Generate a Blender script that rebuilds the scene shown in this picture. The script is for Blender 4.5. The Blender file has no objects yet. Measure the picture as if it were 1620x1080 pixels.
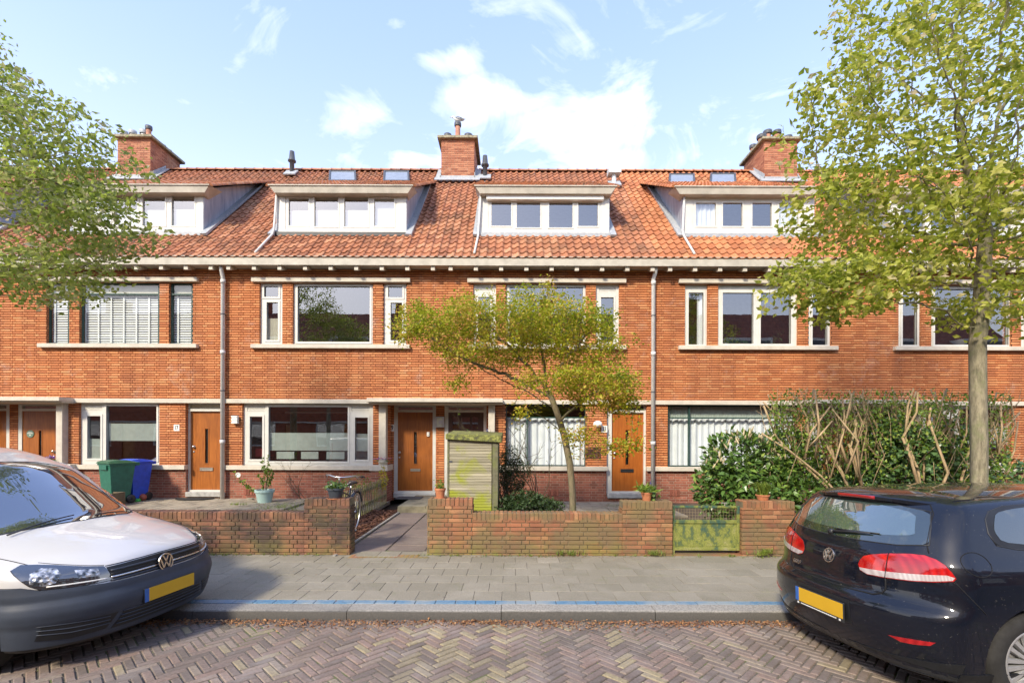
import bpy, bmesh, math, random
import numpy as np
from mathutils import Vector, Matrix
from mathutils.bvhtree import BVHTree
from mathutils.geometry import delaunay_2d_cdt, tessellate_polygon

sc = bpy.context.scene
COL = sc.collection
R = math.radians

# ------------------------------------------------------------------ camera
FP = 770.0                    # focal length in photograph pixels (1620 wide)
EYE = 1.8                     # lens height above the road
cam_d = bpy.data.cameras.new("camera")
cam_d.sensor_width = 36.0
cam_d.lens = FP * 36.0 / 1620.0
cam_d.shift_y = 149.0 / 1620.0
cam_d.clip_start = 0.05
cam_d.clip_end = 3000.0
cam = bpy.data.objects.new("camera", cam_d)
COL.objects.link(cam)
cam.location = (0, 0, EYE)
cam.rotation_euler = (R(90), R(-0.19), 0)
sc.camera = cam

# ------------------------------------------------------------------ world: daylight sky with thin cloud
SUN_EL, SUN_AZ = R(36), R(-150)          # azimuth measured clockwise from +Y
world = bpy.data.worlds.new("World")
sc.world = world
world.use_nodes = True
wt = world.node_tree
wt.nodes.clear()
def wn(t, **k):
    n = wt.nodes.new(t)
    for a, b in k.items(): setattr(n, a, b)
    return n
wout = wn('ShaderNodeOutputWorld'); wbg = wn('ShaderNodeBackground')
sky = wn('ShaderNodeTexSky', sky_type='NISHITA', sun_disc=False, sun_elevation=SUN_EL, sun_rotation=SUN_AZ)
sky.air_density = 1.0; sky.dust_density = 2.2; sky.ozone_density = 2.0
tc = wn('ShaderNodeTexCoord'); sep = wn('ShaderNodeSeparateXYZ')
wt.links.new(tc.outputs['Generated'], sep.inputs[0])
def wm(op, a, b=None, c=None, clamp=False):
    n = wn('ShaderNodeMath', operation=op, use_clamp=clamp)
    for i, v in enumerate((a, b, c)):
        if v is None: continue
        if isinstance(v, (int, float)): n.inputs[i].default_value = v
        else: wt.links.new(v, n.inputs[i])
    return n.outputs[0]
zc = wm('MAXIMUM', wm('ADD', sep.outputs[2], 0.12), 0.05)
px_ = wm('DIVIDE', sep.outputs[0], zc); py_ = wm('DIVIDE', sep.outputs[1], zc)
cmb = wn('ShaderNodeCombineXYZ'); wt.links.new(px_, cmb.inputs[0]); wt.links.new(py_, cmb.inputs[1])
def wnoise(scale, det, rough, dist=0.0, loc=(0, 0, 0)):
    mp = wn('ShaderNodeMapping'); mp.inputs['Location'].default_value = loc
    wt.links.new(cmb.outputs[0], mp.inputs[0])
    n = wn('ShaderNodeTexNoise'); n.inputs['Scale'].default_value = scale; n.inputs['Detail'].default_value = det
    n.inputs['Roughness'].default_value = rough; n.inputs['Distortion'].default_value = dist
    wt.links.new(mp.outputs[0], n.inputs['Vector']); return n.outputs['Fac']
n1 = wnoise(3.4, 14, 0.60, 0.9, (3.1, 1.7, 0)); n2 = wnoise(1.1, 6, 0.55, 0.6, (7.3, 2.2, 0)); n3 = wnoise(7.0, 8, .6, 1.5, (1.3, 5.2, 0))
def blob(dx, dz, rx, rz):                 # a bank of cloud around one direction of the sky
    qx = wm('DIVIDE', sep.outputs[0], wm('MAXIMUM', sep.outputs[1], 0.05))
    qz = wm('DIVIDE', sep.outputs[2], wm('MAXIMUM', sep.outputs[1], 0.05))
    ex = wm('DIVIDE', wm('SUBTRACT', qx, dx), rx); ez = wm('DIVIDE', wm('SUBTRACT', qz, dz), rz)
    d = wm('ADD', wm('MULTIPLY', ex, ex), wm('MULTIPLY', ez, ez))
    return wm('POWER', 2.718, wm('MULTIPLY', d, -1.0))
def mx(*a):
    o = a[0]
    for q in a[1:]: o = wm('MAXIMUM', o, q)
    return o
bank = mx(blob(-0.02, 0.69, 0.16, 0.055), blob(0.09, 0.64, 0.15, 0.06), blob(0.16, 0.68, 0.10, 0.04), wm('MULTIPLY', blob(-0.14, 0.77, 0.09, 0.035), .95), wm('MULTIPLY', blob(-0.33, 0.65, 0.10, 0.07), .72),
          wm('MULTIPLY', blob(-0.235, 0.845, 0.03, 0.02), 0.55), wm('MULTIPLY', blob(-0.30, 0.55, 0.25, 0.05), .6), wm('MULTIPLY', blob(0.18, 0.555, 0.16, 0.04), .62))
dens = wm('ADD', wm('ADD', wm('MULTIPLY', n1, .75), wm('ADD', wm('MULTIPLY', n2, .30), wm('MULTIPLY', n3, .15))), wm('MULTIPLY', bank, 0.235))
ramp = wn('ShaderNodeValToRGB'); wt.links.new(dens, ramp.inputs[0]); ramp.color_ramp.interpolation = 'LINEAR'
ramp.color_ramp.elements[0].position = 0.63; ramp.color_ramp.elements[0].color = (0, 0, 0, 1)
ramp.color_ramp.elements[1].position = 0.98; ramp.color_ramp.elements[1].color = (1, 1, 1, 1)
hz = wm('POWER', wm('SUBTRACT', 1.0, wm('MAXIMUM', sep.outputs[2], 0.0)), 3.0)   # milky air low in the sky
veil = wn('ShaderNodeMixRGB'); veil.inputs[0].default_value = 0.5; wt.links.new(sky.outputs[0], veil.inputs[1]); veil.inputs[2].default_value = (1.95, 2.75, 5.6, 1)
fac = wm('MAXIMUM', wm('MULTIPLY', ramp.outputs[0], 0.95), wm('MULTIPLY', hz, 0.95), clamp=True)
mixw = wn('ShaderNodeMixRGB'); mixw.blend_type = 'MIX'
CLOUD = 6.0
wt.links.new(fac, mixw.inputs[0]); wt.links.new(veil.outputs[0], mixw.inputs[1])
mixw.inputs[2].default_value = (CLOUD, CLOUD * 1.0, CLOUD * 1.02, 1)
wt.links.new(mixw.outputs[0], wbg.inputs[0])
wbg.inputs[1].default_value = 0.15
wt.links.new(wbg.outputs[0], wout.inputs[0])

sun_d = bpy.data.lights.new("sun", 'SUN'); sun_d.energy = 2.3; sun_d.angle = R(7.0); sun_d.color = (1.0, 0.89, 0.70)
sun = bpy.data.objects.new("sun", sun_d); COL.objects.link(sun)
sd = Vector((math.sin(SUN_AZ) * math.cos(SUN_EL), math.cos(SUN_AZ) * math.cos(SUN_EL), math.sin(SUN_EL)))
sun.rotation_euler = sd.to_track_quat('Z', 'Y').to_euler()
sun.location = (0, 0, 30)

sc.view_settings.view_transform = 'Standard'
sc.view_settings.look = 'None'
sc.view_settings.exposure = 1.18
sc.view_settings.gamma = 1.0
sc.view_settings.use_curve_mapping = False
sc.cycles.max_bounces = 6
sc.cycles.transparent_max_bounces = 12
sc.cycles.caustics_reflective = False; sc.cycles.caustics_refractive = False
sc.cycles.sample_clamp_indirect = 6.0

# ------------------------------------------------------------------ helpers
def X(px, s): return (px - 810.0) / s
def Z(py, s): return EYE + (689.0 - py) / s
def P(px, py, s):                         # photo position at a depth given as pixels per metre
    py = py - 0.0033 * (px - 810.0)
    return Vector((X(px, s), FP / s, Z(py, s)))

class MB:
    """collects geometry, with one random number per piece in the attribute 'rnd'"""
    def __init__(s): s.v = []; s.f = []; s.r = []; s.mi = []; s.cur = 0.5; s.m = 0; s.sm = []; s.smooth = False
    def add(s, vs, fs):
        b = len(s.v); s.v.extend([tuple(p) for p in vs]); s.r.extend([s.cur] * len(vs))
        for f in fs: s.f.append(tuple(b + i for i in f)); s.mi.append(s.m); s.sm.append(s.smooth)
    def box(s, x0, x1, y0, y1, z0, z1):
        if x0 > x1: x0, x1 = x1, x0
        if y0 > y1: y0, y1 = y1, y0
        if z0 > z1: z0, z1 = z1, z0
        s.add([(x0,y0,z0),(x1,y0,z0),(x1,y1,z0),(x0,y1,z0),(x0,y0,z1),(x1,y0,z1),(x1,y1,z1),(x0,y1,z1)],
              [(3,2,1,0),(4,5,6,7),(0,1,5,4),(1,2,6,5),(2,3,7,6),(3,0,4,7)])
    def obox(s, c, u, v, w):              # box from a centre and three half-axis vectors
        c, u, v, w = Vector(c), Vector(u), Vector(v), Vector(w)
        s.add([c-u-v-w, c+u-v-w, c+u+v-w, c-u+v-w, c-u-v+w, c+u-v+w, c+u+v+w, c-u+v+w],
              [(3,2,1,0),(4,5,6,7),(0,1,5,4),(1,2,6,5),(2,3,7,6),(3,0,4,7)])
    def chip(s, o, u, v, n, ch=0.006):    # chamfered slab: corner o, edges u v, thickness n
        o, u, v, n = Vector(o), Vector(u), Vector(v), Vector(n)
        uu, vv = u.normalized() * ch, v.normalized() * ch; nn = n.normalized() * ch
        s.add([o, o+u, o+u+v, o+v, o+n-nn, o+u+n-nn, o+u+v+n-nn, o+v+n-nn,
               o+n+uu+vv, o+u+n-uu+vv, o+u+v+n-uu-vv, o+v+n+uu-vv],
              [(0,1,5,4),(1,2,6,5),(2,3,7,6),(3,0,4,7),(4,5,9,8),(5,6,10,9),(6,7,11,10),(7,4,8,11),(8,9,10,11)])
    def tube(s, pts, rad, n=8, cap=True):
        pts = [Vector(p) for p in pts]
        if not hasattr(rad, '__len__'): rad = [rad] * len(pts)
        vs = []; ref = None
        for i, p in enumerate(pts):
            t = (pts[min(i+1, len(pts)-1)] - pts[max(i-1, 0)]).normalized()
            if ref is None: ref = Vector((0,0,1)) if abs(t.z) < 0.9 else Vector((1,0,0))
            a = t.cross(ref)
            if a.length < 1e-6: a = t.cross(Vector((0,1,0)))
            a.normalize(); b = t.cross(a).normalized(); ref = -(a.cross(t)) if False else ref
            for k in range(n):
                g = 2*math.pi*k/n
                vs.append(p + a*math.cos(g)*rad[i] + b*math.sin(g)*rad[i])
        fs = []
        for i in range(len(pts)-1):
            for k in range(n):
                k2 = (k+1) % n
                fs.append((i*n+k, i*n+k2, (i+1)*n+k2, (i+1)*n+k))
        if cap: fs.append(tuple(range(n))[::-1]); fs.append(tuple((len(pts)-1)*n+k for k in range(n)))
        s.add(vs, fs)
    def lathe(s, prof, c=(0,0,0), n=24, axis='z'):   # prof: (radius, height)
        vs = []; fs = []
        for r, h in prof:
            for k in range(n):
                g = 2*math.pi*k/n; a, b = r*math.cos(g), r*math.sin(g)
                p = (a, b, h) if axis == 'z' else ((a, h, b) if axis == 'y' else (h, a, b))
                vs.append((p[0]+c[0], p[1]+c[1], p[2]+c[2]))
        for i in range(len(prof)-1):
            for k in range(n):
                k2 = (k+1) % n; fs.append((i*n+k, i*n+k2, (i+1)*n+k2, (i+1)*n+k))
        s.add(vs, fs)
    def poly(s, pts): s.add(pts, [tuple(range(len(pts)))])
    def prism(s, pts, d):                 # closed outline extruded by vector d
        n = len(pts); d = Vector(d); pts = [Vector(p) for p in pts]
        s.add(pts + [p+d for p in pts], [tuple(range(n))[::-1], tuple(range(n, 2*n))] + [(i, (i+1)%n, n+(i+1)%n, n+i) for i in range(n)])
    def build(s, name, mat, parent=None, smooth=False, bevel=0.0, seg=1, label=None, sub=0, recalc=False):
        me = bpy.data.meshes.new(name)
        off = Vector((0,0,0)); q = parent
        while q is not None: off += q.location; q = q.parent
        V = np.array(s.v, dtype=np.float32).reshape(-1, 3) - np.array(off, dtype=np.float32)
        me.from_pydata(V.tolist(), [], s.f)
        mats = mat if isinstance(mat, (list, tuple)) else [mat]
        for m in mats: me.materials.append(m)
        if len(mats) > 1: me.polygons.foreach_set('material_index', s.mi)
        at = me.attributes.new('rnd', 'FLOAT', 'POINT'); at.data.foreach_set('value', s.r)
        me.polygons.foreach_set('use_smooth', [True]*len(s.f) if smooth else s.sm)
        if recalc:
            bm = bmesh.new(); bm.from_mesh(me); bmesh.ops.remove_doubles(bm, verts=bm.verts, dist=1e-5)
            bmesh.ops.recalc_face_normals(bm, faces=bm.faces); bm.to_mesh(me); bm.free()
        me.update()
        o = bpy.data.objects.new(name, me); COL.objects.link(o)
        if parent is not None: o.parent = parent
        if bevel > 0:
            b = o.modifiers.new('bevel', 'BEVEL'); b.width = bevel; b.segments = seg; b.limit_method = 'ANGLE'; b.angle_limit = R(40)
        if sub: q = o.modifiers.new('sub', 'SUBSURF'); q.levels = q.render_levels = sub
        if label: o['label'] = label
        return o

def tag(o, label=None, cat=None, group=None, kind=None):
    if label: o['label'] = label
    if cat: o['category'] = cat
    if group: o['group'] = group
    if kind: o['kind'] = kind
    return o
def thing(name, loc, label, cat, group=None, rotz=0.0):
    o = bpy.data.objects.new(name, None); COL.objects.link(o); o.location = loc; o.rotation_euler = (0, 0, rotz)
    o.empty_display_size = 0.2
    return tag(o, label, cat, group)
def local(o, parent):                     # a part built in its thing's own coordinates
    o.parent = parent; return o

def holed(b, x0, x1, z0, z1, holes, yf, yb):
    """slab with rectangular holes; holes = (x0,x1,z0,z1)"""
    xs = sorted({x0, x1, *[min(max(h[i], x0), x1) for h in holes for i in (0, 1)]})
    zs = sorted({z0, z1, *[min(max(h[i], z0), z1) for h in holes for i in (2, 3)]})
    def solid(i, j):
        if i < 0 or j < 0 or i >= len(xs)-1 or j >= len(zs)-1: return False
        cx, cz = (xs[i]+xs[i+1])/2, (zs[j]+zs[j+1])/2
        return not any(h[0] < cx < h[1] and h[2] < cz < h[3] for h in holes)
    for i in range(len(xs)-1):
        for j in range(len(zs)-1):
            if not solid(i, j): continue
            a, c, d, e = xs[i], xs[i+1], zs[j], zs[j+1]
            b.add([(a,yf,d),(c,yf,d),(c,yf,e),(a,yf,e)], [(0,1,2,3)])
            b.add([(a,yb,d),(c,yb,d),(c,yb,e),(a,yb,e)], [(3,2,1,0)])
            if not solid(i-1, j): b.add([(a,yf,d),(a,yf,e),(a,yb,e),(a,yb,d)], [(0,1,2,3)])
            if not solid(i+1, j): b.add([(c,yf,d),(c,yb,d),(c,yb,e),(c,yf,e)], [(0,1,2,3)])
            if not solid(i, j-1): b.add([(a,yf,d),(a,yb,d),(c,yb,d),(c,yf,d)], [(0,1,2,3)])
            if not solid(i, j+1): b.add([(a,yf,e),(c,yf,e),(c,yb,e),(a,yb,e)], [(0,1,2,3)])

def bricks(b, o, ud, L, H, nd, course=0.062, joint=0.012, depth=0.014, holes=(), rng=None, z0=0.0, style='klezoor', vj=0.008, u0=0.0, ch=0.0035, jit=0.0):
    """a skin of single bricks: o origin, ud unit along, L length, H height, nd outward"""
    rng = rng or random
    o, ud, nd = Vector(o), Vector(ud), Vector(nd); up = Vector((0, 0, 1))
    k0 = math.floor(z0 / course); nrow = int(math.ceil((z0 + H) / course))
    for row in range(k0, nrow):
        za = max(row*course + joint, z0) - z0; zb = min((row+1)*course, z0+H) - z0
        if zb - za < 0.015: continue
        zm = (za+zb)/2
        free = [(0.0, L)]
        for h in holes:
            if h[2] < zm < h[3]:
                nf = []
                for a, c in free:
                    if h[1] <= a or h[0] >= c: nf.append((a, c)); continue
                    if h[0] > a: nf.append((a, h[0]))
                    if h[1] < c: nf.append((h[1], c))
                free = nf
        if style == 'klezoor': pat = [0.245, 0.245, 0.122]; off = 0.0 if row % 2 else 0.306
        elif style == 'cross': pat = [0.22, 0.11]; off = 0.0 if row % 2 else 0.165
        elif style == 'stretch': pat = [0.22]; off = 0.0 if row % 2 else 0.11
        else: pat = [0.22, 0.22, 0.11]; off = (0.0, 0.275)[row % 2]
        per = sum(pat)
        u = -off - per - ((u0 % per)); i = 0
        while u < L:
            w = pat[i % len(pat)]; i += 1
            a0, c0 = u + vj, u + w; u += w
            if c0 <= 0: continue
            for fa, fc in free:
                a, c = max(a0, fa), min(c0, fc)
                if c - a < 0.018: continue
                b.cur = rng.random()
                j = rng.uniform(-jit, jit)
                b.chip(o + ud*a + up*za, ud*(c-a), up*(zb-za), nd*(depth+j), ch)
# ------------------------------------------------------------------ materials
class NT:
    def __init__(s, name):
        s.m = bpy.data.materials.new(name); s.m.use_nodes = True; s.t = s.m.node_tree; s.t.nodes.clear()
        s.out = s.n('ShaderNodeOutputMaterial')
    def n(s, t, **k):
        q = s.t.nodes.new(t)
        for a, b in k.items(): setattr(q, a, b)
        return q
    def l(s, a, b): s.t.links.new(a, b)
    def set(s, inp, v):
        if v is None: return
        if hasattr(v, 'is_linked') or hasattr(v, 'links'): s.l(v, inp)
        elif isinstance(v, (tuple, list)): inp.default_value = (*v, 1) if len(v) == 3 and inp.type == 'RGBA' else v
        else: inp.default_value = v
    def math(s, op, a, b=None, clamp=False):
        q = s.n('ShaderNodeMath', operation=op, use_clamp=clamp); s.set(q.inputs[0], a); s.set(q.inputs[1], b); return q.outputs[0]
    def pos(s, scale=(1,1,1), obj=False):
        if obj: src = s.n('ShaderNodeTexCoord').outputs['Object']
        else: src = s.n('ShaderNodeNewGeometry').outputs['Position']
        m = s.n('ShaderNodeMapping'); m.inputs['Scale'].default_value = scale; s.l(src, m.inputs[0]); return m.outputs[0]
    def noise(s, scale=5, det=4, rough=.55, vec=None, dist=0, obj=False):
        q = s.n('ShaderNodeTexNoise'); q.inputs['Scale'].default_value = scale; q.inputs['Detail'].default_value = det
        q.inputs['Roughness'].default_value = rough; q.inputs['Distortion'].default_value = dist
        s.l(vec if vec is not None else s.pos(obj=obj), q.inputs['Vector']); return q.outputs['Fac']
    def ramp(s, fac, stops, interp='LINEAR'):
        q = s.n('ShaderNodeValToRGB'); s.l(fac, q.inputs[0]); e = q.color_ramp.elements; q.color_ramp.interpolation = interp
        while len(e) < len(stops): e.new(0.5)
        for i, (p, c) in enumerate(stops):
            e[i].position = p; c = (c, c, c) if isinstance(c, (int, float)) else c; e[i].color = (*c, 1)
        return q.outputs[0]
    def mix(s, fac, a, b, mode='MIX'):
        q = s.n('ShaderNodeMixRGB', blend_type=mode); s.set(q.inputs[0], fac); s.set(q.inputs[1], a); s.set(q.inputs[2], b); return q.outputs[0]
    def rnd(s): return s.n('ShaderNodeAttribute', attribute_name='rnd').outputs['Fac']
    def bump(s, h, strength=.3, dist=.01):
        q = s.n('ShaderNodeBump'); q.inputs['Strength'].default_value = strength; q.inputs['Distance'].default_value = dist; s.l(h, q.inputs['Height']); return q.outputs[0]
    def bsdf(s, col, rough=.6, metal=0.0, normal=None, spec=None, coat=0.0, trans=0.0, **k):
        q = s.n('ShaderNodeBsdfPrincipled'); s.set(q.inputs['Base Color'], col); s.set(q.inputs['Roughness'], rough); s.set(q.inputs['Metallic'], metal)
        if normal is not None: s.l(normal, q.inputs['Normal'])
        if spec is not None: s.set(q.inputs['Specular IOR Level'], spec)
        if coat: q.inputs['Coat Weight'].default_value = coat; q.inputs['Coat Roughness'].default_value = 0.03
        if trans: q.inputs['Transmission Weight'].default_value = trans
        for a, b in k.items(): s.set(q.inputs[a], b)
        s.l(q.outputs[0], s.out.inputs[0]); return q

def M(name, col, rough=.6, metal=0.0, var=.12, scale=8.0, bump=0.0, bscale=60, obj=True, coat=0.0, spec=None):
    """plain surface with slight dirt variation"""
    t = NT(name)
    n = t.noise(scale, 5, .6, obj=obj)
    lo = tuple(c*(1-var*1.6) for c in col); hi = tuple(min(1, c*(1+var)) for c in col)
    c = t.ramp(n, [(.3, lo), (.55, col), (.75, hi)])
    nm = t.bump(t.noise(bscale, 3, .6, obj=obj), bump, .004) if bump else None
    r = t.ramp(n, [(.3, min(1, rough*1.15)), (.75, rough*.9)])
    t.bsdf(c, r, metal, nm, spec, coat)
    return t.m

# facade brick: orange-red, each brick its own shade, dark mortar behind
def brick_mat(name, stops, moss=0.0, bloom=0.0, stain=None, bump=.5, zmoss=(0.1, 0.35)):
    t = NT(name)
    base = t.ramp(t.rnd(), stops)
    fine = t.noise(38, 5, .7)
    base = t.mix(t.ramp(fine, [(.35, .22), (.65, 0)]), base, (.12, .04, .02), 'MIX')
    big = t.noise(.9, 3, .6)
    base = t.mix(t.ramp(big, [(.4, 0.0), (.75, .18)]), base, (.62, .26, .13))
    st = t.noise(1.0, 5, .6, vec=t.pos((2.6, 2.6, .28))); base = t.mix(t.ramp(st, [(.40, .20), (.54, 0.0)]), base, (.13, .05, .028)); lv = t.noise(.16, 2, .5); base = t.mix(t.ramp(lv, [(.4, 0.0), (.6, .10)]), base, (.24, .10, .055))
    if bloom:
        q = t.noise(1.6, 6, .72, dist=.4); e = t.noise(26, 3, .6)
        base = t.mix(t.math('MULTIPLY', t.ramp(q, [(.56, 0.0), (.72, bloom)]), t.ramp(e, [(.35, .3), (.65, 1)])), base, (.62, .46, .36))
    if stain:                              # weathering: soot, moss and lime patches
        q = t.noise(1.5, 5, .65, vec=t.pos((1, 1, 1.6)))
        base = t.mix(t.ramp(q, [(.42, 0.0), (.56, .88)]), base, stain)
    if moss:
        z = t.n('ShaderNodeSeparateXYZ'); t.l(t.pos(), z.inputs[0])
        g = t.noise(3.2, 5, .7); h = t.ramp(z.outputs[2], [(zmoss[0], 1.0), (zmoss[1], .25)])
        base = t.mix(t.math('MULTIPLY', t.math('MULTIPLY', t.ramp(g, [(.42, 0.0), (.62, 1.0)]), h), moss), base, (.20, .19, .045))
    t.bsdf(base, .82, 0, t.bump(fine, bump, .004))
    return t.m
m_brick = brick_mat('facade_brick', [(0, (.46, .150, .050)), (.3, (.56, .190, .062)), (.7, (.62, .225, .075)), (1, (.70, .31, .12))], bloom=.55)
m_brick_dk = brick_mat('plinth_brick', [(0, (.17, .052, .032)), (.5, (.27, .078, .05)), (1, (.36, .12, .075))], bloom=.25)
m_gwall = brick_mat('garden_brick', [(0, (.17, .07, .04)), (.35, (.28, .11, .055)), (.75, (.37, .145, .07)), (1, (.44, .22, .11))], moss=.85, bloom=.1, stain=(.17, .12, .06))
m_gwall_old = brick_mat('sooty_garden_brick', [(0, (.11, .055, .04)), (.4, (.19, .085, .055)), (1, (.32, .145, .08))], moss=.6, bloom=.06, stain=(.04, .03, .028))
m_chim = brick_mat('chimney_brick', [(0, (.26, .085, .045)), (.5, (.42, .16, .085)), (1, (.52, .24, .13))], bloom=.5)
m_mortar_red = M('recessed_mortar', (.085, .030, .018), .95, var=.2, obj=False)
m_mortar_gr = M('grey_mortar', (.42, .35, .27), .95, var=.25, obj=False)
m_mortar_old = M('weathered_mortar', (.20, .165, .10), .95, var=.35, obj=False)

def tile_mat(name, stops, lichen=.5):
    t = NT(name)
    base = t.ramp(t.rnd(), stops)
    f = t.noise(22, 5, .7); g = t.noise(1.1, 5, .7, dist=.6); h = t.noise(7, 4, .7)
    base = t.mix(t.ramp(f, [(.4, .35), (.65, 0.0)]), base, (.16, .06, .03))
    base = t.mix(t.math('MULTIPLY', t.ramp(g, [(.47, 0.0), (.66, 1.0)]), t.ramp(h, [(.3, .25), (.62, lichen)])), base, (.13, .095, .05))
    t.bsdf(base, .8, 0, t.bump(f, .35, .004)); return t.m
m_tile = tile_mat('roof_tile_clay', [(0, (.28, .11, .055)), (.3, (.39, .15, .07)), (.7, (.47, .19, .09)), (1, (.58, .28, .15))])
m_tile_new = tile_mat('roof_tile_orange', [(0, (.40, .135, .05)), (.4, (.52, .185, .07)), (1, (.62, .26, .11))], .35)
m_cream = M('cream_stone_paint', (.56, .51, .42), .7, var=.10, bump=.15, obj=False, scale=5)
m_fascia = M('fascia_grey_cream', (.47, .435, .36), .7, var=.13, bump=.1, obj=False, scale=4)
m_white = M('white_frame_paint', (.61, .60, .55), .42, var=.05, obj=False, scale=6)
m_green_dk = M('dark_green_frame_paint', (.02, .055, .045), .4, var=.15, obj=False)
def streak(name, col, dark, rough=.5, metal=0.0, sc_=(9, 9, 1.2), lo=.35, hi=.62):
    t = NT(name); n = t.noise(1.0, 6, .65, vec=t.pos(sc_)); c = t.mix(t.ramp(n, [(lo, 1.0), (hi, 0.0)]), col, dark)
    t.bsdf(c, rough, metal, t.bump(n, .15, .01)); return t.m
m_zinc = streak('zinc_sheet', (.44, .49, .55), (.27, .32, .40), .5, .3)
m_lead = streak('lead_flashing', (.30, .33, .36), (.42, .43, .43), .6, .1, (14, 14, 14), .4, .6)
m_pipe = M('grey_pvc_pipe', (.58, .575, .56), .45, var=.08, obj=False)
m_black = M('black_plastic', (.022, .023, .025), .45, var=.2)
m_dkgrey = M('dark_grey_flue', (.07, .075, .085), .5, var=.2)
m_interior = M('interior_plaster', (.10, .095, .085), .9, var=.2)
m_door = None
def wood(name, a, b_, rough=.38, sc_=(26, 26, 1.6), coat=.25):
    t = NT(name); n = t.noise(1.0, 7, .62, vec=t.pos(sc_), dist=1.2); m = t.noise(2.1, 3, .5)
    c = t.ramp(n, [(.28, a), (.5, tuple((x+y)/2 for x, y in zip(a, b_))), (.72, b_)])
    c = t.mix(t.ramp(m, [(.35, .35), (.65, 0.0)]), c, tuple(x*.55 for x in a))
    t.bsdf(c, rough, 0, t.bump(n, .08, .004), coat=coat); return t.m
m_door = wood('varnished_door_wood', (.22, .062, .010), (.47, .155, .026))
m_door_or = wood('orange_varnished_door', (.28, .070, .010), (.50, .16, .026))
m_door_br = wood('brown_painted_door', (.055, .026, .018), (.09, .042, .03))
m_steel = M('brushed_steel', (.6, .59, .57), .3, 1.0, var=.05)
m_brass = M('letter_box_metal', (.62, .58, .50), .35, .9, var=.1)
m_ink = M('black_lettering', (.015, .015, .017), .6)
m_enamel = M('white_enamel', (.82, .81, .76), .3, var=.03)
def glass_mat(name, tint=(.92, .95, .94), base=.10, refl=.9):
    t = NT(name)
    tr = t.n('ShaderNodeBsdfTransparent'); tr.inputs[0].default_value = (*tint, 1)
    gl = t.n('ShaderNodeBsdfGlossy'); gl.inputs['Roughness'].default_value = 0.004; gl.inputs[0].default_value = (refl, refl, refl, 1)
    wob = t.bump(t.noise(1.3, 2, .4), .06, .02); t.l(wob, gl.inputs['Normal'])
    lw = t.n('ShaderNodeLayerWeight'); lw.inputs[0].default_value = .5
    f = t.math('ADD', t.math('POWER', lw.outputs['Facing'], 4.0), base, clamp=True)
    mx = t.n('ShaderNodeMixShader'); t.l(f, mx.inputs[0]); t.l(tr.outputs[0], mx.inputs[1]); t.l(gl.outputs[0], mx.inputs[2])
    t.l(mx.outputs[0], t.out.inputs[0]); return t.m
m_glass = glass_mat('window_glass', base=.25)
m_glass_soft = glass_mat('clear_window_glass', base=.10)
m_film = M('frosted_film', (.42, .48, .44), .75, var=.06, obj=False)
m_sheer = M('white_curtain_cloth', (.80, .82, .86), .9, var=.06, obj=False, scale=3)
m_blind = M('white_blind_slats', (.80, .80, .78), .5, var=.03)
m_cblind = M('cream_roller_blind', (.60, .57, .45), .85, var=.08)
# ------------------------------------------------------------------ ground sheets
FS = 62.1; YF = FP / FS                   # facade plane
YE = FP / 64.0                            # gutter front
SL = 0.961                                # main roof slope
ZE = 6.20
YR = 17.09; ZR = ZE + SL*(YR-YE)
YW = 6.92                                 # front garden walls
YK = 4.72                                 # kerb front
GZ = 0.13                                 # front garden level
b = MB(); b.add([(-400,-400,-.03),(400,-400,-.03),(400,400,-.03),(-400,400,-.03)], [(0,1,2,3)])
m_soil = M('dark_soil', (.09, .065, .042), .95, var=.35, bump=.6, bscale=30, obj=False)
tag(b.build('ground', m_soil), kind='structure')

# ------------------------------------------------------------------ terrace
def win(root, name, rect, holes, s, mat, proud_ring=True, depth=.07, panes=True, gmat=None, panels=(), ring=3.0, mull=()):
    """window frame with panes; all numbers in photograph pixels at scale s"""
    y0 = FP / s
    f = lambda r: (X(r[0], s), X(r[1], s), Z(r[3], s), Z(r[2], s))
    x0, x1, z0, z1 = f(rect); hs = [f(h) for h in holes]
    b = MB(); holed(b, x0, x1, z0, z1, hs + [f(p) for p in panels], y0, y0 + depth)
    if proud_ring:
        for h in hs:
            g = ring / s; o = (h[0]-g, h[1]+g, h[2]-g, h[3]+g)
            holed(b, *o, [h], y0 - .014, y0 + .02)
    for p in panels:                       # slatted vent panels
        q = f(p); n = 3
        for i in range(n):
            z = q[2] + (q[3]-q[2])*i/n; hgt = (q[3]-q[2])/n
            b.box(q[0], q[1], y0 + .012, y0 + .03, z + .004, z + hgt*.93)
        b.box(q[0], q[1], y0 + .03, y0 + .05, q[2], q[3])
    w = b.build(name, mat, root, bevel=.004)
    if panes:
        g = MB()
        for h in hs: pane(g, h, y0 + .038)
        g.build('pane', gmat or m_glass, w)
    return w

def pane(g, h, y): g.add([(h[0]-.01,y,h[2]-.01),(h[1]+.01,y,h[2]-.01),(h[1]+.01,y,h[3]+.01),(h[0]-.01,y,h[3]+.01)], [(0,1,2,3)])

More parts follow.
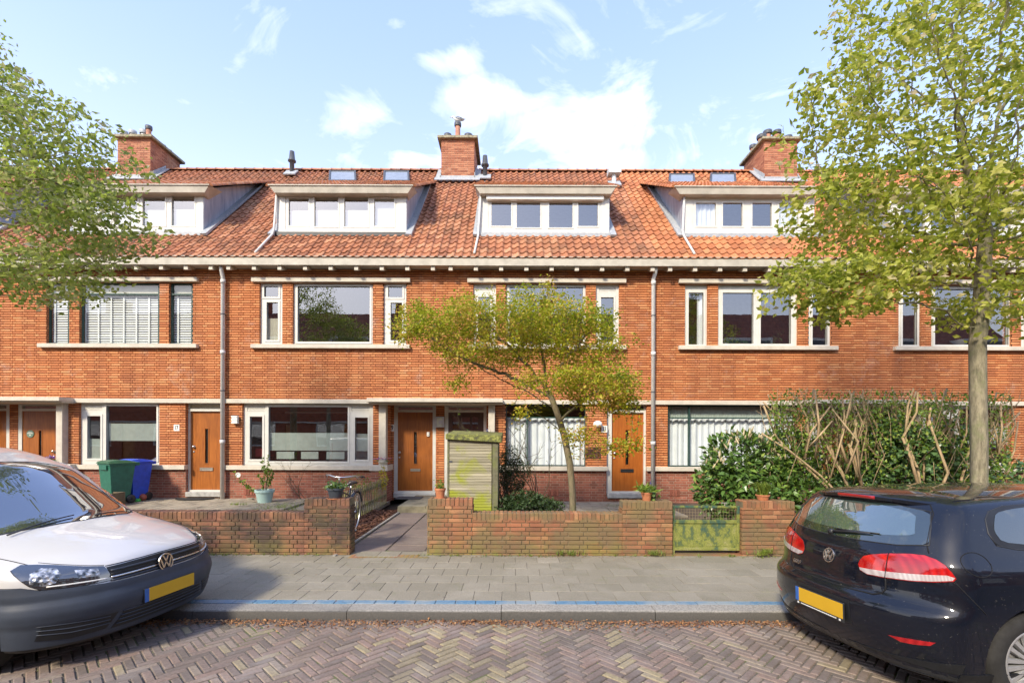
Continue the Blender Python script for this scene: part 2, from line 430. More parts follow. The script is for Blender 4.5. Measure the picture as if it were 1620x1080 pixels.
def curtain(parent, px0, px1, py0, py1, s, mat, amp=.022, step=.012, freq=42, name='curtain', seed=0):
    rr = random.Random(seed); x0, x1, z0, z1 = X(px0, s), X(px1, s), Z(py1, s), Z(py0, s); y = FP/s
    b = MB(); n = max(4, int((x1-x0)/step)); vs = []; fs = []; ph = rr.random()*6
    f1, f2, f3 = freq*rr.uniform(.8, 1.1), freq*rr.uniform(.35, .5), freq*rr.uniform(1.5, 1.9)
    for i in range(n+1):
        x = x0 + (x1-x0)*i/n
        d = amp*.75*(math.sin(f1*x+ph+1.6*math.sin(3.1*x+ph)) + .6*math.sin(f2*x+1.3+ph) + .3*math.sin(f3*x+2*math.sin(4*x)))
        vs += [(x, y + d, z1), (x, y + d*1.25, z0)]
    for i in range(n): fs.append((2*i, 2*i+1, 2*i+3, 2*i+2))
    b.add(vs, fs); return b.build(name, mat, parent, smooth=True)

def tiles(b, o, u, v, nu, nv, wu, rows_len, rng, jit=.004, skip=None, thick=.016, amp=.030, alt=None):
    """pantiles: o lower left corner, u along the eaves, v up the slope"""
    o, u, v = Vector(o), Vector(u).normalized(), Vector(v).normalized(); n = u.cross(v).normalized()
    prof = [(-.04, .010), (.06, -.012), (.22, -.026), (.42, -.022), (.58, .000), (.70, .024), (.82, .034), (.93, .026), (1.02, .010)]
    for r in range(nv):
        for c in range(nu):
            if skip and skip(c*wu + wu/2, r*rows_len + rows_len*.5): continue
            b.cur = rng.random()
            if alt: b.cur = alt(c*wu, r*rows_len, b.cur)
            dj = rng.uniform(-jit, jit); tj = rng.uniform(-jit, jit); sj = rng.uniform(-.004, .004)
            vs = []
            for (a, h) in prof:
                base = o + u*(c*wu + a*wu + sj)
                hh = h*amp/.034
                lo = base + v*(r*rows_len - .035) + n*(hh + .036 + dj)
                hi = base + v*((r+1)*rows_len + .02) + n*(hh + .006 + tj)
                vs += [lo - n*thick, lo, hi]
            k = len(prof); fs = []
            for i in range(k-1):
                fs.append((3*i, 3*i+3, 3*i+4, 3*i+1)); fs.append((3*i+1, 3*i+4, 3*i+5, 3*i+2))
            b.add(vs, fs)

def half_tiles(b, p0, p1, up, r=.10, L=.33, rng=random):
    """half-round ridge tiles laid end to end"""
    p0, p1 = Vector(p0), Vector(p1); d = (p1-p0); n = max(1, round(d.length/L)); d /= n; t = d.normalized(); up = Vector(up); sd_ = t.cross(up).normalized()
    for i in range(n):
        b.cur = rng.random(); vs = []
        for (q, rr_) in ((-.03, r*1.12), (.25, r), (1.0, r*.93)):
            for k in range(8):
                g = math.pi*k/7
                vs.append(p0 + d*(i+q) + sd_*math.cos(g)*rr_ + up*math.sin(g)*rr_*.85)
        fs = [(j*8+k, j*8+k+1, (j+1)*8+k+1, (j+1)*8+k) for j in range(2) for k in range(7)]
        fs.append(tuple(range(8)))
        b.add(vs, fs)

def door_leaf(root, px0, px1, py0, py1, s, mat, slot=None, letter=None, knob=None, dark_letter=False, handle_at=None):
    y = FP/s; b = MB(); x0, x1, z0, z1 = X(px0, s), X(px1, s), Z(py1, s), Z(py0, s)
    holes = [(X(slot[0], s), X(slot[1], s), Z(slot[3], s), Z(slot[2], s))] if slot else []
    holed(b, x0, x1, z0, z1, holes, y+.03, y+.07)
    d = b.build('door', mat, root, bevel=.003)
    if slot:
        h = holes[0]; q = MB(); holed(q, h[0]-.015, h[1]+.015, h[2]-.015, h[3]+.015, [(h[0]+.008, h[1]-.008, h[2]+.008, h[3]-.008)], y+.022, y+.06)
        q.build('slot_frame', mat, d, bevel=.002)
        q = MB(); pane(q, h, y+.047); q.build('slot_glass', m_glass_soft, d)
        q = MB(); zz = h[2]                # wrought grille in the slot
        while zz < h[3]-.04:
            q.box(h[0]+.008, h[1]-.008, y+.053, y+.058, zz, zz+.012); zz += .07
        q.box((h[0]+h[1])/2-.006, (h[0]+h[1])/2+.006, y+.052, y+.056, h[2], h[3])
        q.build('slot_grille', m_black, d)
    if letter:
        q = MB(); a, c, e, g = X(letter[0], s), X(letter[1], s), Z(letter[3], s), Z(letter[2], s)
        holed(q, a, c, e, g, [(a+.03, c-.03, e+.018, g-.018)], y+.012, y+.032)
        q.box(a+.025, c-.025, y+.02, y+.028, e+.014, g-.014)
        q.build('letter_box', m_black if dark_letter else m_brass, d, bevel=.002)
    if knob:
        q = MB(); kx, kz = X(knob[0], s), Z(knob[1], s)
        q.lathe([(.0, -.06), (.022, -.058), (.034, -.045), (.032, -.03), (.014, -.018), (.014, -.004), (.034, 0), (.034, .006)], (kx, y+.028, kz), 20, 'y')
        q.build('handle', m_steel, d, smooth=True)
        q = MB(); q.lathe([(0, -.012), (.02, -.010), (.022, .0)], (kx-.005, y+.03, kz-.13), 14, 'y'); q.build('lock', m_steel, d, smooth=True)
    return d

WB = [-323, 19.5, 352, 695, 1034, 1369, 1708, 2050]
rng = random.Random(7)
ZTOP = Z(419, 62.1)+.25
PL = 738.5                                # top of plinth / sill band

def tone(style):                          # roof colour differs between halves of the row
    return m_tile_new if style.get('newroof') else m_tile

def make_house(i, px0, px1, typ, dx, st):
    x0, x1 = X(px0, FS), X(px1, FS); D = dx / FS
    S = lambda *r: tuple(v + dx if k in (0, 1) else v for k, v in enumerate(r))
    root = thing('terraced_house', ((x0+x1)/2, YF, 0.1), st['label'], 'house', 'brick houses of the terrace')
    r = random.Random(100 + i)
    f = lambda q, s=FS: (X(q[0], s), X(q[1], s), Z(q[3], s), Z(q[2], s))
    # openings in the front wall
    if typ == 'A':
        up = [S(410, 446, 448, 546.5), S(462.5, 589, 448, 546.5), S(606, 642, 448, 546.5)]; slab = S(399, 649)
        gw = S(383.3, 590, 639, 737); dr = None; porch = (613+dx, px1)
    else:
        up = [S(748, 784, 448, 546.5), S(800, 926.5, 448, 546.5), S(942, 979, 448, 546.5)]; slab = S(739, 989)
        gw = S(800, 927, 639, 737); dd = st.get('door_dx', 0); dr = (960+dx+dd, 1023.5+dx+dd, 636, 786); porch = (px0, 773+dx)
        if st.get('wide'): pass
    holes = [f(u) for u in up] + [f(gw)]
    if dr: holes.append(f(dr))
    pz = Z(790, FS)
    holes.append((X(porch[0], FS)-.001, X(porch[1], FS)+.001, 0.0, Z(637, FS)))
    zpl = Z(PL, FS)
    # upper brickwork
    b = MB(); b.m = 0; holed(b, x0, x1, zpl, ZTOP, holes, YF + .014, YF + .24)
    b.m = 1
    hb = [(h[0]-x0, h[1]-x0, h[2]-zpl, h[3]-zpl) for h in holes]
    bricks(b, (x0, YF+.014, zpl), (1,0,0), x1-x0, ZTOP-zpl, (0,-1,0), holes=hb, rng=r, z0=zpl, u0=x0+50, joint=.0165, depth=.019, vj=.007)
    for h in holes:                        # brick reveals at the sides of the openings
        if h[2] < zpl: zr0 = zpl
        else: zr0 = h[2]
        for (xx, sg) in ((h[0], 1), (h[1], -1)):
            if abs(xx-x0) < .05 or abs(xx-x1) < .05: continue
            bricks(b, (xx, YF + (.02 if sg > 0 else .02), zr0), (0,1,0), .21, h[3]-zr0, (sg,0,0), course=.062, depth=.004, z0=zr0, rng=r, u0=(0 if sg > 0 else .1))
    b.build('wall', [m_mortar_red, m_brick], root)
    # plinth
    ph = [h for h in holes if h[2] < zpl-.05]
    b = MB(); b.m = 0; z0 = 0.05; holed(b, x0, x1, z0, zpl, ph, YF+.02, YF+.24)
    b.m = 1
    hb = [(h[0]-x0, h[1]-x0, h[2]-z0, h[3]-z0) for h in ph]
    bricks(b, (x0, YF+.02, z0), (1,0,0), x1-x0, zpl-z0, (0,-1,0), course=.0645, joint=.008, vj=.008, depth=.006, holes=hb, rng=r, z0=z0, style='cross', u0=x0+50)
    for h in ph:
        for (xx, sg) in ((h[0], 1), (h[1], -1)):
            if abs(xx-x0) < .05 or abs(xx-x1) < .05: continue
            bricks(b, (xx, YF+.03, z0), (0,1,0), .2, zpl-z0, (sg,0,0), course=.0645, joint=.008, depth=.004, z0=z0, rng=r)
    b.build('plinth', [m_mortar_gr, m_brick_dk], root)
    # vent bricks in the plinth
    q = MB(); vx = X(dx + (387 if typ == 'A' else 1068 if False else 868), FS)
    for k in range(4): q.cur = r.random(); q.chip((vx + k*.068, YF+.014, Z(784, FS)), (.055,0,0), (0,0,.15), (0,-.012,0), .003)
    q.build('vent_bricks', m_brick_dk, root)
    # inner shell, floor and back wall
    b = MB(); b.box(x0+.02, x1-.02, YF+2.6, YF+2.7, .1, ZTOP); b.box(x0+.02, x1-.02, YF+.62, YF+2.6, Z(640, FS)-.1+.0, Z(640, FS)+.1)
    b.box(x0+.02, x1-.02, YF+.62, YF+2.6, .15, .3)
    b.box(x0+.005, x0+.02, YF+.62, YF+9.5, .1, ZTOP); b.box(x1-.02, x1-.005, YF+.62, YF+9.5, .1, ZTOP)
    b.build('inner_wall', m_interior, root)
    b = MB(); b.box(x0, x1, YF+9.5, YF+9.7, .1, ZTOP); b.build('back_wall', m_brick_dk, root)
    # lintel, sill, string course
    b = MB(); a = f((slab[0], slab[1], 441.5, 448.3)); b.box(a[0], a[1], YF-.09, YF+.2, a[2], a[3]); b.build('lintel', m_cream, root, bevel=.008)
    b = MB(); a = f((slab[0], slab[1], 546.5, 552.8)); b.box(a[0], a[1], YF-.11, YF+.12, a[2], a[3]); b.build('window_sill', m_cream, root, bevel=.008)
    b = MB()
    sc0, sc1 = (x0, X(590+dx, FS)) if typ == 'A' else (X(795+dx, FS), x1)
    b.box(sc0, sc1, YF-.07, YF+.05, Z(639.3, FS), Z(632.6, FS)); b.build('string_course', m_cream, root, bevel=.006)
    b = MB(); lo, hi = Z(744, FS), Z(737, FS)
    if typ == 'A': b.box(x0, X(589.5+dx, FS), YF-.07, YF+.10, lo, hi)
    else:
        b.box(X(797+dx, FS), X(dr[0]+1, FS), YF-.07, YF+.10, lo, hi); b.box(X(dr[1]-.5, FS), x1, YF-.07, YF+.10, lo, hi)
    b.build('sill_band', m_cream, root, bevel=.006)
    # upper windows
    us = FP/(YF+.06); mat = st.get('fmat', m_white); kind = st['up']
    for k, u in enumerate(up):
        w_ = u[1]-u[0]; a, c, d, e = u
        pan = []
        if kind == 'transom':
            if k == 1: hs = [(a+8, c-4.5, 454, 541.5)]; nm = 'window'
            else: hs = [(a+7.5, c-6, 454, 471), (a+11.5, c-6.5, 479.5, 539)]
            w = win(root, 'window', u, hs, us, mat)
            if k == 0: curtain(w, a+11, c-6, 505, 540, FP/(YF+.14), m_cblind, .003, name='curtain')
        elif kind == 'vent':
            if k == 1: hs = [(a+5, c-5, 454, 543)]
            else: hs = [(a+8, c-9, 470, 541)]; pan = [(a+5, c-5, 453.5, 461.5)]
            win(root, 'window', u, hs, us, mat, panels=pan)
        elif kind == 'blind':
            hs = [(a+4.5, c-2, 451.5, 466), (a+4.5, c-2, 468.5, 544.5)]
            w = win(root, 'window', u, hs, us, m_green_dk, proud_ring=False, gmat=m_glass_soft)
            bs = FP/(YF+.17); curtain(w, a+3, c-1, 450, 468, bs, m_cblind, .001, name='roller_blind')
            q = MB(); xx0, xx1 = X(a+5, bs), X(c-2, bs); z = Z(544, bs); zt = Z(470, bs)
            while z < zt:
                q.obox(((xx0+xx1)/2, FP/bs, z), ((xx1-xx0)/2, 0, 0), (0, .013, .021), (0, .0012, -.0007)); z += .062
            ntp = 6 if k == 1 else 1
            for j in range(ntp):
                xt = xx0 + (xx1-xx0)*((j+.35)/ntp if k == 1 else .35); q.box(xt-.018, xt+.018, FP/bs-.032, FP/bs-.03, Z(544, bs), zt)
            q.box(xx0, xx1, FP/bs-.03, FP/bs+.03, zt, zt+.06)
            q.build('venetian_blind', m_blind, w)
        elif kind == 'double':
            if k == 1: hs = [(a+7, a+55.5, 462, 542.5), (a+67, a+115, 462, 542.5)]
            else: hs = [(a+5.5, c-7, 462, 544)]
            w = win(root, 'window', u, hs, us, mat)
            if k == 0: curtain(w, c-17, c-8, 462, 544, FP/(YF+.22), m_sheer, .02, name='curtain')
            if k == 1:
                q = MB(); q.box(X(a+6, us), X(a+117, us), YF+.16, YF+.34, Z(545, us), Z(542.6, us)); q.build('window_board', m_white, w)
                q = MB(); rr2 = random.Random(5)
                for (pp, hh, ww) in ((18, .16, .09), (28, .22, .10), (38, .13, .11), (48, .10, .08), (90, .18, .1), (98, .30, .07), (106, .36, .06)):
                    cx = X(a+pp, us)
                    for _ in range(26):
                        ax = cx + rr2.gauss(0, ww*.6); az = Z(542, us) + rr2.random()*hh; ay = YF+.25+rr2.gauss(0, .03)
                        d1 = Vector((rr2.gauss(0,.03), rr2.gauss(0,.02), .03)); d2 = Vector((.014, .006, .004))
                        q.add([Vector((ax,ay,az))-d2, Vector((ax,ay,az))+d2, Vector((ax,ay,az))+d1], [(0,1,2)])
                q.build('houseplants', m_leafdk, w)
        else:
            if k == 1: hs = [(a+5, c-5, 455, 543)]
            else: hs = [(a+6, c-7, 462, 543.5)]
            win(root, 'window', u, hs, us, mat)
    # ground window
    gs = FP/(YF+.06); a, c = gw[0], gw[1]
    if typ == 'A' and st['gw'] == 'film':
        w = win(root, 'window', gw, [(a+12.2, a+32, 660, 727.5), (a+41.8, a+167, 644.4, 730.5), (a+178.5, c-8, 661, 727.5)], gs, m_white,
                panels=[(a+7.5, a+36, 643.5, 651.5), (a+172.5, c-5.5, 643.5, 651.5)])
        fb = MB(); fy = YF+.13
        fb.box(X(a+42, gs), X(a+167, gs), fy, fy+.004, Z(713.5, gs), Z(685.5, gs)); fb.box(X(a+178, gs), X(c-8, gs), fy, fy+.004, Z(714, gs), Z(686.5, gs))
        for (p, q_) in ((52, 80), (91, 118.5), (131.5, 160)): fb.box(X(a+p, gs), X(a+q_, gs), fy+.01, fy+.014, Z(727, gs), Z(715.5, gs))
        fb.build('frosted_film', m_film, w)
        ub = MB(); ub.box(X(a+12, gs), X(a+34, gs), fy+.2, fy+.5, Z(724, gs), Z(711, gs)); ub.build('red_cushion', M('dusty_red_cloth', (.42, .05, .06), .9), w)
        ub = MB(); ub.box(X(a+45, gs), X(a+163, gs), fy+.7, fy+.72, Z(652, gs), Z(650, gs)); ub.build('lamp_rail', m_pipe, w)
    elif typ == 'B' and st['gw'] == 'film':
        w = win(root, 'window', gw, [(a+13.7, a+34.5, 660, 727), (a+43.5, c-4, 644, 729.5)], gs, m_white, panels=[(a+7, a+37, 642.5, 651)])
        fb = MB(); fy = YF+.13
        fb.box(X(a+44, gs), X(c-4, gs), fy, fy+.004, Z(699, gs), Z(671.5, gs)); fb.box(X(a+13, gs), X(a+35, gs), fy, fy+.004, Z(728, gs), Z(696, gs))
        fb.build('frosted_film', m_film, w)
    else:                                  # dark green frames with net curtains
        mu = a+34 if True else 0; zt = 660.0
        hs = [(a+1.7, mu-1, 642, zt-1), (mu+1, c-2, 642, zt-1), (a+1.7, mu-1, zt+1, 735), (mu+1, c-2, zt+1, 735)]
        if typ == 'A':
            m2 = c-34; hs = [(a+1.7, mu-1, 642, zt-1), (mu+1, m2-1, 642, zt-1), (m2+1, c-2, 642, zt-1), (a+1.7, mu-1, zt+1, 735), (mu+1, m2-1, zt+1, 735), (m2+1, c-2, zt+1, 735)]
        w = win(root, 'window', gw, hs, gs, m_green_dk, proud_ring=False, gmat=m_glass_soft)
        cs = FP/(YF+.22); curtain(w, a+1, mu, 661, 736, cs, m_sheer, .022, freq=48, seed=3); curtain(w, mu+1, c-1, 661, 736, cs, m_sheer, .028, freq=40, seed=9)
        if typ == 'A': curtain(w, a+1, c-1, 641, 660, cs, m_film, .004, freq=90, name='curtain')
    # single door at the right end
    ds = FP/(YF+.13)
    if dr:
        a, c = dr[0], dr[1]; y = YF+.10
        q = MB(); hh = [(X(a+7.5, ds), X(c-5.5, ds), Z(776, ds), Z(652, ds)), (X(a+7.5, ds), X(c-5.5, ds), Z(648, ds), Z(641, ds))]
        holed(q, X(a, FS), X(c, FS), Z(782, ds), Z(637, ds), hh, y, y+.1); fr = q.build('door_frame', m_white, root, bevel=.006)
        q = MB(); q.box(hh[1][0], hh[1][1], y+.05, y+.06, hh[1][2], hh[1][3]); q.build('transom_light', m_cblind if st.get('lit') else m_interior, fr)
        e = st.get('doorkind', 'n')
        cx = (a+7.5 + c-5.5)/2
        door_leaf(root, a+7.5, c-5.5, 652, 776, ds, m_door_or if e == 'or' else m_door, (cx-3.2, cx+2.6, 679, 734.5), (cx-10.5, cx+10, 741, 746), (a+12.5, 708 if e == 'n' else 716), dark_letter=(e == 'or'))
        q = MB(); q.box(X(a+1, FS), X(c-1, FS), YF-.04, YF+.2, Z(787, FS), Z(779.5, FS)); q.build('doorstep', M('grey_step_stone', (.42, .41, .38), .85, var=.2, bump=.3, obj=False), root, bevel=.01)
    # gutter: boxed cornice with brackets
    b = MB(); b.box(x0, x1, YE, YE+.03, Z(420, 64), Z(407, 64)); b.box(x0, x1, YE-.012, YE+.06, Z(407, 64), Z(405.8, 64)); b.box(x0, x1, YE+.03, YF+.1, Z(420, 64)+.02, Z(420, 64)+.05)
    g = b.build('gutter', m_fascia, root)
    n = 8
    for k in range(9):
        t = (k+.5)/ (8.5 if False else 8.7)
        if t > 1: continue
        bx = x0 + (x1-x0)*t
        q = MB(); q.prism([(bx-.05, YE+.05, Z(420, 64)+.02), (bx-.05, YF-.01, Z(420, 64)+.02), (bx-.05, YF-.01, Z(420, 64)-.005), (bx-.05, YE+.10, Z(427.5, 64)+.01), (bx-.05, YE+.05, Z(427.5, 64)+.01)], (.10, 0, 0))
        q.build('bracket', m_cream, root, bevel=.004, recalc=True)
    # roof
    r2 = random.Random(300+i); slope = Vector((0, 1, SL)).normalized(); full = math.hypot(YR-YE, ZR-ZE)
    nrow = 24; rl = full/nrow; nt = round((x1-x0)/.2035); wu = (x1-x0)/nt
    b = MB(); b.m = 0
    # dormer numbers
    DS = 59.1; YD = FP/DS; dpx0, dpx1 = st['dorm']; xd0, xd1 = X(dpx0, DS), X(dpx1, DS)
    ZD0 = ZE + SL*(YD-YE); ZDT = Z(300, DS); YJ = 16.12; ZJ = ZE + SL*(YJ-YE)
    rise = (YD-YE)*math.sqrt(1+SL*SL); joinL = (YJ-YE)*math.sqrt(1+SL*SL)
    def skip(u, v): return xd0+.02 < x0+u < xd1-.02 and rise+.12 < v < joinL-.05
    def alt(u, v, c):
        if st.get('newroof'): return c
        if v > full*.72: return c*.55
        return c
    tiles(b, (x0, YE+.02, ZE), (1,0,0), slope, nt, nrow, wu, rl, r2, skip=skip, alt=alt)
    b.m = 1; b.cur = .1
    b.add([(x0, YE+.06, ZE-.02), (x1, YE+.06, ZE-.02), (x1, YR, ZR-.06), (x0, YR, ZR-.06), (x1, 2*YR-YE, ZE-.02), (x0, 2*YR-YE, ZE-.02)], [(0,1,2,3), (3,2,4,5)])
    b.m = 0; roof = b.build('roof', [tone(st), m_dkgrey], root)
    q = MB(); half_tiles(q, (x0, YR, ZR+.0), (x1, YR, ZR+.0), (0,0,1), .105, .34, r2); q.build('ridge_tiles', tone(st), roof, smooth=True)
    # dormer
    b = MB(); bx0, bx1 = st['surr']; h = [tuple(p) for p in st['panes']]; ph = [(X(p[0], DS), X(p[1], DS), Z(p[3], DS), Z(p[2], DS)) for p in h]
    zb = Z(369, DS); wz = (min(p[0] for p in ph)-.09, max(p[1] for p in ph)+.09, min(p[2] for p in ph)-.09, max(p[3] for p in ph)+.10)
    holed(b, xd0, xd1, zb, ZDT, [wz], YD, YD+.08)
    b.box(xd0, xd0+.05, YD+.08, YD+.3, zb, ZDT); b.box(xd1-.05, xd1, YD+.08, YD+.3, zb, ZDT)
    dm = b.build('dormer', m_white, root, bevel=.005)
    q = MB(); holed(q, wz[0], wz[1], wz[2], wz[3], ph, YD+.015, YD+.075)
    for p in ph:
        if True: holed(q, p[0]-.035, p[1]+.035, p[2]-.035, p[3]+.035, [p], YD+.004, YD+.02)
    q.build('dormer_window', m_white, dm, bevel=.003)
    q = MB(); [pane(q, p, YD+.048) for p in ph]; q.build('dormer_pane', m_glass, dm)
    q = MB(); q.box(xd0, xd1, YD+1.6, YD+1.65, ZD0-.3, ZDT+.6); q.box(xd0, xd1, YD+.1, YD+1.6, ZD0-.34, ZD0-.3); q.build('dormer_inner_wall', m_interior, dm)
    for p_, kind in st.get('dcur', []):
        p = h[p_]; ss = FP/(YD+.12)
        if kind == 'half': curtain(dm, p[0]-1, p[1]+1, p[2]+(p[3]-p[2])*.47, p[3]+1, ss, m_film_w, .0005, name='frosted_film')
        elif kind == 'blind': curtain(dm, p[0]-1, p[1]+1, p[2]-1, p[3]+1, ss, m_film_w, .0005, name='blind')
        else: curtain(dm, p[0]-1, p[1]+1, p[2]-1, p[3]+1, ss, m_sheer, .02, freq=55, name='curtain')
    q = MB()                               # zinc cheeks
    for xx, w_ in ((xd0, .02), (xd1-.02, .02)):
        q.prism([(xx, YD+.01, ZD0-.1), (xx, YD+.01, ZDT+.02), (xx, YJ, ZJ+.02), (xx, YJ, ZJ-.25)], (w_, 0, 0))
    # keep the cheek just outside the white box
    for sx in (xd0-.012, xd1+.002):
        q2 = MB()
        q2.prism([(sx, YD+.012, ZD0-.1), (sx, YD+.012, ZDT+.0), (sx, YJ, ZJ+.0), (sx, YJ, ZJ-.25)], (.010, 0, 0))
        q2.build('dormer_cheek', m_zinc, dm)
    nn = Vector((0, -SL, 1)).normalized()
    for sx, sg in ((xd0-.012, -1), (xd1+.012, 1)):   # lead flashing up the slope
        q = MB()
        o1 = Vector((sx, YD-.1, ZE+SL*(YD-.1-YE))) + nn*.085; o2 = Vector((sx, YJ, ZJ)) + nn*.085
        wd = Vector((sg*.16, 0, 0)); q.add([o1, o1+wd, o2+wd, o2, o1-nn*.06, o1+wd-nn*.06, o2+wd-nn*.06, o2-nn*.06], [(0,1,2,3), (1,5,6,2), (0,4,5,1), (7,6,5,4), (3,2,6,7), (4,0,3,7)])
        q.build('dormer_flashing', m_lead, dm, recalc=True)
    q = MB(); q.box(xd0-.02, xd1+.02, YD-.06, YD+.02, Z(375.5, DS), zb)
    ap = q.build('dormer_apron', m_black if st.get('apron') == 'dark' else m_lead, dm, bevel=.006)
    q = MB(); c0, c1 = st['corn']; CS = FP/(YD-.22); cx0, cx1 = X(c0, CS), X(c1, CS); zt, zc_ = Z(294.6, CS), Z(305.5, CS)
    q.prism([(cx0, YD-.24, zt), (cx1, YD-.24, zt), (cx1-.12, YD-.10, zc_), (cx0+.12, YD-.10, zc_)][::-1], (0, .12, 0)) if False else None
    vs = [(cx0, YD-.24, zt), (cx1, YD-.24, zt), (cx1-.14, YD-.20, zc_), (cx0+.14, YD-.20, zc_), (cx0, YD+.35, zt+.1), (cx1, YD+.35, zt+.1), (xd1+.02, YD+.2, zc_), (xd0-.02, YD+.2, zc_)]
    q.add(vs, [(3,2,1,0), (0,1,5,4), (1,2,6,5), (2,3,7,6), (3,0,4,7)])
    q.box(cx0-.01, cx1+.01, YD-.262, YD-.2, zt-.015, zt+.012)
    q.build('dormer_cornice', m_fascia, dm)
    q = MB(); vsl = Vector((0, YJ+.1-(YD-.2), ZJ+.1-(zt+.0))); nr = round(vsl.length/.29); ntd = round((cx1-cx0)/.2035)
    tiles(q, (cx0, YD-.2, zt+.0), (1,0,0), vsl, ntd, nr, (cx1-cx0)/ntd, vsl.length/nr, r2, alt=alt if False else None)
    for sx in (cx0, cx1-.0):
        half_tiles(q, (sx, YD-.2, zt-.01), (sx, YJ+.1, ZJ+.09), Vector((0, -vsl.z, vsl.y)).normalized(), .085, .26, r2)
    q.m = 1; q.cur = .2; q.add([(cx0, YD-.18, zt-.02), (cx1, YD-.18, zt-.02), (cx1, YJ+.1, ZJ+.02), (cx0, YJ+.1, ZJ+.02)], [(0,1,2,3)])
    q.build('dormer_roof', [tone(st), m_dkgrey], dm)
    if st.get('shutter'):
        q = MB(); SS = FP/(YD-.10); q.box(X(768, SS), X(954.5, SS), YD-.12, YD+.02, Z(316, SS), Z(305.4, SS)); q.build('shutter_box', m_enamel, dm, bevel=.03, seg=3)
    if st.get('dpipe'):
        q = MB(); sg = -1; a = Vector((xd0+.03, YD-.05, ZDT-.05)); c = Vector((xd0-.03, YD-.08, Z(366, DS)))
        e = Vector((X(st['dpipe'], 64), YE+.08, ZE+.13))
        q.tube([a, c, Vector(((xd0-.03), YD-.18, ZE+SL*(YD-.18-YE)+.10)), e], .03, 10); q.build('dormer_pipe', m_pipe, dm, smooth=True)
    # skylights
    for (p0, p1, q0, q1) in st.get('sky', []):
        def onroof(px, py, h=.07):
            py = py - .0033*(px-810) if False else py
            t = (689-py)/FP; Yv = (ZE - SL*YE - EYE + h*1.35) / (t - SL); return Vector(((px-810)*Yv/FP, Yv, EYE + t*Yv))
        o1 = onroof((p0+p1)/2, q1); o2 = onroof((p0+p1)/2, q0); hw = (p1-p0)/2*o1.y/FP; cc = (o1+o2)/2; vv = (o2-o1)/2; nn2 = nn
        fr = MB(); lw = .06; L2 = vv.length; vh = vv.normalized()
        for sg in (-1, 1):
            fr.obox(cc + Vector((sg*(hw-lw/2), 0, 0)), (lw/2, 0, 0), vv, nn2*.06); fr.obox(cc + vh*sg*(L2-lw/2), (hw-lw, 0, 0), vh*lw/2, nn2*.06)
        fr.m = 0; sk = fr.build('skylight', m_dkgrey, root, bevel=.004)
        gl = MB(); gl.obox(cc + nn2*.03, (hw-lw, 0, 0), vh*(L2-lw), nn2*.004); gl.build('skylight_glass', m_skyglass, sk)
    # flue pipes
    for (px, pyb, pyt, kind) in st.get('flue', []):
        t = (689-pyb)/FP; Yv = (ZE - SL*YE - EYE + .02) / (t - SL); xx = (px-810)*Yv/FP; zb_ = EYE + t*Yv; ztp = EYE + (689-pyt)/FP*Yv; H = ztp-zb_
        q = MB()
        if kind == 'cone': q.lathe([(.075, -.3), (.075, H*.55), (.13, H*.56), (.13, H*.62), (.10, H*.66), (.075, H), (.05, H), (0, H)], (xx, Yv, zb_), 20); fm = m_dkgrey
        else:
            q.lathe([(.075, -.3), (.075, H*.72), (.075, H)], (xx, Yv, zb_), 20); q.box(xx-.2, xx+.2, Yv-.18, Yv+.18, ztp-.15, ztp+.05); fm = M('pale_zinc_vent', (.62, .66, .66), .5, .2)
        fo = q.build('flue_pipe', fm, root)
        for p in fo.data.polygons: p.use_smooth = kind == 'cone'
        q = MB(); o = Vector((xx, Yv-.05, zb_-.02)) + nn*.06; q.obox(o, (.2, 0, 0), slope*.2, nn*.02); q.build('flue_flashing', m_lead, fo)
    # chimney on the left party wall
    if st.get('chim'):
        xc = x0; YC = 16.35; hw = .555; zt = Z(221.5, FP/YC); zb = ZE + SL*(YC-YE) - .4; dp = 1.45
        b = MB(); b.m = 0; b.box(xc-hw+.008, xc+hw-.008, YC+.008, YC+dp-.008, zb, zt); b.m = 1
        bricks(b, (xc-hw, YC+.008, zb), (1,0,0), 2*hw, zt-zb, (0,-1,0), joint=.009, depth=.010, style='stretch', rng=r2)
        bricks(b, (xc-hw, YC+dp-.008, zb), (1,0,0), 2*hw, zt-zb, (0,1,0), joint=.009, depth=.010, style='stretch', rng=r2)
        bricks(b, (xc+hw-.008, YC, zb), (0,1,0), dp, zt-zb, (1,0,0), joint=.009, depth=.010, style='stretch', rng=r2)
        bricks(b, (xc-hw+.008, YC, zb), (0,1,0), dp, zt-zb, (-1,0,0), joint=.009, depth=.010, style='stretch', rng=r2)
        ch = b.build('chimney', [m_mortar_gr, m_chim], root)
        q = MB(); q.box(xc-hw-.12, xc+hw+.12, YC-.12, YC+dp+.12, zt, zt+.09); q.build('chimney_cap', m_capstone, ch, bevel=.012)
        for (ox, oy, hh, rr_, mt) in st['chim']:
            q = MB(); q.lathe([(rr_, 0), (rr_*.92, hh*.7), (rr_*.95, hh), (rr_*.6, hh), (rr_*.6, hh-.05)], (xc+ox, YC+oy, zt+.09), 16)
            pot = q.build('chimney_pot', m_pot if mt != 'k' else m_pipe, ch, smooth=True)
            q = MB(); q.lathe([(rr_*1.25, hh-.01), (rr_*1.35, hh+.04), (rr_*1.3, hh+.11), (0, hh+.13)], (xc+ox, YC+oy, zt+.09), 16); q.build('pot_cowl', m_dkgrey if mt != 'k' else m_lead, ch, smooth=True)
        q = MB(); yb = YC; zf = ZE + SL*(YC-YE)       # lead apron and soakers
        q.box(xc-hw-.15, xc+hw+.15, YC-.03, YC-.004, zf-.05, zf+.16)
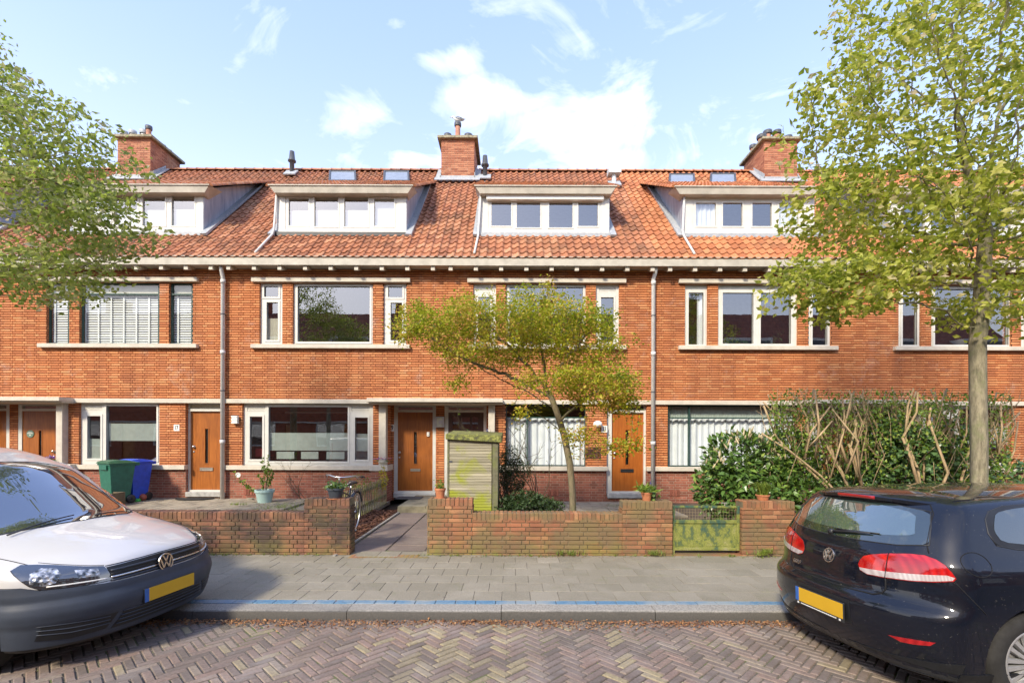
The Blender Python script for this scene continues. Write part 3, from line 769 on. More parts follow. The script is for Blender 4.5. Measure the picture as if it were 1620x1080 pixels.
        for sg in (-1, 1): q.prism([(xc+sg*(hw+.006), YC-.03, zf-.1), (xc+sg*(hw+.006), YC-.03, zf+.25), (xc+sg*(hw+.006), YR-.05, ZR+.14), (xc+sg*(hw+.006), YR, ZR-.1)], (sg*.02, 0, 0))
        q.obox(Vector((xc, YC-.12, zf-.08)) + nn*.075, (hw+.2, 0, 0), slope*.12, nn*.012)
        for sg in (-1, 1): q.obox(Vector((xc+sg*(hw+.1), (YC+YR)/2, (zf+ZR)/2)) + nn*.07, (.09, 0, 0), slope*.5, nn*.012)
        q.build('chimney_flashing', m_lead, ch)
    # downpipe
    if st.get('pipe') is not None:
        px, top = st['pipe']; xx = X(px, FP/(YF-.1)); yy = YF-.10
        q = MB(); q.tube([(X(top, 64), YE+.12, Z(419, 64)+.03), (X(top, 64), YE+.14, Z(425, 64)), (xx, yy, Z(443, FS)), (xx, yy, .12)], .05, 14)
        for zz in (Z(449, FS), Z(560, FS), Z(700, FS)): q.lathe([(.05, -.05), (.062, -.05), (.062, .05), (.05, .05)], (xx, yy, zz), 14)
        dp_ = q.build('downpipe', m_pipe, root, smooth=True)
        q = MB()
        for zz in (Z(500, FS), Z(620, FS), Z(697, FS)): q.lathe([(.052, -.012), (.06, -.012), (.06, .012), (.052, .012)], (xx, yy, zz), 14); q.box(xx-.01, xx+.01, yy+.05, YF, zz-.01, zz+.01)
        q.build('pipe_bracket', m_dkgrey, dp_)
    # double porch shared with the next house
    if typ == 'A':
        ps = FP/(YF+.40); yi = YF+.40
        xa, xb = X(613+dx, FS), X(773+dx, FS)
        d19 = (629+dx, 684.4+dx); d21 = (709+dx, 765+dx)
        b = MB(); b.m = 0; ho = [(X(623.2+dx, ps), X(689.5+dx, ps), 0, Z(638, ps)), (X(703+dx, ps), X(769.5+dx, ps), 0, Z(638, ps))]
        holed(b, xa-.1, xb+.1, .1, Z(637, ps)+.08, ho, yi+.014, yi+.2); b.m = 1
        hb = [(h[0]-xa, h[1]-xa, h[2]-.1, h[3]-.1) for h in ho]
        bricks(b, (xa, yi+.014, .1), (1,0,0), xb-xa, Z(637, ps)-.1+.08, (0,-1,0), holes=hb, rng=r, z0=.1)
        bricks(b, (xa, YF+.2, .1), (0,1,0), .2, Z(640, FS)-.1, (1,0,0), depth=.006, rng=r, z0=.1)
        bricks(b, (xb, YF+.2, .1), (0,1,0), .2, Z(640, FS)-.1, (-1,0,0), depth=.006, rng=r, z0=.1)
        pf = b.build('porch_wall', [m_mortar_red, m_brick], root)
        for (q0, q1, nx) in ((d19[0], d19[1], 'a'), (d21[0], d21[1], 'b')):
            q = MB(); hh = [(X(q0, ps), X(q1, ps), Z(776.5, ps), Z(652.3, ps)), (X(q0, ps), X(q1, ps), Z(648.6, ps), Z(643, ps))]
            holed(q, X(q0-5.8, ps), X(q1+5, ps), Z(784, ps), Z(638, ps), hh, yi+.01, yi+.1); fr = q.build('door_frame', m_white, root, bevel=.006)
            q = MB(); q.box(hh[1][0], hh[1][1], yi+.05, yi+.06, hh[1][2], hh[1][3]); q.build('transom_light', m_glass, fr)
            if nx == 'a' or st.get('plainB'):
                mm = (q0+q1)/2; door_leaf(root, q0, q1, 652.3, 776.5, FP/(yi), m_door, (mm-2.6, mm+3, 683, 734.5), (mm-7.5, mm+8, 741.5, 745.7), (q0+3 if nx == 'a' else q1-6, 716))
            else:
                ds_ = FP/yi; q = MB(); hs = [(X(dx+u, ds_), X(dx+v, ds_), Z(678, ds_), Z(660, ds_)) for u, v in ((715.5, 725.5), (730, 743), (746.7, 755.8))]
                holed(q, X(q0, ds_), X(q1, ds_), Z(776.5, ds_), Z(652.3, ds_), hs, yi+.03, yi+.07)
                holed(q, X(q0, ds_), X(q1, ds_), Z(776.5, ds_), Z(652.3, ds_), [(X(q0+5, ds_), X(q1-5, ds_), Z(772, ds_), Z(657, ds_))], yi+.018, yi+.03)
                dd_ = q.build('door', m_door_br, root, bevel=.003)
                q = MB(); [pane(q, h, yi+.047) for h in hs]; q.build('door_glass', m_glass, dd_)
            q = MB(); q.box(X(q0-5.8, ps), X(q1+5, ps), yi-.06, yi+.1, Z(787, ps), Z(779.5, ps)); q.build('doorstep', m_white, fr, bevel=.008)
        q = MB(); CS2 = FP/(YF-.48); q.box(X(588.5+dx, FS), X(796+dx, FS), YF-.48, YF+.4, Z(636.3, CS2), Z(630, CS2))
        q.box(X(590+dx, FS), X(795+dx, FS), YF-.40, YF+.39, Z(636.3, CS2)-.035, Z(636.3, CS2))
        q.build('canopy', m_cream, root, bevel=.008)
        for (p0, p1) in ((602+dx, 613+dx), (773+dx, 783+dx)):
            q = MB(); a = X(p0, FS); c = X(p1, FS); q.box(a, c, YF-.17, YF+.02, Z(735.5, FS), Z(641, FS)); q.box(a-.02, c+.02, YF-.19, YF+.03, Z(641, FS), Z(638.5, FS)+.01); q.build('pillar', m_cream, root, bevel=.006)
        for (p0, p1) in ((589.5+dx, 615+dx), (771+dx, 797+dx)):
            lo, hi = Z(745.5, FP/(YF-.2)), Z(736.5, FP/(YF-.2))
            q = MB(); q.box(X(p0, FS)-.02, X(p1, FS)+.03, YF-.22, YF+.36, lo, hi); q.build('ledge', m_cream, root, bevel=.008)
            q = MB(); q.m = 0; a, c = X(p0, FS)+.01, X(p1, FS); q.box(a, c, YF-.18, YF+.38, .1, lo); q.m = 1
            bricks(q, (a, YF-.18, .1), (1,0,0), c-a, lo-.1, (0,-1,0), depth=.006, joint=.008, rng=r, z0=.1, style='stretch')
            bricks(q, (c, YF-.18, .1), (0,1,0), .56, lo-.1, (1,0,0), depth=.006, joint=.008, rng=r, z0=.1, style='stretch')
            q.build('porch_plinth', [m_mortar_gr, m_brick_dk], root)
    return root

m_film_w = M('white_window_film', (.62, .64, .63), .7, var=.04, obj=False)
m_capstone = M('mossy_cap_stone', (.30, .27, .18), .9, var=.35, bump=.5, obj=False, scale=12)
m_pot = M('terracotta_flue', (.42, .20, .13), .75, var=.2)
m_glass_op = glass_mat('skylight_pane', base=.55)
m_skyglass = M('sky_reflection_tinted_glass', (.24, .27, .31), .12, var=.1)  # pale base colour stands in for bright sky haze reflected in the panes
m_leafdk = M('houseplant_green', (.05, .10, .03), .6)

P4a = [(455.2, 486.8, 314.3, 358), (496, 533.5, 311, 359), (543.3, 580.8, 311, 359), (590.6, 622.2, 314.3, 358)]
P4b = [(776.3, 807.5, 320, 357), (816.3, 853.6, 320, 359.5), (867.5, 904.7, 320, 359.5), (913.8, 944.8, 320, 357)]
P4c = [(1099.8, 1131.7, 319.5, 356.3), (1142.6, 1173.7, 319.5, 356.3), (1189.3, 1220, 319.5, 356.3), (1231.5, 1262.3, 319.5, 356.3)]
P4d = [(137, 173, 311, 358.5), (180, 216, 311, 358.5), (224, 259.5, 313, 358.5), (270, 306, 311, 358.5)]
P4e = [(1428, 1462, 320, 358), (1472, 1510, 320, 358), (1520, 1556, 320, 358), (1566, 1598, 320, 358)]
P4f = [(p[0]-648, p[1]-648, p[2], p[3]) for p in P4b]
P4g = [(p[0]+1300, p[1]+1300, p[2], p[3]) for p in P4a]
POTS1 = [(-.42, .1, .10, .09, 'k'), (-.12, .1, .12, .09, 'k'), (.22, .15, .16, .10, 'k'), (.42, .1, .28, .08, 'd'), (.3, .9, .12, .09, 'k'), (.3, 1.2, .12, .09, 'k')]
POTS2 = [(-.36, .15, .06, .10, 'p'), (-.02, .15, .46, .09, 'p'), (.34, .15, .05, .11, 'p')]
POTS3 = [(-.5, .9, .18, .09, 'p'), (-.55, .2, .10, .12, 'p'), (-.27, .35, .34, .11, 'p'), (.05, .35, .34, .11, 'p'), (.34, .2, .06, .11, 'p')]
styles = [
 dict(label='leftmost brick terraced house, behind the left tree and beside the round green door plate', up='transom', gw='film', dorm=(-228, -14), surr=(0, 0), corn=(-232, -8), panes=P4f[:0] or [(-205, -173, 314, 358), (-165, -128, 311, 358), (-118, -80, 311, 358), (-70, -38, 314, 358)], plainB=True),
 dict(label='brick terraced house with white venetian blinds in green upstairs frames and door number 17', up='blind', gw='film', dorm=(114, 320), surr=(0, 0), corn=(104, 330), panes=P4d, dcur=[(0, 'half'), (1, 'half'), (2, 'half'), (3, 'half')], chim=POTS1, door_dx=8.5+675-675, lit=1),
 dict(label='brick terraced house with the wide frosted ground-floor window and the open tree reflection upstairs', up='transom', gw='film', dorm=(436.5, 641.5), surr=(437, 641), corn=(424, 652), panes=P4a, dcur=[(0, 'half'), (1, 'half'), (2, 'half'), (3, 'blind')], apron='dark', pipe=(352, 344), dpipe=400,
      sky=[(519, 563, 273, 289), (605, 647, 273, 289)], flue=[(460.5, 277.5, 241, 'cone')]),
 dict(label='brick terraced house with roller shutter box on its dormer, behind the spreading maple', up='vent', gw='net', dorm=(758, 962.5), surr=(758, 962), corn=(749.5, 974), panes=P4b, chim=POTS2, doorkind='or', shutter=1, dpipe=749,
      flue=[(766, 283, 247, 'cone'), (970, 293, 269, 'box')]),
 dict(label='brick terraced house with double upstairs casement and orange roof tiles, behind the laurel hedge', up='double', gw='net', newroof=1, dorm=(1079, 1287), surr=(1079, 1287), corn=(1066, 1299), panes=P4c, dcur=[(0, 'c'), (3, 'c')], pipe=(1033, 1039), dpipe=1100,
      sky=[(1056, 1098, 276, 291), (1121, 1163, 275, 291)]),
 dict(label='brick terraced house with orange roof behind the trunk of the right street tree', up='plain', gw='film', newroof=1, dorm=(1404, 1620), surr=(0, 0), corn=(1392, 1630), panes=P4e, chim=POTS3, dpipe=1448),
 dict(label='rightmost brick terraced house at the right edge behind the tree crown', up='plain', gw='net', newroof=1, dorm=(1730, 1942), surr=(0, 0), corn=(1720, 1952), panes=P4g),
]
DX = [-675, -675, 0, 0, 673, 673, 1352]
HOUSES = []
for i, st in enumerate(styles):
    HOUSES.append(make_house(i, WB[i], WB[i+1], 'AB'[i % 2], DX[i], st))
# ------------------------------------------------------------------ street: road, kerb, pavement
def clay_paver():
    t = NT('paver_brick')
    base = t.ramp(t.rnd(), [(0, (.155, .125, .105)), (.25, (.205, .158, .132)), (.5, (.245, .178, .145)), (.75, (.275, .19, .15)), (.93, (.29, .235, .18)), (.955, (.33, .275, .16)), (1, (.38, .31, .18))])
    f = t.noise(45, 5, .7); g = t.noise(2.2, 5, .7)
    base = t.mix(t.ramp(f, [(.35, .5), (.6, 0.0)]), base, (.08, .065, .05)); base = t.mix(t.ramp(t.noise(.55, 5, .7, dist=.5), [(.45, 0.0), (.6, .5)]), base, (.16, .13, .10))
    base = t.mix(t.ramp(g, [(.48, 0.0), (.7, .45)]), base, (.34, .30, .27))
    t.bsdf(base, .8, 0, t.bump(f, .5, .004)); return t.m
m_paver = clay_paver()
def joint_mat():
    t = NT('sandy_joints'); n = t.noise(1.9, 6, .75, dist=.4); m = t.noise(60, 3, .6)
    c = t.ramp(m, [(.3, (.06, .05, .04)), (.7, (.20, .17, .13))])
    c = t.mix(t.ramp(n, [(.54, 0.0), (.62, .8)]), c, (.11, .14, .03)); t.bsdf(c, .95, 0, t.bump(m, .5, .01)); return t.m
m_joint = joint_mat()

def rgb(x): return x
# road sheet and herringbone pavers
b = MB(); b.add([(-60, -3.2, -.004), (60, -3.2, -.004), (60, YK, -.004), (-60, YK, -.004)], [(0,1,2,3)])
road = b.build('road', m_joint); tag(road, kind='structure')
b = MB(); L, W = .205, .0683; rp = random.Random(11); c45 = math.cos(R(45))
def herring(b, x0, x1, y0, y1):
    # 45 degree herringbone, 3:1 bricks; lattice in rotated axes
    ux, uy = Vector((c45, c45, 0)), Vector((-c45, c45, 0))
    n = int(32/W)
    for i in range(-n, n):
        for j in range(-n, n):
            k = (i - j) % 6
            # horizontal brick covers cells (i..i+2, j) when k==0 ; vertical covers (i, j..j+2) when k==3
            if k == 0: o = (i, j); a, c = L, W
            elif k == 5: o = (i, j); a, c = W, L
            else: continue
            p = ux*(o[0]*W) + uy*(o[1]*W)
            if not (x0 < p.x < x1 and y0 < p.y < y1): continue
            yield p, ux, uy, a, c
for p, ux, uy, a, c in herring(b, -9.5, 9.5, .4, YK-.04):
    g = .0055; b.cur = rp.random()
    if b.cur > .94 and math.sin(p.x*1.3+.6)*math.sin(p.y*.9+1) < -.1: b.cur *= .7
    if abs(p.x+.35) < .55 and rp.random() < .32: b.cur = rp.uniform(.955, 1)
    if abs(p.x-.85-(p.y-4)*-.3) < .18 and rp.random() < .35: b.cur = rp.uniform(.955, 1)
    t1, t2 = rp.gauss(0, .0015), rp.gauss(0, .0012); up = Vector((0, 0, 1))
    wob = .006*math.sin(p.x*1.7)*math.cos(p.y*2.1)
    o = p + ux*g + uy*g + up*(-.03)
    b.chip(o, ux*(a-2*g), uy*(c-2*g), Vector((t1*1.5, t2*1.5, .034 + wob + rp.gauss(0, .0012))), .006)
pv = b.build('road_pavers', m_paver); tag(pv, kind='structure')

def slab_mat():
    t = NT('concrete_slab')
    base = t.ramp(t.rnd(), [(0, (.235, .21, .15)), (.5, (.265, .235, .17)), (.94, (.28, .25, .185)), (1, (.35, .31, .235))])
    f = t.noise(90, 3, .7); g = t.noise(1.3, 6, .7, dist=.5); h = t.noise(5, 5, .7)
    base = t.mix(t.ramp(f, [(.38, .55), (.55, 0.0)]), base, (.11, .105, .095))
    base = t.mix(t.ramp(f, [(.6, 0.0), (.72, .5)]), base, (.45, .42, .37))
    base = t.mix(t.ramp(g, [(.45, 0.0), (.7, .35)]), base, (.40, .36, .29))
    base = t.mix(t.ramp(h, [(.56, 0.0), (.72, .35)]), base, (.16, .17, .07))
    t.bsdf(base, .85, 0, t.bump(f, .35, .004)); return t.m
m_slab = slab_mat()
b = MB(); b.add([(-60, YK+.16, .094), (60, YK+.16, .094), (60, YW+.3, .094), (-60, YW+.3, .094)], [(0,1,2,3)])
pvm = b.build('pavement', m_joint); tag(pvm, kind='structure')
b = MB(); rp = random.Random(5); y = YK+.31; row = 0
while y < YW+.05:
    x = -10 + (.15 if row % 2 else 0)
    while x < 10:
        b.cur = rp.random()**1.3; h = rp.gauss(0, .0015)
        b.chip((x+.0017, y+.0017, .06), (.2966, 0, 0), (0, .2966, 0), (rp.gauss(0,.0006), rp.gauss(0,.0006), .041+h), .003); x += .30
    y += .30; row += 1
tl = b.build('pavement_tiles', m_slab); tag(tl, kind='structure')
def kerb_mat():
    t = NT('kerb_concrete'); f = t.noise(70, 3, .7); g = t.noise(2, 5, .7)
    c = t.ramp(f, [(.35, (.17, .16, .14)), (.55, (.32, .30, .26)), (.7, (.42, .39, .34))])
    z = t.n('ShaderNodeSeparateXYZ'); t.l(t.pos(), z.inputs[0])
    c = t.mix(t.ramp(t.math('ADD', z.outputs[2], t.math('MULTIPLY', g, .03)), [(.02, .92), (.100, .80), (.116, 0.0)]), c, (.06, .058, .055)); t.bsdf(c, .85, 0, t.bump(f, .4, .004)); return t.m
m_kerb = kerb_mat()
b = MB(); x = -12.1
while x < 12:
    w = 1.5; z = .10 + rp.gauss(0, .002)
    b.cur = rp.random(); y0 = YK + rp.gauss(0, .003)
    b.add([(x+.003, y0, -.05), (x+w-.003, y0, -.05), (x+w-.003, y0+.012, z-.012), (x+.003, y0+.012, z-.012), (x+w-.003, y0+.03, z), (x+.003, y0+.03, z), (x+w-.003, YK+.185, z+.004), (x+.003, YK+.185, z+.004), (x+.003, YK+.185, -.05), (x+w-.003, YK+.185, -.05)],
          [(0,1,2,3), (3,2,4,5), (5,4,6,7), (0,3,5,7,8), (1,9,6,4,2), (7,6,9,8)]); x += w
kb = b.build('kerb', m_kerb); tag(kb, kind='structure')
def blue_mat():
    t = NT('worn_blue_paint'); f = t.noise(80, 4, .7); g = t.noise(1.6, 4, .7)
    c = t.ramp(f, [(.3, (.07, .135, .20)), (.55, (.09, .215, .34)), (.68, (.24, .30, .34))])
    c = t.mix(t.ramp(g, [(.45, 0.0), (.62, .75)]), c, (.30, .32, .30)); t.bsdf(c, .7, 0, t.bump(f, .3, .003)); return t.m
b = MB(); x = -10.0
while x < 10:
    b.cur = rp.random(); b.chip((x+.003, YK+.20, .06), (.199, 0, 0), (0, .10, 0), (0, 0, .0435+rp.gauss(0,.0008)), .004); x += .205
bl = b.build('blue_parking_line', blue_mat()); tag(bl, kind='structure')

# ------------------------------------------------------------------ front gardens
m_terr = M('garden_paving', (.30, .26, .19), .9, var=.25, bump=.5, bscale=40, obj=False, scale=3)
b = MB(); b.box(-14, -3.15, YW+.2, YF+.2, 0, GZ-.03); b.box(-.9, 14, YW+.2, YF+.2, 0, GZ-.03)
tag(b.build('garden_soil', m_soil), kind='structure')
b = MB(); rp = random.Random(8); x = -12.0
XA = -5.2
while x < XA:
    y = YW+.5
    while y < YF-.1:
        if y > 9.0 - (x+5)*.0:
            b.cur = rp.random(); b.chip((x+.003, y+.003, .05), (.194, 0, 0), (0, .194, 0), (0, 0, GZ+.0+rp.gauss(0, .002)), .004)
        y += .2
    x += .2
tag(b.build('terrace_tiles', m_terr), kind='structure')
b = MB(); x = -5.2
while x < -3.2:
    y = 10.9
    while y < YF-.1:
        b.cur = rp.random(); b.chip((x+.003, y+.003, .05), (.294, 0, 0), (0, .294, 0), (rp.gauss(0,.002), 0, GZ-.045+rp.gauss(0, .003)), .004); y += .3
    x += .3
x = 0.1
while x < 3.4:
    y = 10.2
    while y < YF-.1:
        b.cur = rp.random(); b.chip((x+.003, y+.003, .05), (.294, 0, 0), (0, .294, 0), (0, 0, GZ-.045+rp.gauss(0, .004)), .004); y += .3
    x += .3
tag(b.build('garden_tiles', m_terr), kind='structure')
# path to the double porch
def path_mat():
    t = NT('old_path_slab'); base = t.ramp(t.rnd(), [(0, (.16, .125, .105)), (1, (.24, .185, .155))]); f = t.noise(70, 4, .7); g = t.noise(2.5, 4, .7)
    base = t.mix(t.ramp(f, [(.4, .5), (.6, 0.0)]), base, (.09, .075, .06)); base = t.mix(t.ramp(g, [(.5, 0), (.7, .4)]), base, (.30, .25, .20)); t.bsdf(base, .85, 0, t.bump(f, .4, .004)); return t.m
m_path = path_mat()
xl, xr = -2.5, -.98
b = MB(); y = YW+.06; rows = 0
while y < 10.7:
    x = xl+.06; k = 0
    while x < xr:
        ww = min(.58, xr-x); b.cur = rp.random(); b.chip((x+.012, y+.006, .02), (ww-.024, 0, 0), (0, .585, 0), (0, 0, .078+rp.gauss(0, .003)), .006); x += .58
    y += .6
b.m = 0
tag(b.build('garden_path', m_path), kind='structure')
b = MB(); b.box(xl-.10, xr+.3, YW+.0, 10.72, .0, .082); tag(b.build('path_bed', m_joint), kind='structure')
b = MB(); y = YW-.1
while y < 10.6: b.cur = rp.random(); b.chip((xl-.02, y, .02), (.05, 0, 0), (0, .98, 0), (0, 0, .095), .006); y += 1.0
tag(b.build('path_edging', m_kerb), kind='structure')
b = MB(); x = -2.28                             # brick row at the pavement end
while x < -1.2: b.cur = rp.random()*.5+.5; b.chip((x+.004, YW-.18, .05), (.062, .03, 0), (0, .19, 0), (0, 0, .052), .004); x += .07
tag(b.build('path_threshold', m_gwall), kind='structure')
zs = .24; yst = 10.72
b = MB(); b.box(-2.52, -.62, yst+.002, YF+.5, .05, zs-.05)
rp = random.Random(4)
for (xa, xb) in ((-2.52, -1.9), (-1.9, -1.28), (-1.28, -.62)):
    for (ya, yb) in ((yst, 11.45), (11.45, YF+.42)): b.cur = rp.random(); b.chip((xa+.004, ya+.004, zs-.05), (xb-xa-.008, 0, 0), (0, yb-ya-.008, 0), (0, 0, .05), .006)
st_ = b.build('porch_step', M('mossy_step_concrete', (.27, .24, .16), .9, var=.3, bump=.5, obj=False, scale=4)); tag(st_, kind='structure')
# bark mulch beside the path
b = MB(); b.box(-3.15, xl-.03, YW+.2, 10.9, .0, GZ-.01); m_bark = brick_mat('bark_chips', [(0, (.035, .016, .009)), (.5, (.09, .038, .02)), (1, (.18, .085, .045))])
b.cur = .1; rp = random.Random(3)
for _ in range(3600):
    b.cur = rp.random(); c = Vector((rp.uniform(-3.13, xl-.06), rp.uniform(YW+.22, 10.85), GZ+rp.uniform(-.005, .02))); g = rp.uniform(0, 6.28); l = rp.uniform(.012, .03)
    u = Vector((math.cos(g)*l, math.sin(g)*l, rp.gauss(0, .006))); v = Vector((-math.sin(g)*l*.5, math.cos(g)*l*.5, rp.gauss(0, .004))); b.add([c-u-v, c+u-v, c+u+v, c-u+v], [(0,1,2,3)])
tag(b.build('bark_mulch', m_bark), kind='stuff')

# ------------------------------------------------------------------ garden walls
def gwall(name, segs, label, mat, mmat, seed, endcap=(), yb=.22):
    """segs: (x0, x1, ztop) along the pavement; top course of bricks on edge"""
    r = random.Random(seed); xm = (segs[0][0]+segs[-1][1])/2
    root = thing(name, (xm, YW, .1), label, 'garden wall', None)
    b = MB(); c = MB()
    for k, (x0, x1, zt) in enumerate(segs):
        b.m = 0; b.box(x0+.006, x1-.006, YW+.006, YW+yb-.006, .05, zt-.10); b.m = 1
        bricks(b, (x0, YW+.006, .1), (1,0,0), x1-x0, zt-.10-.1, (0,-1,0), joint=.009, vj=.009, depth=.012, style='mix', rng=r, z0=.1, u0=x0+30, ch=.005, jit=.002)
        if k == len(segs)-1 or segs[k+1][2] < zt: bricks(b, (x1-.006, YW, .1), (0,1,0), yb, zt-.2, (1,0,0), joint=.009, depth=.012, rng=r, z0=.1, style='stretch', jit=.002)
        if k == 0 or segs[k-1][2] < zt: bricks(b, (x0+.006, YW, .1), (0,1,0), yb, zt-.2, (-1,0,0), joint=.009, depth=.012, rng=r, z0=.1, style='stretch', jit=.002)
        bricks(b, (x0, YW+yb-.006, .1), (1,0,0), x1-x0, zt-.10-.1, (0,1,0), joint=.009, vj=.009, depth=.012, style='mix', rng=r, z0=.1, ch=.005)
        n = round((x1-x0)/.0625); w = (x1-x0)/n
        c.m = 0; c.box(x0+.004, x1-.004, YW+.004, YW+yb-.004, zt-.10, zt-.008); c.m = 1
        for i in range(n):
            c.cur = r.random(); hh = .103 + r.gauss(0, .002); yy = YW-.006+r.gauss(0, .0025)
            c.add([], []); o = Vector((x0+i*w+.005, yy, zt-.102)); c.chip(o, (w-.009, 0, 0), (0, yb+.012, 0), (r.gauss(0, .001), 0, hh), .008)
    b.build('brickwork', [mmat, mat], root); c.build('coping', [mmat, mat], root)
    return root
WS = 111.2
wx = lambda p: X(p, WS)
gwall('garden_wall', [(-9.3, wx(482), Z(811, WS)), (wx(482), wx(554), Z(789.5, WS))], 'low soot-blackened brick garden wall left of the path with a stepped-up end', m_gwall_old, m_mortar_old, 21)
gwall('garden_wall', [(wx(677), wx(748), Z(789, WS)), (wx(748), wx(985), Z(811, WS)), (wx(985), wx(1064), Z(792, WS))], 'low orange brick garden wall in front of the maple, raised at both ends', m_gwall, m_mortar_old, 22)
gwall('garden_wall', [(wx(1175), wx(1257), Z(791, WS)), (wx(1257), 9.5, Z(813, WS))], 'brick garden wall right of the metal gate, running behind the dark hatchback', m_gwall, m_mortar_old, 23)

# ------------------------------------------------------------------ green metal gate
def gate_mat():
    t = NT('algae_on_green_paint'); n = t.noise(7, 6, .7, vec=t.pos((1, 1, .7))); m = t.noise(60, 3, .7); z = t.n('ShaderNodeSeparateXYZ'); t.l(t.pos(), z.inputs[0])
    h = t.math('ADD', n, t.ramp(z.outputs[2], [(.1, .12), (.62, 0.02), (.72, -.12), (.8, -.55)]))
    c = t.ramp(h, [(.42, (.015, .085, .085)), (.5, (.08, .12, .055)), (.57, (.24, .26, .045)), (.68, (.31, .31, .09)), (.8, (.36, .33, .22))])
    c = t.mix(t.ramp(m, [(.45, .5), (.6, 0)]), c, (.08, .10, .03)); t.bsdf(c, .75, .0, t.bump(m, .4, .004)); return t.m
m_gate = gate_mat()
gx0, gx1, gz0, gz1 = wx(1065.5), wx(1175), Z(876.5, WS), Z(799.5, WS); gy = YW+.08
root = thing('garden_gate', ((gx0+gx1)/2, gy, .1), 'green metal garden gate overgrown with yellow algae, mesh in its upper half', 'gate')
b = MB(); t_ = .035
b.box(gx0, gx0+.045, gy-.02, gy+.03, gz0-.03, gz1); b.box(gx1-.05, gx1-.01, gy-.02, gy+.02, gz0+.05, gz1); b.box(gx0+.045, gx1-.05, gy-.02, gy+.02, gz1-t_, gz1)
b.box(gx0+.045, gx1-.05, gy-.018, gy+.02, gz0+.05, gz0+.09); zm_ = Z(825.5, WS); b.box(gx0+.045, gx1-.05, gy-.018, gy+.02, zm_-.02, zm_+.03)
b.build('gate_frame', m_gate, root, bevel=.004)
b = MB(); b.box(gx0+.045, gx1-.05, gy-.002, gy+.003, gz0+.09, zm_-.02); b.box(gx0+.06, gx1-.065, gy-.006, gy-.002, gz0+.11, gz0+.12); b.build('sheet_panel', m_gate, root)
b = MB(); x = gx0+.06
while x < gx1-.055: b.tube([(x, gy, zm_+.03), (x, gy, gz1-t_)], .0016, 5, False); x += .0405
z = zm_+.05
while z < gz1-.04: b.tube([(gx0+.045, gy+.002, z), (gx1-.05, gy+.002, z)], .0016, 5, False); z += .042
b.build('wire_mesh', M('rusty_wire', (.36, .30, .17), .7, .3, var=.3), root)
b = MB(); b.tube([(gx1-.22, gy, gz1), (gx1-.22, gy, gz1+.035)], .008, 8); b.box(gx1-.27, gx1-.19, gy-.012, gy+.012, gz1+.033, gz1+.045); b.build('latch', M('worn_latch', (.5, .47, .4), .5, .7), root)
b = MB(); b.box(gx0-.01, gx1+.0, YW, YW+.2, .05, .115); tag(b.build('gate_threshold', m_gwall), kind='structure')

# ------------------------------------------------------------------ opposite side of the street (behind the lens, seen in reflections)
def opposite(i, x0, x1):
    y = -7.6; root = thing('opposite_house', ((x0+x1)/2, y, 0), ['brick house across the street, %s in the reflected row' % w for w in 'leftmost second third fourth fifth sixth seventh eighth ninth tenth eleventh twelfth last'.split()][i], 'house', 'houses across the street')
    ho = [(x0+.8, x0+1.35, 4.1, 5.7), (x0+1.65, x0+3.7, 4.1, 5.7), (x0+4.0, x0+4.55, 4.1, 5.7), (x0+.7, x0+3.4, 1.05, 2.6), (x0+4.1, x0+4.95, .2, 2.5)]
    b = MB(); holed(b, x0, x1, 0, 6.1, ho, y, y-.25); b.box(x0, x1, y-9, y-8.9, 0, 6.1); b.box(x0, x1, y-2.0, y-1.9, 0, 6.1); b.build('wall', m_plainbrick, root)
    b = MB()
    for h in ho[:4]: holed(b, *h, [(h[0]+.07, h[1]-.07, h[2]+.07, h[3]-.07)], y-.05, y-.12)
    w = b.build('window', m_white, root); g = MB(); [pane(g, h, y-.09) for h in ho[:4]]; g.build('pane', m_glass, w)
    b = MB(); h = ho[4]; b.box(h[0], h[1], y-.12, y-.07, h[2], h[3]); b.build('door', m_door, root)
    b = MB(); b.box(x0, x1, y-.02, y+.4, 6.0, 6.2); b.box(x0, x1, y-.02, y+.06, 2.6, 2.7); b.build('gutter', m_fascia, root)
    b = MB(); b.add([(x0, y+.42, 6.2), (x1, y+.42, 6.2), (x1, y-4.7, 11.1), (x0, y-4.7, 11.1), (x1, y-9.6, 6.1), (x0, y-9.6, 6.1)], [(0,1,2,3), (3,2,4,5)]); b.build('roof', m_opproof, root)
    b = MB(); b.box(x0+1.2, x0+4.4, y-2.6, y-.9, 7.1, 8.6); dm = b.build('dormer', m_white, root); b = MB(); b.box(x0+1.4, x0+4.2, y-.91, y-.88, 7.5, 8.4); b.build('dormer_window', m_dkgrey, dm)
    if i % 2: b = MB(); b.box(x0-.5, x0+.5, y-5.6, y-4.2, 9.8, 12.1); b.build('chimney', m_plainbrick, root)
def pb(name, c1, c2, mort, sx, sy):
    t = NT(name); m = t.n('ShaderNodeMapping'); m.inputs['Rotation'].default_value = (R(90), 0, 0); t.l(t.n('ShaderNodeNewGeometry').outputs['Position'], m.inputs[0])
    q = t.n('ShaderNodeTexBrick'); t.l(m.outputs[0], q.inputs[0]); q.inputs['Scale'].default_value = 1; q.inputs['Brick Width'].default_value = sx; q.inputs['Row Height'].default_value = sy; q.inputs['Mortar Size'].default_value = .012
    q.inputs[1].default_value = (*c1, 1); q.inputs[2].default_value = (*c2, 1); q.inputs[3].default_value = (*mort, 1); t.bsdf(q.outputs[0], .85); return t.m
m_plainbrick = pb('distant_brick', (.40, .11, .045), (.30, .08, .035), (.12, .05, .03), .22, .062)
m_opproof = pb('distant_roof_tiles', (.32, .11, .06), (.22, .08, .05), (.09, .035, .025), .21, .30)
for i in range(13): opposite(i, -35.7 + i*5.47, -35.7 + (i+1)*5.47)
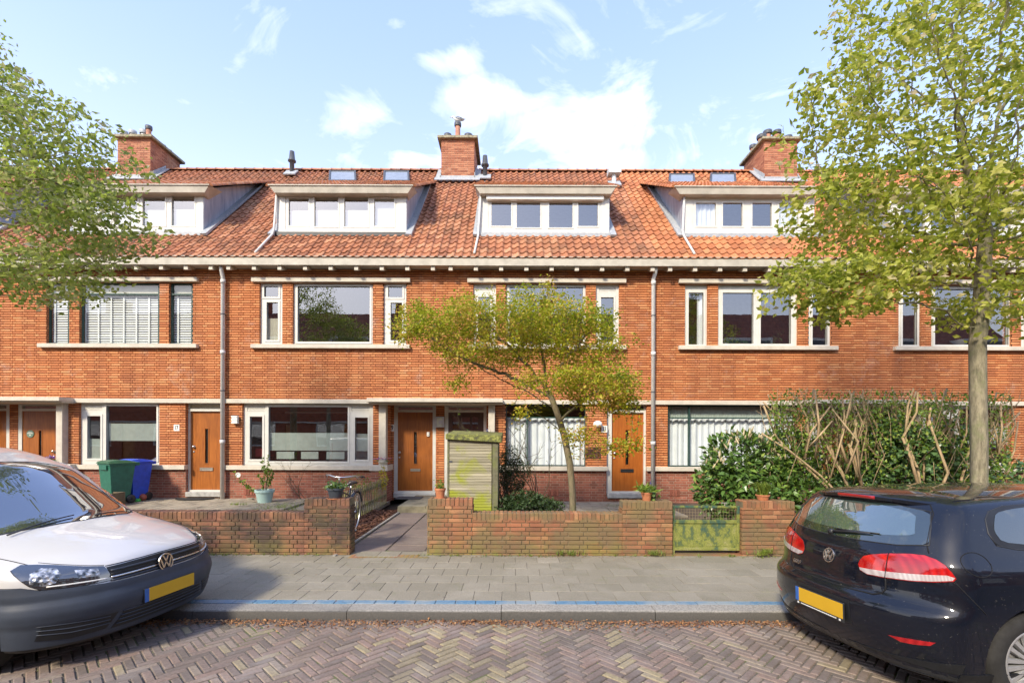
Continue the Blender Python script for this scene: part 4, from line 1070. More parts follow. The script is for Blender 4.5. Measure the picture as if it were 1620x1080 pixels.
b = MB(); b.box(-60, 60, -7.6, -3.2, -.02, .10); tag(b.build('opposite_pavement', M('grey_pavement', (.25, .235, .2), .9, obj=False)), kind='structure')
# ------------------------------------------------------------------ foliage
def leaf_mat(name, stops, transl=.35, rough=.5):
    t = NT(name)
    c = t.ramp(t.rnd(), stops)
    q = t.n('ShaderNodeBsdfPrincipled'); t.l(c, q.inputs['Base Color']); q.inputs['Roughness'].default_value = rough
    tr = t.n('ShaderNodeBsdfTranslucent'); t.l(t.mix(.5, c, (.30, .42, .03), 'MIX'), tr.inputs[0])
    mx = t.n('ShaderNodeMixShader'); mx.inputs[0].default_value = transl; t.l(q.outputs[0], mx.inputs[1]); t.l(tr.outputs[0], mx.inputs[2]); t.l(mx.outputs[0], t.out.inputs[0]); return t.m
m_leaf_tree = leaf_mat('spring_leaf', [(0, (.17, .20, .03)), (.3, (.36, .39, .05)), (.6, (.54, .54, .08)), (.85, (.64, .58, .18)), (1, (.64, .52, .36))], .52)
m_leaf_left = leaf_mat('grey_spring_leaf', [(0, (.14, .18, .045)), (.4, (.30, .36, .085)), (.7, (.44, .47, .13)), (.86, (.52, .45, .30)), (1, (.60, .52, .36))], .52)
m_leaf_maple = leaf_mat('maple_leaf', [(0, (.17, .24, .015)), (.3, (.36, .41, .02)), (.58, (.56, .50, .035)), (.78, (.66, .47, .08)), (1, (.66, .30, .12))], .5)
m_leaf_laurel = leaf_mat('laurel_leaf', [(0, (.05, .10, .025)), (.6, (.10, .19, .04)), (.88, (.22, .33, .06)), (1, (.34, .40, .08))], .15, .28)
m_leaf_ivy = leaf_mat('ivy_leaf', [(0, (.04, .085, .035)), (.6, (.09, .17, .055)), (1, (.22, .32, .08))], .12, .35)
m_leaf_con = leaf_mat('conifer_needles', [(0, (.02, .04, .012)), (.6, (.035, .07, .018)), (1, (.07, .12, .03))], .12, .6)
m_leaf_bright = leaf_mat('fresh_green_leaf', [(0, (.08, .16, .02)), (.5, (.16, .27, .03)), (1, (.30, .38, .06))], .3, .45)
m_grass = leaf_mat('grass_blade', [(0, (.09, .14, .02)), (.6, (.19, .27, .035)), (1, (.34, .36, .08))], .3)
m_catkin = M('cream_blossom', (.55, .46, .28), .8, var=.2)
def bark(name, a, c, sc_=(30, 30, 7)):
    t = NT(name); n = t.noise(1.0, 7, .7, vec=t.pos(sc_)); m = t.noise(5, 4, .7)
    col = t.ramp(n, [(.3, a), (.65, c)]); col = t.mix(t.ramp(m, [(.5, 0.0), (.68, .6)]), col, (.17, .19, .08)); t.bsdf(col, .9, 0, t.bump(n, .7, .012)); return t.m
m_bark = bark('grey_green_bark', (.10, .085, .055), (.34, .30, .20))
m_bark_dk = bark('dark_twig_bark', (.05, .037, .025), (.15, .11, .07))
m_bark_maple = bark('maple_bark', (.09, .075, .045), (.26, .21, .13))
m_cutwood = bark('tan_hedge_stems', (.24, .16, .085), (.56, .41, .24), (20, 20, 5))

def leaf(b, p, d, size, r, n=None, narrow=.55, fold=.25):
    """one pointed folded leaf: p stem end, d direction"""
    d = d.normalized(); n = n or Vector((r.gauss(0, 1), r.gauss(0, 1), r.gauss(.6, 1)))
    s = d.cross(n)
    if s.length < 1e-4: s = d.cross(Vector((.3, .5, .8)))
    s.normalize(); n = s.cross(d); w = size*narrow*.5
    a = p; m = p + d*size*.45 + n*size*.02; t = p + d*size - n*size*.12
    l = p + d*size*.42 + s*w + n*w*fold; q = p + d*size*.42 - s*w + n*w*fold
    b.add([a, l, t, q, m], [(0, 4, 1), (1, 4, 2), (0, 3, 4), (3, 2, 4)])

def grow(seed, stem, par0, attr, step=.16, infl=1.2, kill=.32, iters=160, up=.12):
    """space colonisation: stem = list of starting points, attr = Nx3 attractors -> nodes, parent"""
    nr = np.random.RandomState(seed)
    nodes = [np.array(p, float) for p in stem]; par = list(par0)
    A = np.array(attr, float); best = np.full(len(A), 1e9); bi = np.zeros(len(A), int)
    def upd(k0):
        N = np.array(nodes[k0:]); d = np.linalg.norm(A[:, None] - N[None], axis=2); j = d.argmin(1); m = d[np.arange(len(A)), j]; w = m < best
        best[w] = m[w]; bi[w] = j[w] + k0
    upd(0)
    for it in range(iters):
        if not len(A): break
        lim = infl if it > 12 else 9
        act = best < lim
        if not act.any():
            act = best <= np.sort(best)[:6].max()
        k0 = len(nodes); new = {}
        for a_, i in zip(A[act], bi[act]):
            v = a_ - nodes[i]; new.setdefault(i, []).append(v / (np.linalg.norm(v)+1e-9))
        for i, vs in new.items():
            v = np.mean(vs, 0) + np.array([0, 0, up]) + nr.normal(0, .16, 3); v /= np.linalg.norm(v)+1e-9
            nodes.append(nodes[i] + v*step); par.append(i)
        upd(k0)
        keep = best > kill
        A, best, bi = A[keep], best[keep], bi[keep]
        if len(nodes) > 6000: break
    return nodes, par

def wood_mesh(b, nodes, par, r0, rt=.004, expn=2.3, n=8, stem_r=None):
    N = len(nodes); ch = [[] for _ in range(N)]
    for i, p in enumerate(par):
        if p >= 0: ch[p].append(i)
    tips = np.zeros(N)
    rad = np.zeros(N)
    for i in range(N-1, -1, -1):
        rad[i] = rt**expn if not ch[i] else sum(rad[c] for c in ch[i])
    rad = rad**(1/expn); rad *= 1
    k = r0/rad[0]
    # scale so the trunk has its true girth while twigs stay thin
    g = math.log(r0/rt)/max(1e-6, math.log(rad[0]/rt)); rad = rt*(rad/rt)**g
    done = [False]*N
    for i in range(N):
        if par[i] >= 0 and done[i]: continue
        c = i; pts = [nodes[par[i]]] if par[i] >= 0 else []; rr = [min(rad[par[i]], rad[i]*1.35)] if par[i] >= 0 else []
        while True:
            pts.append(nodes[c]); rr.append(rad[c]); done[c] = True
            if not ch[c]: break
            nx = max(ch[c], key=lambda q: rad[q])
            c = nx
        if len(pts) > 1:
            if pts[-1] is not None: rr[-1] *= .5
            b.cur = .5; b.tube(pts, rr, n if rr[0] > .02 else 4, cap=False)
    return rad, ch

def ell(nr, c, r, n, hollow=.0):
    out = []
    while len(out) < n:
        p = nr.uniform(-1, 1, 3); d = np.linalg.norm(p)
        if d < 1 and d > hollow: out.append(np.array(c) + p*np.array(r))
    return out

def make_tree(name, label, base, stem, blobs, seed, r0, leafm, barkm, leafsize, perleaf, cat='tree', step=.16, infl=1.2, kill=.3, rt=.0035, leafr=.012, keep=None, flat=0, up=.12, narrow=.55, jitter=.10, group=None, drop=0.0, toward=None, cull=None, fill=0, fjit=.12, limbs=()):
    nr = np.random.RandomState(seed); r = random.Random(seed)
    attr = []
    for (c, rad, n) in blobs: attr += ell(nr, c, rad, n)
    if cull is not None: attr = [a for a in attr if cull(a)]
    par0 = [-1] + list(range(len(stem)-1)); stem = [np.array(p, float) for p in stem]
    for lim in limbs:                       # main limbs leave the trunk at its nearest point
        pts = [np.array(p, float) for p in lim]; cur = int(np.argmin([np.linalg.norm(q-pts[0]) for q in stem])); k = 0
        for a, c in zip(pts[:-1], pts[1:]):
            n = max(1, int(np.linalg.norm(c-a)/step))
            for j in range(1, n+1):
                q = a + (c-a)*j/n + nr.normal(0, .012, 3); stem.append(q); par0.append(cur); cur = len(stem)-1
    nodes, par = grow(seed, stem, par0, attr, step, infl, kill, up=up)
    root = thing(name, base, label, cat, group)
    b = MB(); rad, ch = wood_mesh(b, nodes, par, r0, rt)
    b.build('trunk', barkm, root, smooth=True)
    b = MB()
    clump = nr.uniform(-.22, .22, 4000)
    for i, p in enumerate(nodes):
        if rad[i] > leafr or par[i] < 0: continue
        q = nodes[par[i]]; dd = Vector(p - q).normalized()
        k = perleaf if not ch[i] else perleaf*.6
        key = clump[(int(p[0]*2.3)*31 + int(p[1]*2.3)*17 + int(p[2]*2.3)*7) % 4000]
        for _ in range(int(k) + (r.random() < k % 1)):
            if r.random() < drop: continue
            o = Vector(p) + Vector((r.gauss(0, jitter), r.gauss(0, jitter), r.gauss(0, jitter*.8)))
            d = (dd*.5 + Vector((r.gauss(0, .7), r.gauss(0, .7), r.gauss(-.1, .55))))
            b.cur = min(1, max(0, r.betavariate(2, 2.2) + key)); s = leafsize*r.uniform(.6, 1.25)
            if flat: d.z *= .4
            leaf(b, o, d, s, r, Vector((r.gauss(0, .6), r.gauss(0, .6), 1)) if flat else None, narrow)
    for a in attr:                          # leaf sprays at the ends of the finest twigs
        cz = Vector((r.gauss(0, 1), r.gauss(0, 1), r.gauss(0, .7))); key = clump[(int(a[0]*2.3)*31 + int(a[1]*2.3)*17 + int(a[2]*2.3)*7) % 4000]
        for _ in range(fill):
            o = Vector(a) + Vector((r.gauss(0, fjit), r.gauss(0, fjit), r.gauss(0, fjit*(.75 if flat else .7))))
            d = cz*.4 + Vector((r.gauss(0, .8), r.gauss(0, .8), r.gauss(-.1, .5)))
            b.cur = min(1, max(0, r.betavariate(2, 2.2) + key)); leaf(b, o, d, leafsize*r.uniform(.6, 1.25), r, Vector((r.gauss(0, .6), r.gauss(0, .6), 1)) if flat else None, narrow)
    b.build('crown', leafm, root)
    return root, nodes

# right-hand street tree
s8 = FP/6.35
tx, ty = X(1548, s8), 6.35
stem = [(tx, ty, .1)] + [(tx+.02*math.sin(k), ty, .1+.16*k) for k in range(1, 6)]
h = .9
px_of = lambda px, py, Y: ((px-810)*Y/FP, Y, EYE+(689-py)*Y/FP)
trunk_pts = [px_of(1549, 770, 6.35), px_of(1549, 700, 6.35), px_of(1547, 620, 6.35), px_of(1546, 540, 6.35), px_of(1551, 490, 6.35), px_of(1553, 450, 6.35), px_of(1556, 400, 6.35), px_of(1560, 340, 6.35)]
st_ = [(trunk_pts[0][0], ty, .1)]
for k in range(len(trunk_pts)-1):
    a, c = np.array(trunk_pts[k]), np.array(trunk_pts[k+1]); n = max(1, int(np.linalg.norm(c-a)/.16))
    for j in range(n): st_.append(tuple(a + (c-a)*j/n))
def bl(px, py, Y, rx, ry, rz, n): return (px_of(px, py, Y), (rx*Y/FP, ry, rz*Y/FP), n)
make_tree('street_tree', 'tall street tree with light green spring leaves, its bare trunk rising behind the dark hatchback', (tx, ty, .1), st_,
   [bl(1560, 250, 6.4, 300, 1.7, 150, 440), bl(1420, 330, 6.3, 125, 1.2, 105, 170), bl(1300, 170, 6.3, 65, .8, 40, 45), bl(1490, 80, 6.3, 190, 1.6, 140, 270), bl(1640, 380, 6.4, 180, 1.5, 130, 260), bl(1310, 455, 6.1, 110, .7, 50, 130), bl(1400, 430, 6.2, 110, .9, 50, 90), bl(1310, 330, 6.3, 70, .7, 60, 60), bl(1600, 480, 6.2, 110, .9, 40, 70), bl(1580, -80, 6.4, 260, 1.8, 120, 260)],
   41, .090, m_leaf_tree, m_bark, .098, 7, fill=10, fjit=.075, step=.15, infl=1.1, kill=.27, leafr=.010, up=.05, jitter=.085)
# left-hand street tree: trunk outside the frame
lx, ly = -8.35, 6.4
st_ = [(lx, ly, .1+.16*k) for k in range(0, 42)]
make_tree('street_tree', 'street tree at the left edge with thin grey-green spring leaves reaching over the roof', (lx, ly, .1), st_,
   [bl(-60, 330, 6.4, 250, 1.6, 120, 520), bl(50, 225, 6.4, 85, 1.0, 105, 130), bl(90, 250, 6.3, 120, 1.0, 80, 130), bl(130, 350, 6.2, 110, .9, 60, 130), bl(60, 440, 6.2, 110, 1.0, 40, 130), bl(-40, 150, 6.4, 70, 1.2, 70, 130), bl(-120, 60, 6.4, 100, 1.4, 150, 160)],
   77, .12, m_leaf_left, m_bark, .084, 6, fill=10, fjit=.075, step=.15, infl=1.1, kill=.27, leafr=.009, up=.04, jitter=.085)

# spreading maple in the front garden
my = 8.1
sm = FP/my
mp = [px_of(907, 822, my), px_of(906, 780, my), px_of(902, 735, my), px_of(893, 690, my), px_of(882, 655, my), px_of(872, 628, my), px_of(862, 608, my)]
st_ = []
for k in range(len(mp)-1):
    a, c = np.array(mp[k]), np.array(mp[k+1]); n = max(1, int(np.linalg.norm(c-a)/.1))
    for j in range(n): st_.append(tuple(a + (c-a)*j/n))
st_.append(mp[-1])
make_tree('maple_tree', 'low spreading maple with yellow-green leaves and slanting branches in the middle front garden', (mp[0][0], my, GZ), st_,
   [bl(820, 508, my, 165, 1.15, 24, 320), bl(700, 530, my, 72, .8, 30, 130), bl(790, 545, my, 110, .9, 26, 90), bl(860, 540, my, 60, .8, 40, 60), bl(640, 520, my, 22, .3, 22, 18), bl(750, 480, my, 60, .5, 16, 26), bl(660, 500, my, 30, .5, 18, 30), bl(760, 565, my, 80, .9, 14, 70), bl(930, 545, my-.1, 75, .9, 34, 130), bl(950, 610, my-.5, 62, .7, 36, 170), bl(870, 600, my-.6, 60, .5, 22, 60), bl(985, 640, my-.5, 32, .4, 15, 40), bl(900, 480, my, 40, .3, 12, 18), bl(868, 462, my, 10, .2, 16, 10), bl(830, 468, my, 18, .3, 16, 14), bl(720, 605, my, 18, .2, 8, 12), bl(985, 705, my-.7, 38, .2, 9, 22), bl(920, 690, my-.7, 22, .2, 12, 18), bl(820, 655, my-.4, 14, .2, 9, 8)],
   13, .056, m_leaf_maple, m_bark_maple, .056, 14, fill=19, fjit=.075,
   limbs=[[px_of(x, y, my+dy) for x, y, dy in L_] for L_ in (
     [(872, 628, 0), (800, 592, .1), (740, 572, .15), (690, 542, .1), (660, 508, 0)], [(868, 620, 0), (830, 572, -.1), (790, 535, -.2), (765, 500, -.2)], [(864, 612, 0), (858, 560, .2), (850, 520, .3), (845, 480, .3)],
     [(868, 622, 0), (885, 580, -.1), (908, 552, -.15), (930, 525, -.1)], [(886, 662, 0), (930, 628, -.35), (968, 605, -.5)], [(880, 648, 0), (840, 622, .3), (790, 600, .5), (745, 575, .6)], [(893, 690, 0), (862, 662, -.2), (838, 650, -.35), (815, 640, -.4)])],
   step=.10, infl=.9, kill=.15, rt=.0034, leafr=.0066, up=.02, jitter=.07, flat=1, narrow=.6)

# tree across the street, seen in the upstairs window
make_tree('street_tree', 'street tree across the road, only seen reflected in the upstairs windows', (-11.4, -5.2, .1), [(-11.4, -5.2, .1+.2*k) for k in range(18)],
   [((-11.0, -5.2, 5.6), (1.9, 1.5, 1.9), 220), ((-11.6, -5.2, 7.6), (1.0, .8, 1.2), 60)], 5, .13, m_leaf_tree, m_bark, .16, 5, step=.2, infl=1.4, kill=.36, leafr=.014, jitter=.16)

def bush(name, label, base, vols, leafm, seed, size, count, cat='shrub', stems=None, stemm=None, narrow=.5, shell=.55, parts=('foliage', 'stems'), lump=.25, upbias=.5):
    """leaves massed near the surface of lumpy volumes"""
    r = random.Random(seed); root = thing(name, base, label, cat); b = MB()
    tot = sum(v[1][0]*v[1][1]*v[1][2] for v in vols)
    for (c, rad) in vols:
        n = int(count*rad[0]*rad[1]*rad[2]/tot)
        lumps = [(Vector((r.gauss(0, 1), r.gauss(0, 1), r.gauss(0, 1))).normalized(), r.uniform(-lump, lump)) for _ in range(26)]
        for _ in range(n):
            d = Vector((r.gauss(0, 1), r.gauss(0, 1), r.gauss(0, 1))).normalized()
            f = 1 + max(((d.dot(l)-.8)*5*w for l, w in lumps if d.dot(l) > .8), key=abs, default=0)
            q = r.random()**.45*(1-shell)+shell if r.random() < .85 else r.random()
            p = Vector((c[0]+d.x*rad[0]*q*f, c[1]+d.y*rad[1]*q*f, max(GZ+.01, c[2]+d.z*rad[2]*q*f)))
            dd = (d + Vector((r.gauss(0, .7), r.gauss(0, .7), r.gauss(.1, .6))))
            b.cur = min(1, max(0, r.betavariate(2, 2.5))); leaf(b, p, dd, size*r.uniform(.7, 1.3), r, (d+Vector((r.gauss(0,.4), r.gauss(0,.4), upbias+r.gauss(0,.4)))), narrow)
    b.build(parts[0], leafm, root)
    if stems:
        b = MB()
        for pts, r0, r1 in stems: b.tube(pts, [r0+(r1-r0)*k/(len(pts)-1) for k in range(len(pts))], 6)
        b.build(parts[1], stemm or m_bark_dk, root, smooth=True)
    return root
def at(px, py, Y): return Vector(px_of(px, py, Y))
Yh = 7.7
lau = bush('laurel_shrub', 'rounded laurel bush with cream flower candles beside the green gate', at(1185, 815, Yh), [(at(1172, 745, Yh), (.62, .42, .68)), (at(1135, 775, Yh), (.33, .33, .42)), (at(1250, 790, 7.4), (.6, .3, .35)), (at(1240, 730, 7.9), (.55, .4, .5))], m_leaf_laurel, 3, .12, 5200, narrow=.42,
   stems=[([at(1180+k*9, 815, Yh), at(1170+k*12, 760, Yh)], .015, .01) for k in range(5)])
r = random.Random(2)
for k in range(60):
    g = r.uniform(.15, 3.0); c = at(1172, 745, Yh) + Vector((math.cos(g)*.6*r.uniform(.6, 1.02), -.38*r.random()-.05, math.sin(g)*.66*r.uniform(.75, 1.0)))
    l = r.uniform(.06, .11); d = Vector((r.gauss(0, .4), r.gauss(-.3, .3), 1)).normalized(); pts = [c + d*l*j/4 for j in range(5)]
    b = MB(); b.cur = r.random(); b.tube(pts, [.008, .013, .012, .009, .003], 6); b.build('flower_candle', m_catkin, lau)

# cut-back hedge overgrown with ivy
Yg = 7.6
stems = []; r = random.Random(12)
hand = [[(1370, 812), (1320, 780), (1262, 725), (1228, 690), (1208, 640)], [(1345, 800), (1300, 752), (1250, 712), (1205, 684)], [(1350, 790), (1332, 745), (1300, 690), (1282, 640)], [(1345, 775), (1320, 720), (1290, 655), (1240, 645)], [(1462, 800), (1452, 740), (1432, 690), (1436, 640), (1445, 612)],
        [(1468, 800), (1480, 740), (1484, 680), (1488, 640), (1498, 612)], [(1462, 798), (1440, 720), (1428, 690), (1450, 650), (1452, 618)], [(1500, 800), (1520, 760), (1536, 700), (1540, 660)], [(1475, 800), (1500, 745), (1475, 680), (1470, 662)], [(1366, 775), (1350, 715), (1342, 700)], [(1340, 730), (1330, 700), (1336, 660), (1332, 625)], [(1360, 760), (1356, 700), (1370, 655), (1362, 622)], [(1390, 735), (1396, 690), (1392, 650), (1402, 616)], [(1420, 740), (1412, 690), (1420, 650), (1412, 614)]]
for h_ in hand:
    Yv = Yg + r.uniform(-.45, .2); stems.append(([at(x, y, Yv) for x, y in h_], r.uniform(.019, .026), r.uniform(.011, .015)))
for k in range(80):
    px = r.uniform(1250, 1600); Yv = Yg + r.uniform(-.45, .4); p0 = at(px, r.uniform(690, 760), Yv); p1 = at(px + r.gauss(-8 if px < 1400 else 6, 26), r.uniform(612, 668), Yv)
    m = (p0+p1)/2 + Vector((r.gauss(0, .09), r.gauss(0, .07), 0)); stems.append(([p0, m, p1], r.uniform(.010, .018), r.uniform(.008, .013)))
for k in range(330):                       # thin new twigs
    px = r.uniform(1215, 1610); Yv = Yg + r.uniform(-.4, .5); p0 = at(px, r.uniform(640, 800), Yv); d = Vector((r.gauss(-.15 if px < 1330 else 0, .35), r.gauss(0, .2), r.uniform(.3, 1))).normalized()*r.uniform(.3, .75)
    p1 = p0+d; zmx = at(px, 612, Yv).z
    if p1.z > zmx: p1.z = zmx
    stems.append(([p0, (p0+p1)/2 + Vector((r.gauss(0, .04), 0, .02)), p1], .0055, .0025))
hedge = bush('ivy_hedge', 'hard-pruned hedge of tan branches overgrown with dark ivy behind the hatchback', at(1430, 815, Yg), [(at(1405, 738, Yg+.1), (.80, .38, .72)), (at(1420, 708, Yg), (.55, .35, .45)), (at(1345, 765, Yg+.15), (.50, .4, .42)), (at(1490, 740, Yg+.2), (.50, .38, .72)), (at(1590, 775, Yg+.2), (.5, .35, .45))], m_leaf_ivy, 8, .075, 9500, cat='hedge', stems=stems, stemm=m_cutwood, narrow=.85, shell=.45, lump=.35)
b = MB(); r = random.Random(19)
for k in range(8000):
    px = r.uniform(1215, 1600); py = r.triangular(612, 800, 645); Yv = Yg + r.uniform(-.45, .3)
    if px > 1500: py = r.uniform(620, 810)
    b.cur = r.random(); leaf(b, at(px, py, Yv), Vector((r.gauss(0, 1), r.gauss(0, 1), r.gauss(.3, 1))), .05*r.uniform(.6, 1.4), r)
b.build('young_leaves', m_leaf_bright, hedge)

bush('conifer', 'small dark green conifer between the shed and the curtained window', at(808, 800, 9.3), [(at(806, 735, 9.3), (.24, .24, .33)), (at(810, 752, 9.3), (.30, .28, .34)), (at(806, 778, 9.3), (.28, .25, .25))], m_leaf_con, 4, .045, 5200, cat='shrub', narrow=.35, shell=.6)
bush('ground_cover_shrub', 'low dark green shrubs spreading under the maple', at(835, 808, 8.6), [(at(835, 795, 8.4), (.42, .35, .17)), (at(875, 802, 8.3), (.2, .25, .12)), (at(800, 800, 8.3), (.25, .2, .15))], m_leaf_con, 6, .055, 3600, narrow=.5, shell=.3)
def bare(name, label, base, pts0, seed, n, length, spread, leafm=None, nl=0, lsz=.05, rad=.010, cat='shrub', col=None, narrow=.6):
    """a thin open shrub: wandering stems with side twigs"""
    r = random.Random(seed); root = thing(name, base, label, cat); b = MB(); lf = MB()
    for k in range(n):
        p = Vector(base) + Vector((r.gauss(0, .03), r.gauss(0, .03), 0)); d = Vector((pts0[0]+r.gauss(0, spread), pts0[1]+r.gauss(0, spread*.6), 1)).normalized(); pts = [p]; st = length*r.uniform(.6, 1.05)/9
        for j in range(9):
            d = (d + Vector((r.gauss(0, .16), r.gauss(0, .16), r.gauss(-.02, .1)))).normalized(); p = p + d*st; pts.append(p)
            if j > 2:
                for _ in range(2):
                    e = (d + Vector((r.gauss(0, .8), r.gauss(0, .6), r.gauss(.1, .5)))).normalized(); l = st*r.uniform(.8, 2.2); q = [p, p+e*l*.5+Vector((0, 0, r.gauss(0, .01))), p+e*l]; b.tube(q, [rad*.32, rad*.26, rad*.15], 4, False)
                    for _ in range(nl): lf.cur = r.random(); leaf(lf, p+e*l*r.random(), e+Vector((r.gauss(0, .8), r.gauss(0, .8), r.gauss(0, .6))), lsz*r.uniform(.6, 1.3), r, None, narrow)
        b.tube(pts, [rad*(1-.75*j/9) for j in range(10)], 5, False)
    b.build('stems', col or m_bark_dk, root, smooth=True)
    if nl: lf.build('leaves', leafm, root)
    return root
bare('rose_shrub', 'bare thorny shrub in front of the curtained window beside the conifer', at(850, 800, 9.6), (-.05, 0), 31, 6, 1.9, .22, m_leaf_laurel, 1, .035)
bare('rose_shrub', 'thin leafless rose stems against the plinth right of the mint green pot', at(478, 790, 11.9), (-.45, -.05), 33, 4, 1.45, .18, m_leaf_maple, 0, rad=.008)
bare('climbing_shrub', 'arching bare stems leaning on the right side of the shed', at(800, 808, 8.9), (.12, 0), 35, 5, 1.5, .16, m_leaf_bright, 0, rad=.012, col=m_bark_dk)
bare('climbing_shrub', 'sparse twigs with fresh leaves over the porch pillar beside the shed', at(792, 800, 9.9), (-.1, 0), 37, 3, 2.1, .14, m_leaf_bright, 1, .055, rad=.008)
bush('yellow_shrub', 'small yellow-leaved plant behind the end of the picket fence', at(606, 785, 11.6), [(at(606, 758, 11.6), (.10, .10, .26))], leaf_mat('yellow_leaf', [(0, (.35, .30, .02)), (1, (.70, .52, .04))]), 5, .05, 260, narrow=.5)
bush('trailing_shrub', 'loose pale green shrub behind the picket fence and bicycle', at(565, 790, 11.2), [(at(560, 768, 11.2), (.55, .2, .22))], m_leaf_bright, 15, .05, 420, narrow=.5, shell=.2)

# grass, moss and weeds
def tuft(b, c, r, n, h, spread):
    for _ in range(n):
        a = r.uniform(0, 6.28); d = Vector((math.cos(a), math.sin(a), 0)); p = Vector(c) + d*r.random()*spread; w = Vector((-d.y, d.x, 0))*.003*r.uniform(.6, 1.6); hh = h*r.uniform(.5, 1.1); b.cur = r.random()
        b.add([p-w, p+w, p+w*.7+d*hh*.25+Vector((0, 0, hh*.7)), p-w*.7+d*hh*.25+Vector((0, 0, hh*.7)), p+d*hh*.6+Vector((0, 0, hh))], [(0,1,2,3), (3,2,4)])
b = MB(); r = random.Random(9)
for _ in range(420):                        # at the foot of the garden walls
    x = r.uniform(-6.3, 6.2)
    if -2.55 < x < -1.35 or r.random() > .35+.5*math.sin(x*2.1+1)**2: continue
    tuft(b, (x, YW-.015-abs(r.gauss(0, .04)), .098), r, r.randint(3, 9), .035*r.uniform(.5, 1.4), .03)
for _ in range(260):                        # in the road joints
    tuft(b, (r.uniform(-5.5, 5.5), r.uniform(3.3, YK-.1), -.01), r, r.randint(2, 5), .014, .018)
for (px, py, Y) in ((378, 800, 11.0), (1200, 876, YW-.1), (1215, 873, YW-.08), (905, 877, YW-.06), (1040, 876, YW-.06)):
    for _ in range(10): tuft(b, at(px+r.gauss(0, 9), py, Y), r, 10, .07, .05)
tag(b.build('weeds', m_grass), kind='stuff')
b = MB()
for _ in range(900):                        # mossy grass patch behind the low wall
    x = r.uniform(-5.75, -3.3); y = YW + .6 + r.random()**1.5*4.6
    if x < -4.9 and y > 11: continue
    tuft(b, (x, y, GZ-.03), r, 5, .035*r.uniform(.4, 1.5), .05)
for _ in range(60): tuft(b, (r.gauss(-5.25, .22), r.gauss(10.9, .3), GZ-.03), r, 14, .14, .06)
tag(b.build('grass', m_grass), kind='stuff')
b = MB()
for _ in range(6500):                       # leaf litter along the kerb
    x = r.uniform(-6, 6); w = .045 + .06*abs(math.sin(x*1.3+.5)) ; y = YK - .012 - abs(r.gauss(0, w)); b.cur = r.random()
    leaf(b, Vector((x, y, .006+r.random()*.018)), Vector((r.gauss(0,1), r.gauss(0,1), r.gauss(0,.25))), r.uniform(.012, .034), r, Vector((r.gauss(0,.4), r.gauss(0,.4), 1)), .6)
for _ in range(260): b.cur = r.random(); leaf(b, Vector((r.uniform(-5, 6), r.uniform(YK+.2, YW-.05), .108)), Vector((r.gauss(0,1), r.gauss(0,1), 0)), r.uniform(.008, .02), r, Vector((0, 0, 1)), .6)
for _ in range(300): b.cur = r.random(); x = r.gauss(.7, .6); leaf(b, Vector((x, YW-.02-abs(r.gauss(0, .06)), .108)), Vector((r.gauss(0,1), r.gauss(0,1), 0)), r.uniform(.01, .025), r, Vector((0, 0, 1)), .6)
tag(b.build('leaf_litter', brick_mat('dry_leaves', [(0, (.10, .04, .015)), (.5, (.27, .12, .04)), (1, (.48, .28, .12))])), kind='stuff')
# ------------------------------------------------------------------ wheeled bins
def plast(name, col): return M(name, col, .42, var=.15, bump=.1, bscale=90)
def bin_(loc, rz, mat, lidmat, label, h=1.0):
    root = thing('wheeled_bin', loc, label, 'bin', 'wheeled bins by the plinth', rz)
    b = MB(); w0, d0, w1, d1 = .19, .20, .235, .265; zb, zt = .05, h*.90
    vs = [(-w0,-d0,zb),(w0,-d0,zb),(w0,d0*.8,zb),(-w0,d0*.8,zb),(-w1,-d1,zt),(w1,-d1,zt),(w1,d1,zt),(-w1,d1,zt)]
    b.add(vs, [(3,2,1,0),(4,5,6,7),(0,1,5,4),(1,2,6,5),(2,3,7,6),(3,0,4,7)]); b.box(-w1-.015, w1+.015, -d1-.015, d1+.015, zt-.04, zt)
    b.box(-w1*.6, w1*.6, -d1-.03, -d1, zt-.14, zt-.04); b.box(-w1-.02, -w1+.05, d1, d1+.08, zt-.06, zt+.02); b.box(w1-.05, w1+.02, d1, d1+.08, zt-.06, zt+.02)
    b.tube([(-w1, d1+.07, zt), (w1, d1+.07, zt)], .015, 8); local(bb(b, 'body', mat, .02), root)
    b = MB(); n = 8; vs = []
    for i in range(n+1):
        t = i/n; y = -d1-.04 + (2*d1+.08)*t; z = zt+.012 + .07*math.sin(math.pi*(.15+.8*t))
        vs += [(-w1-.03, y, zt+.005), (-w1+.03, y, z), (w1-.03, y, z), (w1+.03, y, zt+.005)]
    fs = []
    for i in range(n):
        for k in range(3): fs.append((4*i+k, 4*i+k+1, 4*i+k+5, 4*i+k+4))
    fs.append((3,2,1,0)); fs.append((4*n, 4*n+1, 4*n+2, 4*n+3)); b.add(vs, fs); local(bb(b, 'lid', lidmat, .006), root)
    for sx in (-1, 1):
        b = MB(); b.lathe([(.02, -.02), (.085, -.025), (.10, -.015), (.10, .015), (.085, .025), (.02, .02)], (sx*.21, d0*.8+.02, .10), 20, 'x'); local(bb(b, 'wheel', m_black, 0, True), root)
    return root
def bb(b, name, mat, bevel=0, smooth=False, seg=2): return b.build(name, mat, None, smooth, bevel, seg)
tz = GZ+.05
g1 = at(180, 798, 11.35); bin_((g1.x, 11.45, tz), R(-24), plast('dark_green_plastic', (.02, .13, .085)), plast('green_lid_plastic', (.035, .12, .055)), 'dark green wheeled bin in front of the blue one', 1.05)
bin_((X(216, FP/12.0), 11.95, tz), R(-12), plast('blue_plastic', (.01, .07, .55)), plast('blue_lid', (.01, .07, .55)), 'bright blue wheeled bin standing behind the green bin', 1.05)
